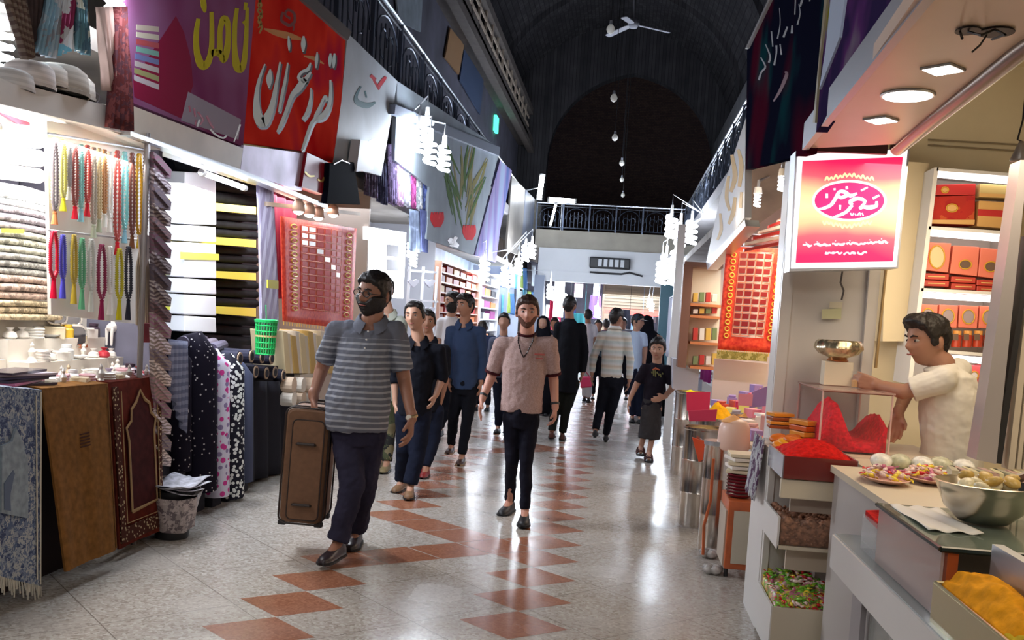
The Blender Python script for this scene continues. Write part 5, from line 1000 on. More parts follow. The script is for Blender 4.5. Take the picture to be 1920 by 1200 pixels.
pw_ = [[(780, 470, 26), (850, 435, 20)], [(655, 385, 20), (725, 350, 18)], [(820, 500, 24), (815, 550, 40), (740, 565, 44), (680, 560, 36), (640, 575, 26), (700, 500, 30), (620, 470, 40), (540, 500, 40), (560, 540, 36)],
       [(560, 540, 34), (500, 610, 34), (430, 645, 30), (360, 665, 14)], [(610, 415, 26), (540, 440, 40), (480, 400, 40), (420, 400, 34), (380, 470, 38), (330, 540, 36), (250, 575, 30), (195, 580, 14)],
       [(400, 430, 34), (440, 460, 34), (500, 440, 36), (560, 430, 26)], [(275, 440, 46), (300, 440, 46)], [(370, 360, 22), (372, 380, 22)], [(500, 340, 24), (505, 370, 24)], [(430, 540, 24), (430, 590, 16)],
       [(540, 625, 12), (560, 650, 14), (575, 625, 10)], [(590, 630, 12), (600, 655, 10)], [(615, 650, 14), (640, 625, 14), (650, 655, 10)], [(665, 625, 14), (680, 655, 12)]]
words_on('letters', pw_, cx, cy, k_, YP - 0.012, glow('white_script', (1.0, 0.92, 0.96), 1.0), pk, plane='Y', th=0.004)
fl_ = []
for x0, y0, sg_ in ((530, 215, 1), (505, 770, -1)):
    for j in range(-5, 6):
        xx = x0 + j * 48; yy = y0 + sg_ * abs(j) * 9; fl_.append([(xx - 22, yy + 18 * sg_, 14), (xx, yy - 22 * sg_ * (1 if j % 2 else 0.4), 20), (xx + 22, yy + 18 * sg_, 12)])
words_on('floral_border', fl_, cx, cy, k_, YP - 0.004, glow('cream_flower', (1.0, 0.78, 0.42), 0.9), pk, plane='Y', th=0.004)
rnd = random.Random(4); tl = []
for (xa, xb, y) in ((30, 130, 970), (150, 330, 965), (345, 480, 955), (500, 700, 955), (715, 830, 945), (840, 940, 935)):
    q = []; x = xa
    while x < xb: q.append((x, y + rnd.uniform(-12, 10), rnd.uniform(14, 30))); x += 22
    q.append((xb, y, 14)); tl.append(q); tl.append([(xa + 30, y - 34, 8), (xa + 40, y - 30, 8)])
for (xa, xb, y) in ((270, 450, 1055), (470, 600, 1060), (615, 715, 1055)):
    q = []; x = xa
    while x < xb: q.append((x, y + rnd.uniform(-12, 12), rnd.uniform(14, 28))); x += 22
    q.append((xb, y, 14)); tl.append(q)
words_on('small_print', tl, cx, cy, k_, YP - 0.004, glow('pink_white', (1.0, 0.80, 0.86), 0.95), pk, plane='Y', th=0.004)
tag(MB().tube([AY(1580, 506, 5.55), AY(1576, 530, 5.58), AY(1582, 545, 5.58), AY(1578, 562, 5.6)], 0.006, 6).build('power_cable', mat('grey_cable', (0.12, 0.11, 0.11), 0.5)), 'dark cable hanging from the pink sign down the white column', 'cable')

# ================================================================= booth walls, column, shelves
M_col = mat('white_laminate', (0.72, 0.69, 0.66), 0.35)
a_, b_ = AY(1478, 500, 5.66), AY(1650, 500, 5.66)
struct('trim_column', MB().box(((0.90 + b_.x) / 2, 5.78, 1.3), (b_.x - 0.90, 0.2, 2.6)).box((0.93, 5.65, 1.3), (0.06, 0.03, 2.6)).box((b_.x - 0.03, 5.65, 1.3), (0.06, 0.03, 2.6)), M_col)
tag(slab('trim_strip', [(1661, 503), (1664, 503), (1645, 690), (1641, 690)], 'Y', 5.60, 0.03, mat('tan_strip', (0.45, 0.30, 0.12), 0.5)), 'thin tan strip down the right edge of the white column', 'strip')
struct('wall_booth_back', MB().box((2.25, 6.75, 1.75), (1.9, 0.1, 3.5)), M_cream); struct('wall_booth_side', MB().box((3.2, 4.0, 1.75), (0.1, 5.5, 3.5)), M_cream)
struct('ceiling_booth', MB().box((2.3, 3.8, 3.4), (2.2, 6.0, 0.08)), M_cream)
mb = MB()
mb.prism(P([(1665, 300), (1742, 306), (1712, 640), (1655, 640)], 'Y', 6.45), (0, 0.2, 0)); struct('trim_booth', mb, mat('cream_panel', (0.74, 0.63, 0.42), 0.45))
mb = MB()
for q in ([(1740, 262), (1920, 272)], [(1740, 272), (1920, 284)], [(1672, 262), (1664, 330)]): mb.tube([AY(x, y, 6.69) for x, y in q], 0.006, 4)
tag(mb.build('wall_seam', mat('seam', (0.35, 0.28, 0.18), 0.7)), 'thin seams across the cream wall above the lit shelves', 'seam')
YS = 6.25
sf = thing('display_cabinet', 'lit white shelf cabinet of red gift boxes inside the booth', 'cabinet', AY(1810, 700, YS))
MB().prism(P([(1757, 314), (1916, 326), (1866, 720), (1706, 720)], 'Y', YS + 0.34), (0, 0.02, 0)).build('back_panel', mat('cabinet_back', (0.80, 0.76, 0.70), 0.5), sf)
slab('side_panel', [(1752, 314), (1760, 314), (1710, 720), (1702, 720)], 'Y', YS, 0.33, M_white, sf); slab('side_panel', [(1912, 326), (1919, 326), (1870, 720), (1862, 720)], 'Y', YS, 0.33, M_white, sf)
for i, (x0, y0, x1, y1) in enumerate([(1757, 314, 1916, 326), (1742, 424, 1896, 434), (1728, 540, 1882, 548), (1716, 652, 1872, 664)]):
    slab('shelf_board', [(x0, y0), (x1, y1), (x1 - 1, y1 + 6), (x0 - 1, y0 + 6)], 'Y', YS, 0.33, M_white, sf)
    slab('light_strip', [(x0 + 2, y0 + 8), (x1 - 6, y1 + 8), (x1 - 7, y1 + 20), (x0 + 1, y0 + 18)], 'Y', YS + 0.02, 0.02, glow('strip_glow', (1.0, 0.96, 0.95), 3.0), sf)
light('AREA', (1.75, 5.85, 1.9), 10, WARM, 0.8, rot=(math.radians(90), 0, 0), size_y=1.2)
M_gift = ikat_mat('gift_red', [(0.48, 0.04, 0.03), (0.42, 0.03, 0.03), (0.55, 0.10, 0.04), (0.45, 0.04, 0.03)], 9)
M_gift2 = mat('gift_gold', (0.72, 0.42, 0.14), 0.4); M_gift3 = mat('gift_pink', (0.75, 0.20, 0.13), 0.4)
def gift(label, q, m, win=None, mw=None, group='gift boxes on the lit booth shelves', depth=0.14, band=None):
    ctr = AY(sum(a for a, b in q) / 4, max(b for a, b in q), YS + 0.05); g_ = thing('gift_box', label, 'box', ctr, group)
    slab('carton', q, 'Y', YS + 0.05, depth, m, g_, bevel=0.004)
    x0, y0 = q[0]; x1, y1 = q[2]
    if win:
        wx, wy, wr, hr = win; slab('window', [(wx + wr * math.cos(a), wy + hr * math.sin(a)) for a in [k * PI / 8 for k in range(16)]], 'Y', YS + 0.044, 0.005, mw or MATS['dark_window'], g_)
        mb = MB(); mb.tube([AY(wx + (wr + 1.5) * math.cos(a), wy + (hr + 1.5) * math.sin(a), YS + 0.044) for a in [k * PI / 8 for k in range(17)]], 0.004, 5, cap=False); mb.build('gold_ring', MATS['bright_gold'], g_)
    if band:
        slab('gold_band', band, 'Y', YS + 0.045, 0.004, M_gift2, g_)
mat('dark_window', (0.16, 0.10, 0.07), 0.3)
gift('big red gift box with a gold oval at the left of the top lit shelf', [(1752, 368), (1829, 366), (1827, 422), (1744, 419)], M_gift, (1785, 390, 9, 6), M_gift2, band=[(1748, 412), (1828, 412), (1827, 421), (1746, 419)])
gift('flat red box lying on the big one on the top lit shelf', [(1757, 346), (1830, 344), (1829, 365), (1752, 366)], M_red, (1772, 356, 5, 4), M_gift2)
gift('yellow and red striped pack at the right of the top shelf', [(1836, 376), (1908, 380), (1900, 430), (1832, 424)], M_gift2, band=[(1834, 392), (1905, 396), (1903, 408), (1833, 404)])
bpy.data.objects[[o for o in bpy.data.objects.keys() if o.startswith('gold_band')][-1]].data.materials[0] = M_red
gift('upper gold pack with red foot at the right of the top shelf', [(1838, 344), (1906, 348), (1904, 372), (1836, 369)], mat('gold_pale', (0.65, 0.5, 0.2), 0.4), band=[(1837, 362), (1905, 365), (1904, 371), (1836, 369)])
gift('red gift box with a big oval window at the left of the second shelf', [(1738, 454), (1784, 456), (1778, 511), (1731, 506)], M_gift3, (1757, 482, 13, 20), mat('window_cream', (0.75, 0.55, 0.3), 0.4))
gift('red gift box with a square dark window in the middle of the second shelf', [(1788, 460), (1837, 463), (1832, 518), (1781, 512)], M_gift3, (1810, 496, 10, 7))
gift('red gift box with a dark window at the right of the second shelf', [(1839, 464), (1879, 468), (1873, 523), (1834, 518)], M_gift3, (1858, 500, 10, 8))
for k in range(6):
    x0 = (1732, 1732, 1784, 1784, 1832, 1832)[k]; x1 = (1780, 1780, 1830, 1830, 1872, 1872)[k]; y0 = (512, 525, 518, 531, 524, 536)[k]
    gift('thin red box, %s of the %s pair under the gift boxes on the second shelf' % (('upper', 'lower')[k % 2], ('left', 'middle', 'right')[k // 2]), [(x0, y0), (x1, y0 + 2), (x1 - 1, y0 + 13), (x0 - 1, y0 + 11)], mat('thin_red', (0.50, 0.05, 0.03), 0.4), band=[(x0 + 8, y0 + 5), (x1 - 8, y0 + 6), (x1 - 8, y0 + 8), (x0 + 8, y0 + 7)])
for k in range(4):
    x0 = 1724 + k * 38; x1 = x0 + 35; gift('red gift box with round window, %s on the third shelf' % ('first, behind the vendor,', 'second', 'third', 'fourth')[k], [(x0, 570 + k), (x1, 572 + k), (x1 - 3, 614 + k), (x0 - 3, 612 + k)], M_gift3, (x0 + 16, 592 + k, 10, 12), mat('round_window', (0.35, 0.28, 0.30), 0.3))
for k in range(5):
    x = 1772 + k * 20; g_ = thing('saffron_jar', 'small orange-lidded red jar, %s in the row on the third shelf' % ('first', 'second', 'third', 'fourth', 'fifth')[k], 'jar', AY(x, 651, YS + .07), 'jars on the third booth shelf')
    p = AY(x, 651, YS + 0.08); h_ = AY(x, 620, YS + .08).z - p.z
    MB().lathe([(0.028, 0), (0.030, 0.01), (0.030, h_ * .7), (0.02, h_ * .8)], p, 12).build('jar_body', mat('red_glass', (0.45, 0.05, 0.02), 0.2), g_, smooth=0.7); MB().lathe([(0.025, h_ * .75), (0.025, h_), (0.003, h_)], p, 12).build('lid', mat('orange_lid', (0.75, 0.35, 0.08), 0.4), g_)
    slab('dark_label', [(x - 5, 626), (x + 5, 626), (x + 5, 638), (x - 5, 638)], 'Y', YS + 0.045, 0.004, MATS['dark_window'], g_)
for k in range(2):
    x0 = 1816 + k * 26; gift('pink and red box, %s on the lowest visible shelf behind the vendor' % ('left', 'right')[k], [(x0, 684), (x0 + 24, 686), (x0 + 22, 732), (x0 - 2, 730)], mat('pinkred', (0.75, 0.12, 0.14), 0.4), (x0 + 11, 704, 6, 6), mat('window_white', (0.8, 0.75, 0.75), 0.4))
tag(slab('metal_pillar', [(1914, 300), (1928, 300), (1868, 870), (1830, 862), (1850, 740)], 'Y', 4.5, 0.12, mat('steel_door_frame', (0.50, 0.47, 0.48), 0.35, 0.5)), 'tall grey metal door frame at the right behind the vendor', 'frame')
tag(slab('gap_shade_strip', [(1932, 440), (1940, 440), (1878, 870), (1864, 868)], 'Y', 4.52, 0.10, M_black), 'dark strip standing in for the shaded gap beside the grey metal door frame', 'strip')  # dark strip put in for the shade of the gap
for k, (x0, x1) in enumerate(((1890, 1902), (1906, 1914), (1918, 1940))): tag(slab('cream_upright', [(x0 + 44, 480), (x1 + 44, 480), (x1, 880), (x0, 880)], 'Y', 4.55, 0.08, mat('cream_upright_m', (0.60, 0.53, 0.42), 0.45)), '%s cream upright at the right edge beyond the dark gap strip' % ('narrow left', 'narrow middle', 'wide right')[k], 'upright')
hl = thing('pendant_lamp', 'grey conical lamp on a thin wire at the upper right edge', 'lamp', AY(1912, 305, 5.5))
p = AY(1912, 300, 5.5); MB().lathe([(0.01, 0.10), (0.02, 0.08), (0.05, 0.0), (0.045, -0.01)], p, 14).build('shade', mat('grey_shade', (0.35, 0.32, 0.30), 0.4, 0.4), hl, smooth=True); MB().tube([p + V((0, 0, 0.1)), AY(1908, 262, 5.5), AY(1918, 225, 5.5), V((AY(1918, 225, 5.5).x, 5.5, 3.36))], 0.005, 5).build('wire', M_black, hl)

# things on the glass case and column
def note(label, q, Y, c_=(0.75, 0.70, 0.55)): return tag(slab('paper_note', q, 'Y', Y, 0.003, mat('note_%d' % int(c_[2] * 100), c_, 0.8)), label, 'note')
note('upper small paper note stuck on the white column', [(1556, 566), (1580, 566), (1579, 578), (1555, 577)], 5.64); note('lower paper note with greenish print on the white column', [(1541, 580), (1578, 578), (1577, 598), (1541, 598)], 5.64, (0.66, 0.66, 0.42))
# ================================================================= saffron booth counters
M_cb = mat('cream_board', (0.68, 0.60, 0.46), 0.4); M_wb = mat('white_board2', (0.70, 0.68, 0.66), 0.4)
ct = thing('booth_counter', 'white booth counter under the glass saffron case', 'counter', (1.4, 4.5, 0))
MB().box((1.36, 5.25, 0.46), (0.62, 0.75, 0.92)).box((1.40, 4.70, 0.46), (0.48, 0.38, 0.92)).box((1.32, 3.96, 0.46), (0.60, 1.08, 0.92)).build('counter_body', mat('grey_laminate', (0.50, 0.47, 0.46), 0.45), ct)
MB().box((1.36, 5.25, 0.935), (0.68, 0.80, 0.03)).box((1.405, 4.68, 0.935), (0.51, 0.36, 0.03)).box((1.33, 3.96, 0.935), (0.66, 1.08, 0.03)).build('counter_top', M_cb, ct)
def powder(name, mb_c, rx, ry, h, m, label, cat, group=None, parent=None, rough=0.03, peaks=None, n=40):
    """heap of powder: a bumpy mound over an elliptical or square base"""
    c0 = V(mb_c); mb = MB(); rings = []
    for i in range(14):
        f = i / 13; rr = 1 - f
        ring = []
        for k in range(n):
            a = 2 * PI * k / n; q = V((rx * rr * math.cos(a), ry * rr * math.sin(a), 0))
            hh = h * (f ** 0.85) * (1 - 0.12 * f * f) + rough * h * 6 * (noise.noise(V((q.x * 14, q.y * 14, h * 9))) * (0.3 if f < 0.05 else 1)) * f ** .3
            ring.append(c0 + q + V((0, 0, max(0, hh))))
        rings.append(ring)
    mb.loft(rings); o = mb.build(name, m, parent, smooth=True)
    if parent is None: tag(o, label, cat, group)
    return o
def gridheap(fn, x0, x1, y0, y1, z0, nx=36, ny=30):
    """solid whose top is the surface fn(u,v)"""
    mb = MB(); top = [[V((x0 + (x1 - x0) * i / nx, y0 + (y1 - y0) * j / ny, z0 + max(0.002, fn(i / nx, j / ny)))) for j in range(ny + 1)] for i in range(nx + 1)]
    vs = [p for r in top for p in r]; N = len(vs); vs += [V((p.x, p.y, z0)) for p in vs]; ix = lambda i, j: i * (ny + 1) + j; fs = []
    for i in range(nx):
        for j in range(ny): q = (ix(i, j), ix(i + 1, j), ix(i + 1, j + 1), ix(i, j + 1)); fs += [q, tuple(N + k for k in q[::-1])]
    rim = [ix(i, 0) for i in range(nx + 1)] + [ix(nx, j) for j in range(1, ny + 1)] + [ix(i, ny) for i in range(nx - 1, -1, -1)] + [ix(0, j) for j in range(ny - 1, 0, -1)]
    for a, b in zip(rim, rim[1:] + rim[:1]): fs.append((b, a, N + a, N + b))
    return mb.add(vs, fs)
M_saf = mat('saffron_red', (0.80, 0.006, 0.025), 0.8, var=0.35, scale=60, bump=0.8); M_saf2 = mat('red_pepper', (0.55, 0.010, 0.008), 0.8, var=0.3, scale=50, bump=0.6)
M_yelp = mat('turmeric', (0.80, 0.42, 0.01), 0.85, var=0.15, scale=30, bump=0.4); M_orp = mat('orange_sugar', (0.75, 0.22, 0.01), 0.5, var=0.25, scale=20, bump=0.5)
# glass case of saffron
x0, x1, y0_, y1_ = 1.04, 1.38, 4.98, 5.62; zb, zt = 0.955, 1.262
gc = thing('glass_case', 'glass case holding two heaps of red saffron on the booth counter', 'glass case', ((x0 + x1) / 2, (y0_ + y1_) / 2, zb))
for nm, c_, d_ in (('front_pane', ((x0 + x1) / 2, y0_, (zb + zt) / 2), (x1 - x0, 0.006, zt - zb)), ('side_pane', (x0, (y0_ + y1_) / 2, (zb + zt) / 2), (0.006, y1_ - y0_, zt - zb)), ('side_pane', (x1, (y0_ + y1_) / 2, (zb + zt) / 2), (0.006, y1_ - y0_, zt - zb)), ('back_pane', ((x0 + x1) / 2, y1_, (zb + zt) / 2), (x1 - x0, 0.006, zt - zb))):
    MB().box(c_, d_).build(nm, M_glass, gc)
MB().box(((x0 + x1) / 2, (y0_ + y1_) / 2, zt + 0.004), (x1 - x0 + 0.02, y1_ - y0_ + 0.02, 0.008)).build('lid_pane', mat('lid_glass', (0.85, 0.62, 0.55), 0.08, alpha=0.45), gc)
mb = MB(); M_cf = mat('case_edge', (0.22, 0.07, 0.05), 0.4)
for a_, b_ in (((x0, y0_), (x1, y0_)), ((x0, y0_), (x0, y1_)), ((x1, y0_), (x1, y1_)), ((x0, y1_), (x1, y1_))): mb.tube([V((*a_, zt)), V((*b_, zt))], 0.006, 5)
mb.build('top_frame', M_cf, gc)
for (a_, b_) in ((x0, y0_), (x1, y0_), (x0, y1_), (x1, y1_)): MB().cyl((a_, b_, zb), (a_, b_, zt), 0.005, n=6).build('corner_post', mat('pinkish_post', (0.75, 0.5, 0.45), 0.4), gc)
tag(gridheap(lambda u, v: max(0, 0.25 * math.exp(-((u - .22) ** 2 / 0.055 + (v - .35) ** 2 / 0.5)) , 0.20 * math.exp(-((u - 1.05) ** 2 / 0.03 + (v - .4) ** 2 / 0.5)), 0.045) * (1 + 0.12 * noise.noise(V((u * 12, v * 9, 1)))), x0 + .01, x1 - .01, y0_ + .01, y1_ - .02, zb + .006).build('saffron_heap', M_saf, smooth=True), 'two-peaked heap of red saffron threads inside the glass case', 'saffron', kind='stuff')
# stand with three trays in front of it
rk = thing('tray_stand', 'cream three-tier stand of trays with spices, nuts and sweets', 'stand', (0.97, 4.7, 0))
RX0, RX1, RY0, RY1 = 0.80, 1.13, 4.55, 5.0
def tray(z0, z1, ymax, front_m, side_m, hfront=None):
    h = z1 - z0
    MB().box(((RX0 + RX1) / 2, (RY0 + ymax) / 2, z0 + 0.008), (RX1 - RX0, ymax - RY0, 0.016)).build('tray_floor', M_cb, rk)
    MB().box(((RX0 + RX1) / 2, RY0, (z0 + z1) / 2), (RX1 - RX0, 0.012, h)).build('tray_front', front_m, rk)
    for X in (RX0, RX1): MB().box((X, (RY0 + ymax) / 2, (z0 + z1) / 2), (0.01, ymax - RY0, h)).build('tray_side', side_m, rk)
M_clr = mat('clear_front', (0.4, 0.36, 0.33), 0.1, alpha=0.05)
tray(0.02, 0.255, RY1, M_cb, M_wb); tray(0.53, 0.68, 5.0, M_clr, M_wb); tray(0.865, 0.97, 4.98, mat('brown_front', (0.20, 0.03, 0.025), 0.2, alpha=0.85), mat('silver_side', (0.50, 0.52, 0.56), 0.2, 0.6))
MB().box(((RX0 + RX1) / 2, RY0 + 0.02, 0.815), (RX1 - RX0 + .01, 0.03, 0.09)).build('cream_fascia', M_cb, rk, bevel=0.004)
for z0, z1 in ((0.685, 0.77), (0.40, 0.525)): MB().box(((RX0 + RX1) / 2 + 0.02, RY0 + 0.16, (z0 + z1) / 2), (RX1 - RX0 - 0.10, 0.02, z1 - z0)).build('cream_board', mat('peach_board', (0.66, 0.56, 0.46), 0.4), rk)
for X in (RX0 + .02, RX1 - .02): MB().box((X, 5.0, 0.46), (0.03, 0.05, 0.86)).build('upright', M_wood if X > 1 else M_wb, rk)
MB().box((RX1 - 0.015, RY0 + 0.2, 0.60), (0.012, 0.03, 0.4)).build('red_edge', mat('red_edge', (0.3, 0.03, 0.02), 0.5), rk)
tag(gridheap(lambda u, v: 0.02 + 0.085 * math.sin(PI * min(1, max(0, u * .92 + .04))) ** .8 * math.sin(PI * (0.12 + 0.76 * v)) + 0.01 * noise.noise(V((u * 16, v * 16, 3))), RX0 + .01, RX1 - .01, RY0 + .01, 4.96, 0.93).build('pepper_heap', M_saf2, smooth=True), 'heap of bright red powder on the top tray of the three-tier stand', 'spice', kind='stuff')
MB().box(((RX0 + RX1) / 2, RY0 + 0.21, 0.903), (RX1 - RX0 - 0.03, 0.38, 0.045)).build('tray_filling', M_saf2, rk)
rnd = random.Random(2); mb = MB()
mb2 = gridheap(lambda u, v: 0.11 + 0.05 * noise.noise(V((u * 5, v * 5, 0))), RX0 + .012, RX1 - .012, RY0 + .012, 4.96, 0.55, 16, 12)
for k in range(260):
    x, y = rnd.uniform(RX0 + .02, RX1 - .02), rnd.uniform(RY0 + .015, 4.9); z = 0.665 + rnd.uniform(-.006, .012) if k % 2 else rnd.uniform(0.56, 0.66); y = y if k % 2 else RY0 + 0.016
    mb2.ell((x, y, z), (0.010, 0.008, 0.007), Matrix.Rotation(rnd.uniform(0, 3), 3, 'X'), 6, 4)
tag(mb2.build('nut_mix', mat('brown_nuts', (0.30, 0.14, 0.08), 0.7, var=0.5, scale=40), smooth=True), 'brown mix of dried nuts and petals filling the middle tray', 'nuts', kind='stuff')
ccols = [((0.65, 0.02, 0.03), 'red'), ((0.25, 0.55, 0.05), 'green'), ((0.85, 0.65, 0.05), 'yellow'), ((0.55, 0.15, 0.25), 'pink'), ((0.10, 0.35, 0.03), 'dark green'), ((0.8, 0.6, 0.55), 'pale')]
cmats = [mat('candy_' + n_.replace(' ', '_'), c_, 0.25) for c_, n_ in ccols]
tag(gridheap(lambda u, v: 0.205 + 0.075 * math.sin(PI * (0.15 + .7 * u)) * min(1, v * 6) + 0.02 * noise.noise(V((u * 6, v * 6, 5))), RX0 + .012, RX1 - .012, RY0 + .012, RY1 - .02, 0.04, 14, 20).build('candy_bed', ikat_mat('mixed_wraps', [(0.6, 0.02, 0.03), (0.25, 0.5, 0.05), (0.5, 0.15, 0.25), (0.8, 0.65, 0.1), (0.1, 0.3, 0.03)], 45, rough=0.3), smooth=True), 'bed of wrapped sweets below the loose ones in the bottom tray', 'sweets', kind='stuff')
protoc = {}
for k in range(190):
    x, y = rnd.uniform(RX0 + .03, RX1 - .03), RY0 + 0.02 + 0.5 * rnd.random() ** 1.4; ci = rnd.randrange(6); z = 0.255 + 0.075 * math.sin(PI * (.15 + .7 * (x - RX0) / (RX1 - RX0))) * min(1, (y - RY0) * 7) + rnd.uniform(-.002, .014)
    zone = 'left' if x < 0.91 else ('middle' if x < 1.02 else 'right'); dep = 'front' if y < 4.72 else 'rear'
    if ci not in protoc:
        c0 = V((0, 0, 0)); mb = MB(); mb.ell(c0, (0.018, 0.009, 0.008), n=8, m=6)
        for s_ in (-1, 1): mb.loft([[V((s_ * 0.016, w_ * .3, -.001)), V((s_ * .016, w_ * .3 + .002, .001)), V((s_ * .03, w_, .002)), V((s_ * .03, w_, -.002))] for w_ in (-0.009, 0.009)])
        me = mb.build('candy_proto', cmats[ci], smooth=0.8, keep=True); protoc[ci] = me; o = me
    else: o = protoc[ci].copy(); COL.objects.link(o)
    o.name = 'wrapped_candy'; o.location = (x, y, z); o.rotation_euler = (rnd.uniform(-.4, .4), rnd.uniform(-.4, .4), rnd.uniform(0, 3.1))
    tag(o, '%s wrapped sweet in the %s %s part of the bottom tray' % (ccols[ci][1], dep, zone), 'sweet', '%s wrapped sweets, %s %s of the bottom tray' % (ccols[ci][1], dep, zone))
# orange sugar heap beside the red powder
for k in range(16):
    p = V((0.86 + 0.028 * (k % 4) + 0.04 * ((k // 4) % 2), 5.02 + 0.055 * (k // 4), 0.965 + 0.012 * (k % 3)))
    tag(MB().ell(p, (0.045, 0.05, 0.022), Matrix.Rotation(k * 0.7, 3, 'Z') @ Matrix.Rotation(0.25, 3, 'X'), 12, 8).build('orange_slice', mat('orange_slice_%d' % (k % 3), [(0.80, 0.26, 0.01), (0.85, 0.38, 0.02), (0.70, 0.16, 0.01)][k % 3], 0.4, var=0.2, scale=20), smooth=True), '%s sweet cake in row %s of the heap left of the glass case' % (('orange', 'amber', 'deep orange')[k % 3], ('one', 'two', 'three', 'four')[k // 4]), 'sweet', 'orange sweets heaped left of the glass case')
for k in range(4): tag(MB().box((0.90, 5.35, 1.03 + 0.022 * k), (0.12, 0.1, 0.018), 0.1 * k).build('orange_packet', mat('orange_pack', (0.80, 0.30, 0.03), 0.3) if k % 2 else mat('brown_pack', (0.35, 0.08, 0.02), 0.3), bevel=0.003), '%s flat orange packet of the small stack behind the orange sweets' % ('lowest', 'second', 'third', 'topmost')[k], 'packet', 'orange packets stacked behind the sweets')
for k in range(4): tag(MB().box((0.995, 5.2, 0.985 + 0.03 * k), (0.07, 0.14, 0.026), 0.3 + 0.1 * k).build('amber_block', mat('amber_block_%d' % (k % 2), ((0.62, 0.12, 0.02), (0.75, 0.30, 0.04))[k % 2], 0.3), bevel=0.004), '%s amber block stacked against the glass case' % ('lowest', 'second', 'third', 'topmost')[k], 'block', 'amber blocks against the glass case')
tag(MB().box((0.905, 5.25, 0.475), (0.21, 0.47, 0.95)).build('side_cabinet', M_wb), 'narrow white cabinet behind the three-tier stand carrying the orange sweets', 'cabinet')
tag(ikat_mat and MB().sheet(lambda u, v: V((0.785 - 0.03 * v, 5.05 + u * 0.35, 0.98 - 0.32 * v + 0.01 * math.sin(u * 20))), 16, 8, off=(-0.006, 0, 0)).build('patterned_cloth', ikat_mat('grey_pattern', [(0.35, 0.35, 0.38), (0.10, 0.05, 0.10), (0.5, 0.5, 0.52)], 22), smooth=True), 'dark and silver patterned wrap hanging left of the orange sweets', 'cloth')
# silver bowl on a cream box, jar
bx = AY(1565, 712, 5.45); bx = V((bx.x, 5.42, 1.272))
tag(MB().box(bx + V((0, 0, 0.065)), (0.15, 0.10, 0.13)).build('cream_box', mat('cream_carton', (0.78, 0.70, 0.55), 0.5), bevel=0.003), 'small cream carton with faint print standing on the glass case', 'box')
sb = thing('fluted_bowl', 'fluted silver and brass footed bowl on the cream carton', 'bowl', bx + V((0, 0, .13)))
mb = MB(); c0 = bx + V((0.0, 0, 0.132)); rg = []
for z, r in ((0.0, .05), (0.012, .045), (0.02, .05), (0.04, .10), (0.07, .125), (0.10, .12), (0.115, .105)):
    rg.append([c0 + V(((r * (1 + 0.05 * abs(math.sin(a * 6)))) * math.cos(a), (r * (1 + 0.05 * abs(math.sin(a * 6)))) * math.sin(a), z)) for a in [k * 2 * PI / 72 for k in range(72)]])
for z, r in ((0.11, .095), (0.06, .09), (0.03, .05)): rg.append([c0 + V((r * math.cos(a), r * math.sin(a), z)) for a in [k * 2 * PI / 72 for k in range(72)]])
mb.loft(rg); mb.build('bowl', mat('silver_brass', (0.62, 0.55, 0.38), 0.2, 0.9, var=0.4, scale=20), sb, smooth=0.7); MB().lathe([(0.055, 0), (0.058, 0.004), (0.048, 0.016), (0.03, 0.018)], c0, 24).build('foot', mat('copper_foot', (0.5, 0.2, 0.08), 0.3, 0.8), sb)
jr = thing('glass_jar', 'small glass tumbler right of the cream carton on the glass case', 'jar', AY(1603, 722, 5.3)); p = V((AY(1603, 722, 5.3).x, 5.3, 1.27)); MB().lathe([(0.022, 0), (0.024, 0.005), (0.026, 0.09), (0.022, 0.09), (0.020, 0.01)], p, 16).build('tumbler', M_glass, jr, smooth=0.7); MB().lathe([(0.001, 0.006), (0.019, 0.006), (0.02, 0.04), (0.001, 0.045)], p, 12).build('contents', mat('tan_spice', (0.6, 0.35, 0.15), 0.7), jr)
for k in range(5): p = V((AZ(1570 + k * 9, 716 + k * 2, 1.27).x, AZ(1570, 716, 1.27).y - 0.05 * (k % 2), 1.272)); tag(MB().lathe([(0.002, 0), (0.022, 0), (0.022, 0.006), (0.002, 0.008)], p, 12).build('saffron_tin', mat('tin_%d' % (k % 2), ((0.7, 0.05, 0.05), (0.8, 0.6, 0.35))[k % 2], 0.3)), '%s tiny saffron tin on the glass case lid' % ('first', 'second', 'third', 'fourth', 'fifth')[k], 'tin', 'tiny tins on the glass case lid')
# candied goods on plates on the near white counter
for k in range(2):
    p = V((1.12 + 0.20 * k, 4.06 + 0.10 * k, 0.952)); pl = thing('sweets_plate', '%s pale plate piled with wrapped sweets on the white counter' % ('left', 'right')[k], 'plate', p)
    MB().lathe([(0.04, 0), (0.07, 0.008), (0.10, 0.024), (0.096, 0.026), (0.06, 0.012), (0.01, 0.008)], p, 28, sy=1.5).build('dish', mat('peach_plate', (0.75, 0.45, 0.36), 0.35), pl, smooth=0.8)
    for j in range(46):
        a = rnd.uniform(0, 6.28); r = 0.085 * math.sqrt(rnd.random()); q = p + V((r * math.cos(a), r * 1.5 * math.sin(a), 0.026 + (0.085 - r) * 0.45 + rnd.uniform(0, .008))); ci = [5, 2, 3, 5, 5, 0][j % 6]
        o = protoc.get(ci, protoc[0]).copy(); COL.objects.link(o); o.name = 'wrapped_candy'; o.location = q; o.rotation_euler = (rnd.uniform(-.5, .5), rnd.uniform(-.5, .5), rnd.uniform(0, 3.1)); o.scale = (1.1, 1.1, 1.1)
        tag(o, '%s wrapped sweet among those heaped on the %s plate' % (ccols[ci][1], ('left', 'right')[k]), 'sweet', '%s wrapped sweets on the %s plate' % (ccols[ci][1], ('left', 'right')[k]))
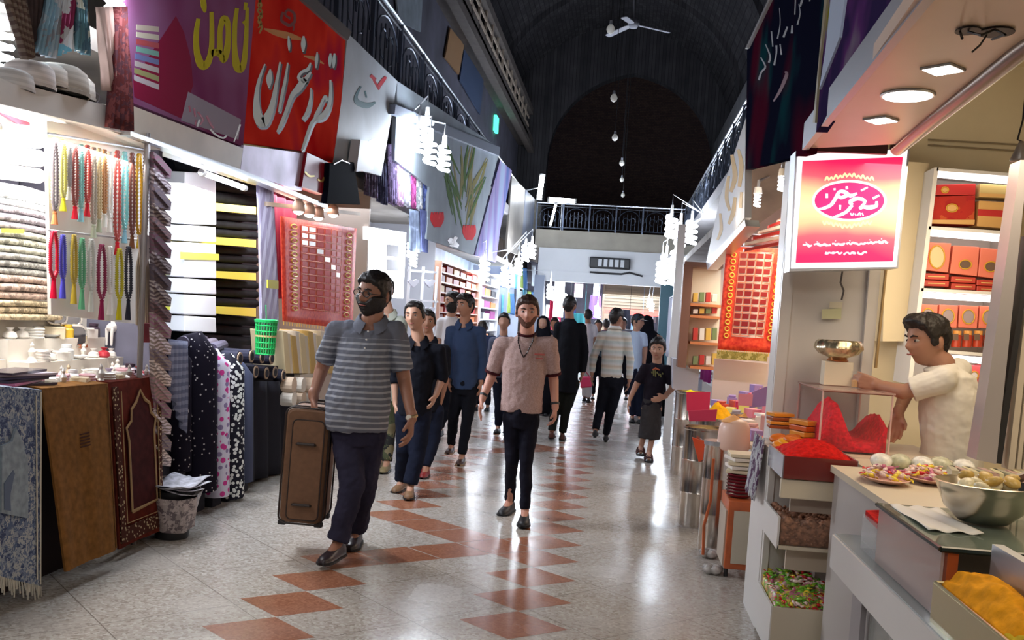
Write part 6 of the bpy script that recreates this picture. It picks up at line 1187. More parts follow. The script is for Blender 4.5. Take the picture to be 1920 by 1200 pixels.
for k in range(5):
    p = V((1.22 + 0.09 * k, 4.5 + 0.03 * (k % 2), 0.952)); tag(MB().ell(p + V((0, 0, .035)), (.05, .06, .035), n=12, m=8).build('clear_bag', mat('bag_clear_%d' % (k % 2), ((0.8, 0.78, 0.72), (0.55, 0.55, 0.4))[k % 2], 0.15, var=0.3, scale=25, bump=0.6), smooth=True), '%s clear crinkled bag in the row behind the sweet plates' % ('first', 'second', 'third', 'fourth', 'fifth')[k], 'bag', 'clear bags behind the sweet plates')
fd = thing('folded_tray', 'long pale tray of small packets behind the steel bowl', 'tray', (1.62, 4.35, .955)); MB().box((1.66, 4.3, 0.965), (0.5, 0.26, 0.02)).build('tray_base', M_white, fd); 
for k in range(12): MB().box((1.46 + 0.036 * k, 4.28, 0.99), (0.028, 0.18, 0.03), 0.1 * ((k * 3) % 5 - 2)).build('packet', mat('tray_packet_%d' % (k % 3), [(0.45, 0.42, 0.30), (0.5, 0.33, 0.28), (0.66, 0.6, 0.36)][k % 3], 0.35), fd)
# near glass counter
gx0, gy0, gy1, gz = 0.95, 2.80, 3.46, 0.955
gcn = thing('glass_counter', 'near glass-topped counter with a white ledge at the bottom right', 'counter', (1.35, 3.0, 0))
MB().box((1.5, 3.13, gz), (1.12, 0.68, 0.014)).build('glass_top', mat('green_glass', (0.20, 0.25, 0.20), 0.04, alpha=0.72, spec=0.8), gcn, bevel=0.003)
MB().tube([(0.94, 2.79, gz), (0.94, 3.47, gz)], 0.008, 6).tube([(0.94, 2.79, gz), (2.06, 2.79, gz)], 0.009, 6).build('glass_edge', mat('dark_edge', (0.02, 0.03, 0.025), 0.2), gcn)
MB().box((gx0, 3.13, 0.85), (0.008, 0.66, 0.19)).build('side_pane', mat('pink_reflection_glass', (0.60, 0.48, 0.46), 0.06, alpha=0.55), gcn)  # pinkish colour of the pane stands in for reflections
MB().box((gx0 + .03, 2.82, 0.85), (0.03, 0.03, 0.19)).build('corner_post', M_wood, gcn)
MB().box((0.945, 3.05, 0.68), (0.09, 1.75, 0.13)).build('white_ledge', M_wb, gcn)
MB().box((0.99, 3.05, 0.745), (0.16, 1.75, 0.012)).build('ledge_glass', mat('ledge_glass', (0.42, 0.46, 0.46), 0.06, alpha=0.8), gcn)
MB().box((1.55, 2.76, 0.30), (1.1, 1.28, 0.60)).build('counter_body', M_wb, gcn)
MB().box((0.99, 2.9, 0.42), (0.008, 1.4, 0.40)).build('lower_pane', mat('lower_glass', (0.55, 0.58, 0.55), 0.06, alpha=0.4), gcn)
MB().box((0.97, 3.70, 0.40), (0.02, 0.14, 0.42)).build('grey_panel', mat('grey_panel', (0.36, 0.34, 0.36), 0.4), gcn)
tag(MB().box((1.5, 3.12, 0.80), (1.0, 0.6, 0.09)).build('stock_box', mat('dim_stock', (0.25, 0.2, 0.15), 0.8)), 'low box seen dimly through the glass counter top', 'box')
for (y, lb_) in ((3.52, 'small clear box of red saffron on the ledge before the glass counter'),):
    b_ = thing('saffron_box', lb_, 'box', (1.0, y, .752)); c_ = V((1.0, y, .752))
    MB().box(c_ + V((0, 0.06, .065)), (0.10, 0.20, 0.13)).build('clear_box', mat('box_glass', (0.75, 0.78, 0.80), 0.06, alpha=0.35), b_)
    MB().prism([c_ + V((-.045, -.03, .11)), c_ + V((.045, -.03, .10)), c_ + V((.045, .15, .13)), c_ + V((-.045, .15, .12))], (0, 0, 0.025)).build('saffron', M_saf2, b_)
    MB().box(c_ + V((0.045, -0.035, .06)), (0.02, 0.02, 0.13)).build('green_edge', mat('green_edge', (0.02, 0.06, 0.04), 0.2), b_)
for (x, y, rx, ry, h, m, lb_) in ((1.06, 3.05, .07, .16, .12, mat('khaki_powder', (0.40, 0.32, 0.08), 0.9, var=0.2, scale=20), 'khaki powder heap behind the lower glass of the near counter'), (1.06, 2.75, .07, .14, .09, mat('brown_powder', (0.16, 0.05, 0.02), 0.9, var=0.2, scale=20), 'dark brown powder heap behind the lower glass of the near counter')):
    powder('powder_heap', (x, y, 0.605), rx, ry, h, m, lb_, 'spice')
sh_ = MB(); sh_.sheet(lambda u, v: V((0.97 + 0.16 * u, 3.0 + 0.42 * v, 0.9665 + 0.004 * math.sin(u * 14 + v * 6))), 16, 10, off=(0, 0, 0.002)); tag(sh_.build('white_sheet', mat('white_paper', (0.82, 0.80, 0.74), 0.5), smooth=True), 'crumpled white plastic sheet on the left of the glass counter', 'sheet')
bc = V((1.205, 3.22, 0.966)); sbw = thing('steel_bowl', 'large steel mixing bowl standing on the glass counter', 'bowl', bc)
MB().lathe([(0.06, 0), (0.075, 0.003), (0.12, 0.045), (0.145, 0.105), (0.152, 0.125), (0.157, 0.128), (0.150, 0.130), (0.142, 0.122), (0.115, 0.05), (0.05, 0.012), (0.002, 0.01)], bc, 48).build('bowl', mat('steel_bowl_m', (0.55, 0.50, 0.42), 0.22, 1.0, var=0.15, scale=10), sbw, smooth=0.9)
for k in range(16):
    a = k * 2.4; r = 0.10 * math.sqrt((k % 9) / 9); q = bc + V((r * math.cos(a), r * math.sin(a), 0.105 + 0.018 * (k % 3)))
    tag(MB().ell(q, (0.032, 0.026, 0.016), Matrix.Rotation(k, 3, 'Z') @ Matrix.Rotation(0.4, 3, 'Y'), 10, 6).build('candy_piece', mat('candy_piece_%d' % (k % 3), [(0.66, 0.56, 0.12), (0.72, 0.66, 0.45), (0.62, 0.42, 0.12)][k % 3], 0.3), smooth=True), '%s sweet lying in the steel bowl, %s side' % (('yellow', 'pale', 'orange')[k % 3], ('left', 'right')[int(math.cos(a) > 0)]), 'sweet', '%s sweets in the steel bowl, %s side' % (('yellow', 'pale', 'orange')[k % 3], ('left', 'right')[int(math.cos(a) > 0)]))
tag(MB().tube([bc + V((0.07, 0.02, 0.13)), bc + V((0.14, 0.05, 0.155)), bc + V((0.2, 0.1, 0.15))], [0.02, 0.014, 0.006], 8).build('scoop', mat('dark_scoop', (0.08, 0.03, 0.02), 0.3)), 'dark scoop resting in the steel bowl', 'scoop')
# yellow powder trays at the bottom right
ty = thing('spice_tray', 'steel tray of orange and yellow powder below the glass counter edge', 'tray', (1.35, 2.45, .72))
M_sl = mat('brassy_steel', (0.50, 0.44, 0.26), 0.3, 0.7)
MB().box((0.93, 2.42, 0.80), (0.012, 0.72, 0.12)).build('tray_side', M_sl, ty); MB().box((1.42, 2.78, 0.80), (0.98, 0.012, 0.12)).build('tray_back', M_sl, ty); MB().box((1.42, 2.42, 0.735), (0.98, 0.72, 0.012)).build('tray_floor', M_sl, ty); MB().box((1.075, 2.56, 0.89), (0.03, 0.38, 0.20)).build('divider', M_alu, ty)
MB().tube([(0.93, 2.06, 0.86), (0.93, 2.78, 0.86), (1.9, 2.78, 0.86)], 0.007, 6).build('rolled_rim', M_sl, ty)
struct('trim_counter_base', MB().box((1.45, 2.42, 0.36), (0.92, 0.70, 0.72)), M_wb)
tag(gridheap(lambda u, v: 0.09 + 0.10 * math.sin(PI * (0.1 + 0.7 * u)) * math.sin(PI * (0.25 + 0.5 * v)) + 0.012 * noise.noise(V((u * 7, v * 7, 2))), 0.94, 1.06, 2.28, 2.77, 0.742).build('turmeric_heap', mat('orange_turmeric', (0.80, 0.33, 0.01), 0.9, var=0.2, scale=25, bump=0.5), smooth=True), 'heap of orange-yellow powder in the near steel tray', 'spice', kind='stuff')
tag(gridheap(lambda u, v: 0.07 + 0.09 * math.sin(PI * (0.3 + 0.6 * u)) * math.sin(PI * (0.2 + 0.6 * v)) + 0.012 * noise.noise(V((u * 7, v * 7, 8))), 0.945, 1.88, 2.07, 2.34, 0.742).build('mustard_heap', mat('mustard_powder', (0.62, 0.42, 0.02), 0.9, var=0.2, scale=25, bump=0.5), smooth=True), 'heap of mustard-yellow powder in the corner of the near steel tray', 'spice', kind='stuff')

# ================================================================= right side beyond the column
struct('wall_between_right', MB().box((2.3, 10.5, 1.5), (0.08, 7.2, 3.0)).box((1.65, 10.75, 1.5), (1.2, 0.05, 3.0)), mat('pinkish_wall', (0.62, 0.50, 0.45), 0.6))
cr = thing('spice_counter', 'low white counter behind the steel drums on the right', 'counter', (1.1, 8.2, 0)); MB().box((1.14, 8.2, 0.36), (0.33, 3.9, 0.72)).box((1.6, 8.6, 0.36), (0.6, 3.1, 0.72)).build('counter_body', M_wb, cr); MB().box((1.14, 8.2, 0.735), (0.36, 4.0, 0.03)).box((1.61, 8.6, 0.735), (0.6, 3.2, 0.03)).build('counter_top', M_cb, cr)
M_drum = mat('drum_steel', (0.66, 0.60, 0.54), 0.2, 1.0, var=0.2, scale=5)
def drum(label, x, ytop, ybot, Y, r, heap=None, group=None, hc=None, hh=0.12, lid=False):
    g0 = AY(x, ybot, Y); z0 = 0.0; z1 = AY(x, ytop, Y).z; p = V((g0.x, Y, z0)); d = thing('steel_drum', label, 'drum', p, group); H_ = z1 - z0
    MB().lathe([(r * .97, 0), (r, 0.01), (r, H_ * .33), (r * 1.02, H_ * .34), (r, H_ * .35), (r, H_ * .66), (r * 1.02, H_ * .67), (r, H_ * .68), (r, H_ * .97), (r * 1.04, H_ * .98), (r * 1.04, H_), (r * .96, H_), (r * .95, H_ * .8), (r * .9, H_ * .7), (0.01, H_ * .7)], p, 36).build('drum_body', M_drum, d, smooth=0.6)
    if lid: MB().lathe([(0.01, H_ + 0.012), (r * 1.05, H_ + 0.01), (r * 1.05, H_ - .02), (r * 1.02, H_ - .02), (r * 1.0, H_), (0.01, H_ + .004)][::-1], p, 36).build('lid', M_alu, d)
    if heap: powder('spice_heap', p + V((0, 0, H_ * .92)), r * .93, r * .93, hh, heap, None, None, parent=d)
    return d
drum('tall steel drum at the front left of the spice counter', 1336, 828, 1020, 6.75, 0.105, lid=True)
drum('steel drum with a grey-brown cone of spice, second along the aisle', 1290, 845, 948, 8.42, 0.085, heap=mat('grey_spice', (0.25, 0.17, 0.11), 0.9, var=0.2, scale=30), hh=0.16)
drum('steel drum with greenish spice and a pink card behind it', 1312, 800, 905, 7.6, 0.15, heap=mat('green_spice', (0.38, 0.30, 0.12), 0.9, var=0.3, scale=40, bump=0.5), hh=0.07)
drum('steel drum heaped with bright yellow powder beside the boy', 1289, 733, 830, 10.2, 0.16, heap=mat('bright_yellow', (0.80, 0.68, 0.01), 0.9, var=0.1, scale=20), hh=0.10)
drum('steel drum heaped with golden yellow powder in the middle', 1338, 782, 880, 8.3, 0.18, heap=M_yelp, hh=0.22)
drum('steel drum with pale orange powder behind the peach sack', 1400, 780, 880, 8.2, 0.15, heap=mat('pale_orange', (0.80, 0.45, 0.15), 0.9), hh=0.16)
sk = AY(1375, 835, 6.7); sk0 = V((sk.x, 6.7, 0.72)); z1 = AY(1375, 790, 6.7).z
tag(MB().lathe([(0.10, 0), (0.115, 0.02), (0.105, (z1 - .72) * .8), (0.085, z1 - .72), (0.04, z1 - .70), (0.01, z1 - .70)], sk0, 24).build('peach_tub', mat('peach_plastic', (0.78, 0.52, 0.42), 0.4), smooth=0.8), 'peach-coloured tub of powder in front of the golden yellow heap', 'tub')
powder('powder_cone', V((AY(1375, 790, 6.7).x, 6.7, z1 - .005)), .085, .085, .06, mat('peach_powder', (0.85, 0.45, 0.20), 0.9), 'pale orange powder cone on the peach tub', 'spice')
# orange cabinet with plates
oc = thing('orange_cabinet', 'orange wooden cabinet with a cream front panel beside the tall drum', 'cabinet', (0.9, 6.3, 0))
ox0, ox1 = AY(1366, 950, 6.0).x, AY(1420, 950, 6.0).x; oz = AY(1366, 938, 6.0).z
MB().box(((ox0 + ox1) / 2, 6.2, oz / 2 + .03), (ox1 - ox0, 0.42, oz - .06)).build('cabinet_body', M_wood, oc, bevel=0.006)
MB().box(((ox0 + ox1) / 2 + .008, 5.985, oz / 2 + .02), (ox1 - ox0 - 0.055, 0.014, oz - .16)).build('cream_panel', mat('panel_cream', (0.55, 0.50, 0.40), 0.5), oc)
MB().box((ox0 - .004, 6.2, oz / 2), (0.01, 0.34, oz - .14)).build('side_panel', mat('side_panel_m', (0.48, 0.40, 0.32), 0.5), oc)
for sx in (ox0 + .02, ox1 - .02): MB().cyl((sx, 6.05, 0), (sx, 6.05, 0.06), 0.014, n=8).build('foot', M_black, oc)
for k in range(7):
    p = V(((ox0 + ox1) / 2 - .01, 6.15, oz + 0.004 + k * 0.021)); tag(MB().lathe([(0.05, 0), (0.075, 0.006), (0.085, 0.018), (0.082, 0.02), (0.07, 0.008), (0.01, 0.004)], p, 24).build('red_plate', mat('dark_red_plate', (0.22, 0.015, 0.03), 0.25), smooth=0.8), 'dark red dish, %s from the bottom of the stack on the orange cabinet' % ('first', 'second', 'third', 'fourth', 'fifth', 'sixth', 'seventh')[k], 'dish', 'dark red dishes stacked on the orange cabinet')
for k in range(5):
    p = V(((ox0 + ox1) / 2, 6.2, oz + 0.162 + k * 0.026)); tag(MB().box(p, (0.17, 0.2, 0.022), 0.12 * ((k * 3) % 5 - 2)).build('cream_packet', mat('cream_packet_%d' % (k % 2), ((0.80, 0.70, 0.5), (0.78, 0.72, 0.66))[k % 2], 0.4), bevel=0.004), '%s cream packet of the pile above the dark red dishes' % ('lowest', 'second', 'third', 'fourth', 'topmost')[k], 'packet', 'cream packets piled above the red dishes')
tag(MB().tube([AY(1338, 860, 6.3), AY(1332, 940, 6.3), AY(1320, 985, 6.3), AY(1318, 1040, 6.3)], 0.01, 6).build('wooden_strip', M_wood), 'thin orange-brown wooden strip leaning between drum and orange cabinet', 'strip')
tag(slab('orange_funnel', [(1298, 820), (1322, 828), (1318, 862), (1310, 866)], 'Y', 7.4, 0.03, mat('orange_plastic', (0.80, 0.10, 0.03), 0.35)), 'bright orange plastic scoop sticking up between the drums', 'scoop')
for k, (x, y) in enumerate(((1328, 1045), (1335, 1075))):
    p = AZ(x, y, 0.0); mb = MB()
    for j in range(5): mb.ell(p + V((0.03 * math.cos(j * 1.3), 0.04 * math.sin(j * 1.3), 0.03)), (0.04, 0.03, 0.03), Matrix.Rotation(j, 3, 'X'), 8, 6)
    tag(mb.build('crumpled_bag', mat('grey_plastic_bag', (0.45, 0.42, 0.40), 0.25, var=0.5, scale=20, bump=1.0), smooth=True), '%s crumpled grey plastic bag on the floor by the orange cabinet' % ('farther', 'nearer')[k], 'bag')
# colourful cartons on the spice counter
rnd = random.Random(9)
cc = [((0.70, 0.03, 0.12), 'crimson'), ((0.75, 0.25, 0.35), 'pink'), ((0.35, 0.25, 0.55), 'violet'), ((0.80, 0.70, 0.2), 'yellow'), ((0.80, 0.78, 0.75), 'white'), ((0.65, 0.10, 0.05), 'red'), ((0.30, 0.30, 0.40), 'slate'), ((0.80, 0.45, 0.40), 'salmon')]
for i in range(44):
    r, k = divmod(i, 11); Y = 6.45 + k * 0.33 + rnd.uniform(-.04, .04); X = 1.04 + 0.12 * r + rnd.uniform(-.02, .02); h = rnd.uniform(0.06, 0.11) + 0.055 * r; c_, nm = cc[(i * 5 + r) % 8]
    b_ = MB().box((X, Y, 0.752 + h / 2), (0.09, 0.15, h), rnd.uniform(-.4, .4)); b_.cur = 0
    if i % 3 == 0: b_.box((X, Y, 0.752 + h + 0.012), (0.07, 0.12, 0.022), rnd.uniform(-.4, .4))
    tag(b_.build('spice_carton', mat('carton_' + nm, c_, 0.35), bevel=0.004), '%s carton in the %s row, %s, on the spice counter' % (nm, ('front', 'second', 'third', 'back')[r], ('nearest end', 'second from the near end', 'third from the near end', 'fourth from the near end', 'fifth from the near end', 'middle', 'sixth from the far end', 'fifth from the far end', 'fourth from the far end', 'third from the far end', 'far end')[k]), 'carton', 'cartons on the spice counter')
for k, (q, c_, lb_) in enumerate([([(1287, 735), (1332, 735), (1330, 770), (1288, 770)], (0.70, 0.03, 0.10), 'crimson card standing behind the golden powder'), ([(1290, 770), (1345, 768), (1342, 790), (1292, 790)], (0.65, 0.04, 0.12), 'crimson card above the greenish spice'), ([(1410, 735), (1450, 720), (1448, 760), (1405, 765)], (0.35, 0.22, 0.5), 'violet card beside the white column'), ([(1385, 738), (1412, 740), (1410, 762), (1384, 760)], (0.80, 0.30, 0.40), 'pink card in the middle of the spice counter')]):
    tag(slab('sign_card', q, 'Y', 8.05 - 0.3 * k if k != 1 else 7.5, 0.012, mat('card_%d' % k, c_, 0.4)), lb_, 'card')
# the red sequined cloth on the right
mirror_cloth('red sequined cloth with a pale grid hanging on the right beside the column', [(1362, 462), (1478, 466), (1452, 662), (1345, 655)], 'Y', 8.6, 4, 11, lambda i, j: False, bright=(0.85, 0.66, 0.60))
tag(slab('olive_hem', [(1345, 657), (1440, 664), (1438, 678), (1344, 672)], 'Y', 8.57, 0.02, ikat_mat('olive_band', [(0.35, 0.28, 0.08), (0.5, 0.42, 0.16), (0.25, 0.22, 0.06)], 25)), 'olive patterned hem band under the right red cloth', 'hem')
tag(slab('pale_counter_front', [(1340, 672), (1440, 682), (1436, 720), (1338, 712)], 'Y', 8.9, 0.05, mat('beige_front', (0.62, 0.52, 0.46), 0.5)), 'pale beige panel below the right red cloth', 'panel')
for k in range(7):
    y = 384 + k * 11; x0 = 1478 - 8 * k + (6 if k > 3 else 0); x0 = max(1396, x0 - 10 * k)
    tag(slab('awning_slat', [(x0, y + 16), (1488, y - 2), (1488, y + 4), (x0, y + 21)], 'Y', 7.6 - 0.02 * k, 0.10, mat('awning_white', (0.85, 0.72, 0.66), 0.4) if k % 2 else mat('awning_red', (0.45, 0.02, 0.02), 0.4)), '%s stripe, %s from the top, of the slanting awning over the right red cloth' % (('red', 'white')[k % 2], ('first', 'second', 'third', 'fourth', 'fifth', 'sixth', 'seventh')[k]), 'awning', 'stripes of the red and white awning')
tag(slab('grey_lintel', [(1398, 318), (1490, 292), (1488, 372), (1396, 440)], 'Y', 8.8, 0.1, mat('beige_lintel', (0.40, 0.34, 0.30), 0.5, var=0.3, scale=4)), 'beige-grey lintel between the black sign and the striped awning', 'lintel')
tag(slab('lintel_box', [(1374, 436), (1470, 446), (1470, 462), (1372, 456)], 'Y', 8.65, 0.2, mat('maroon_box', (0.10, 0.02, 0.03), 0.5)), 'dark maroon rail box holding the right red cloth', 'rail')
lamp_cluster('cream flame-shaped bulb on the lintel right of the gold script', [AY(1466, 344, 7.7)], (1.3, 8.7, 2.9), 8, 10, WARM, pw=0.55)
lamp_cluster('small warm bulb left of the slanting awning', [AY(1420, 375, 7.9)], (1.2, 8.7, 2.9), 8, 6, WARM, pw=0.5)
# brown framed shelf
sh = thing('display_cabinet', 'brown framed lit shelf cabinet beyond the right red cloth', 'cabinet', AY(1312, 680, 10.3))
Mbr = mat('brown_frame', (0.20, 0.10, 0.07), 0.5); M_lit = mat('lit_cream', (0.85, 0.78, 0.62), 0.5)
YB_ = 10.3
slab('back_panel', [(1290, 500), (1352, 504), (1345, 688), (1276, 684)], 'Y', YB_ + .25, 0.02, M_lit, sh)
slab('side_post', [(1283, 494), (1300, 495), (1286, 690), (1270, 688)], 'Y', YB_, 0.25, Mbr, sh); slab('top_board', [(1284, 490), (1356, 494), (1356, 503), (1284, 499)], 'Y', YB_, 0.25, Mbr, sh)
for y in (568, 590, 640, 686): slab('shelf_board', [(1294, y), (1352, y + 4), (1352, y + 9), (1294, y + 5)], 'Y', YB_, 0.25, mat('orange_shelf', (0.6, 0.22, 0.08), 0.5), sh)
rnd = random.Random(12)
for i in range(16):
    r, k = divmod(i, 4); x = 1300 + k * 12; yb = (566, 588, 638, 684)[r]; h = (20, 12, 26, 22)[r] * rnd.uniform(.7, 1); c_, nm = [((0.75, 0.5, 0.1), 'golden'), ((0.8, 0.78, 0.7), 'cream'), ((0.55, 0.05, 0.04), 'red'), ((0.2, 0.28, 0.12), 'green')][(i * 3 + r) % 4]
    tag(slab('shelf_packet', [(x, yb - h), (x + 9, yb - h), (x + 8, yb), (x - 1, yb)], 'Y', YB_ + .04, 0.1, mat('shelfp_' + nm, c_, 0.4), bevel=0.004), '%s packet, %s on the %s shelf of the brown framed cabinet' % (nm, ('first', 'second', 'third', 'fourth')[k], ('top', 'second', 'third', 'bottom')[r]), 'packet', 'packets in the brown framed cabinet')
light('AREA', (1.35, 10.0, 2.2), 14, WARM, 0.6, size_y=0.4)
tag(MB().box((AY(1263, 640, 13.0).x, 13.0, 1.45), (0.10, 0.12, 2.9)).build('white_post', M_white), 'slender white post left of the brown framed cabinet', 'post')
tag(slab('white_chest', [(1262, 672), (1312, 680), (1308, 735), (1262, 730)], 'Y', 10.6, 0.5, mat('grey_white_chest', (0.55, 0.56, 0.62), 0.5)), 'pale chest freezer-like box under the brown framed cabinet', 'chest')
struct('wall_far_right', MB().box((2.0, 21.5, 1.45), (0.06, 16.5, 2.9)), mat('cool_wall', (0.42, 0.46, 0.56), 0.6, var=0.3, scale=1.5))
for i, (y, c_, nm) in enumerate([(13.4, (0.25, 0.02, 0.15), 'plum'), (15.5, (0.6, 0.65, 0.7), 'white'), (18, (0.1, 0.12, 0.2), 'navy'), (21, (0.5, 0.5, 0.6), 'pale grey'), (24.5, (0.3, 0.3, 0.35), 'slate')]):
    mb = MB(); mb.sheet(lambda u, v: V((1.25 + 0.03 * math.sin(u * 15), y + 1.3 * u, 2.3 - 1.5 * v)), 20, 6, off=(0.02, 0, 0)); tag(mb.build('hanging_cloth', mat('right_cloth_%d' % i, c_, 0.8), smooth=True), '%s cloth hung on a rail along the far right row' % nm, 'cloth')
    tag(MB().tube([V((1.25, y - .1, 2.32)), V((1.25, y + 1.4, 2.32)), V((1.97, y + 1.4, 2.32))], 0.015, 6).build('cloth_rail', M_alu), 'rail carrying the %s cloth on the far right' % nm, 'rail')
    tag(MB().box((1.6, y + .7, 0.38), (0.6, 1.5, 0.76)).build('stall_counter', mat('right_counter_%d' % (i % 2), ((0.45, 0.42, 0.40), (0.3, 0.3, 0.34))[i % 2], 0.5)), 'counter under the %s cloth on the far right' % nm, 'counter')
# ================================================================= people
def skin(name, c): return mat(name, c, 0.5, sss=0.08, var=0.08, scale=6)
SK_A = skin('skin_tan', (0.40, 0.20, 0.13)); SK_B = skin('skin_light', (0.52, 0.29, 0.20)); SK_C = skin('skin_brown', (0.34, 0.16, 0.105)); SK_D = skin('skin_pink', (0.55, 0.27, 0.20))
M_hair = mat('black_hair', (0.012, 0.009, 0.009), 0.45, bump=0.6, var=0.4, scale=40); M_hair2 = mat('brown_hair', (0.045, 0.022, 0.018), 0.45, bump=0.6, var=0.4, scale=40)
M_eyew = mat('eye_white', (0.42, 0.38, 0.35), 0.4); M_eyed = mat('eye_dark', (0.02, 0.01, 0.008), 0.1); M_lip = mat('lip', (0.38, 0.12, 0.10), 0.5)
HA, HB, HC = 0.074, 0.094, 0.118
def head_base(ux, uy, uz, sc=1.0):
    x, y, z = HA * ux, HB * uy, HC * uz
    if uz < 0:
        k = min(1, -uz); x *= 1 - 0.30 * k ** 1.4; 
        if uy > 0: y *= 1 - 0.42 * k
        else: y *= 1 - 0.06 * k
    else:
        q = 1 + 0.24 * uz * uz * (1 - uz ** 8); x *= q; y *= q * (1.03 if uy > 0 else 1.0); z = HC * (uz - 0.07 * uz ** 4)
    return V((x, y, z))
def gs(a, b): return math.exp(-(a * a + b * b))
def head_pt(ux, uy, uz):
    p = head_base(ux, uy, uz)
    if uy < 0.1:
        wf = ss(0.1, -0.45, uy) if False else max(0, min(1, (-uy - 0.05) / 0.45)); x, z = p.x, p.z; d = 0
        d += 0.024 * gs(x / 0.0125, (z + 0.022) / 0.016) + 0.013 * gs(x / 0.010, (z - 0.004) / 0.022)
        d += 0.006 * gs((abs(x) - 0.012) / 0.008, (z + 0.028) / 0.008)
        d -= 0.011 * gs((abs(x) - 0.032) / 0.016, (z - 0.010) / 0.011)
        d += 0.005 * gs((abs(x) - 0.028) / 0.024, (z - 0.032) / 0.009)
        d += 0.004 * gs((abs(x) - 0.042) / 0.018, (z + 0.020) / 0.018)
        d += 0.007 * gs(x / 0.022, (z + 0.056) / 0.010) - 0.004 * gs(x / 0.02, (z + 0.072) / 0.006)
        d += 0.010 * gs(x / 0.020, (z + 0.094) / 0.016)
        p.y -= d * wf
    return p
class Head:
    """local head frame placed in the world: face towards -Y of the frame"""
    def __init__(s, c, yaw, pitch=0.0, roll=0.0, k=1.0):
        s.c = V(c); s.R = Matrix.Rotation(yaw, 3, 'Z') @ Matrix.Rotation(roll, 3, 'Y') @ Matrix.Rotation(pitch, 3, 'X'); s.k = k
    def w(s, p): return s.c + s.R @ (V(p) * s.k)
    def sphere(s, mb, fn, n=48, m=36):
        rings = []
        for i in range(m + 1):
            a = -PI / 2 + PI * (0.004 + 0.992 * i / m); rings.append([s.w(fn(math.cos(a) * math.cos(b), math.cos(a) * math.sin(b), math.sin(a))) for b in [2 * PI * j / n for j in range(n)]])
        mb.loft(rings)
HL = [(0, 0.060), (25, 0.064), (50, 0.050), (66, 0.030), (76, -0.018), (88, -0.024), (96, 0.018), (112, 0.022), (125, -0.03), (145, -0.068), (180, -0.074)]
def hair_fn(style, T=0.014, front=0.060, seed=0, long_=0.0):
    """hair as a shell over the skull, ending at a hairline that runs round brow, temple, sideburn, ear and nape"""
    def f(ux, uy, uz):
        p = head_base(ux, uy, uz); th = math.degrees(abs(math.atan2(p.x / HA, -p.y / HB)))
        for (t0, z0), (t1, z1) in zip(HL, HL[1:]):
            if t0 <= th <= t1: u = (th - t0) / (t1 - t0); u = u * u * (3 - 2 * u); zl = z0 + (z1 - z0) * u; break
        if th < 60: zl += (front - 0.060)
        zl += 0.006 * noise.noise(V((ux * 9 + seed, uy * 9, 3))) - long_ * ss(60, 140, th)
        t_ = T + 0.009 * max(0, uz) + 0.006 * noise.noise(V((ux * 5 + seed, uy * 5, uz * 5))) + 0.003 * noise.noise(V((ux * 22, uy * 22 + seed, uz * 8)))
        if style == 'quiff' and uy < -0.1 and uz > 0.2: t_ += 0.018 * ss(0.1, 0.6, -uy)
        if 60 < th < 120: t_ *= 0.75
        k = ss(-0.005, 0.010, p.z - zl); d = -0.014 + (t_ + 0.014) * k
        return p + V((ux, uy, uz)).normalized() * d
    return f
def beard_fn(full=True, T=0.010):
    def f(ux, uy, uz):
        p = head_pt(ux, uy, uz); m = 0
        lo = -0.030 if full else -0.045
        jaw = ss(0.010, -0.012, p.z - (lo + 0.03 * ss(0.02, 0.06, abs(p.x)))) * ss(0.45, 0.2, uy)
        mouth = gs(p.x / 0.019, (p.z + 0.058) / 0.0065); must = gs(p.x / 0.030, (p.z + 0.042) / 0.008)
        m = max(jaw * (1 - mouth * 0.9), must * (uy < 0)); 
        if not full and abs(p.x) < 0.028 and -0.05 < p.z < -0.02: m = must
        if p.z > -0.036 and abs(p.x) < 0.024: m *= 0
        n_ = V((ux, uy, uz)).normalized(); return p + n_ * (-0.012 + (T + 0.012 + 0.003 * noise.noise(V((ux * 9, uy * 9, uz * 9)))) * m)
    return f
def mods(o, vox, smooth=4, disp=0.0, dsize=0.12, seed=0):
    r = o.modifiers.new('remesh', 'REMESH'); r.mode = 'VOXEL'; r.voxel_size = vox; r.use_smooth_shade = True
    if smooth: s = o.modifiers.new('smooth', 'SMOOTH'); s.factor = 0.5; s.iterations = smooth
    if disp:
        tx = bpy.data.textures.get('fold%.3f' % dsize) or bpy.data.textures.new('fold%.3f' % dsize, 'CLOUDS'); tx.noise_scale = dsize; tx.noise_depth = 2
        d = o.modifiers.new('folds', 'DISPLACE'); d.texture = tx; d.strength = disp; d.mid_level = 0.5; d.texture_coords = 'LOCAL'
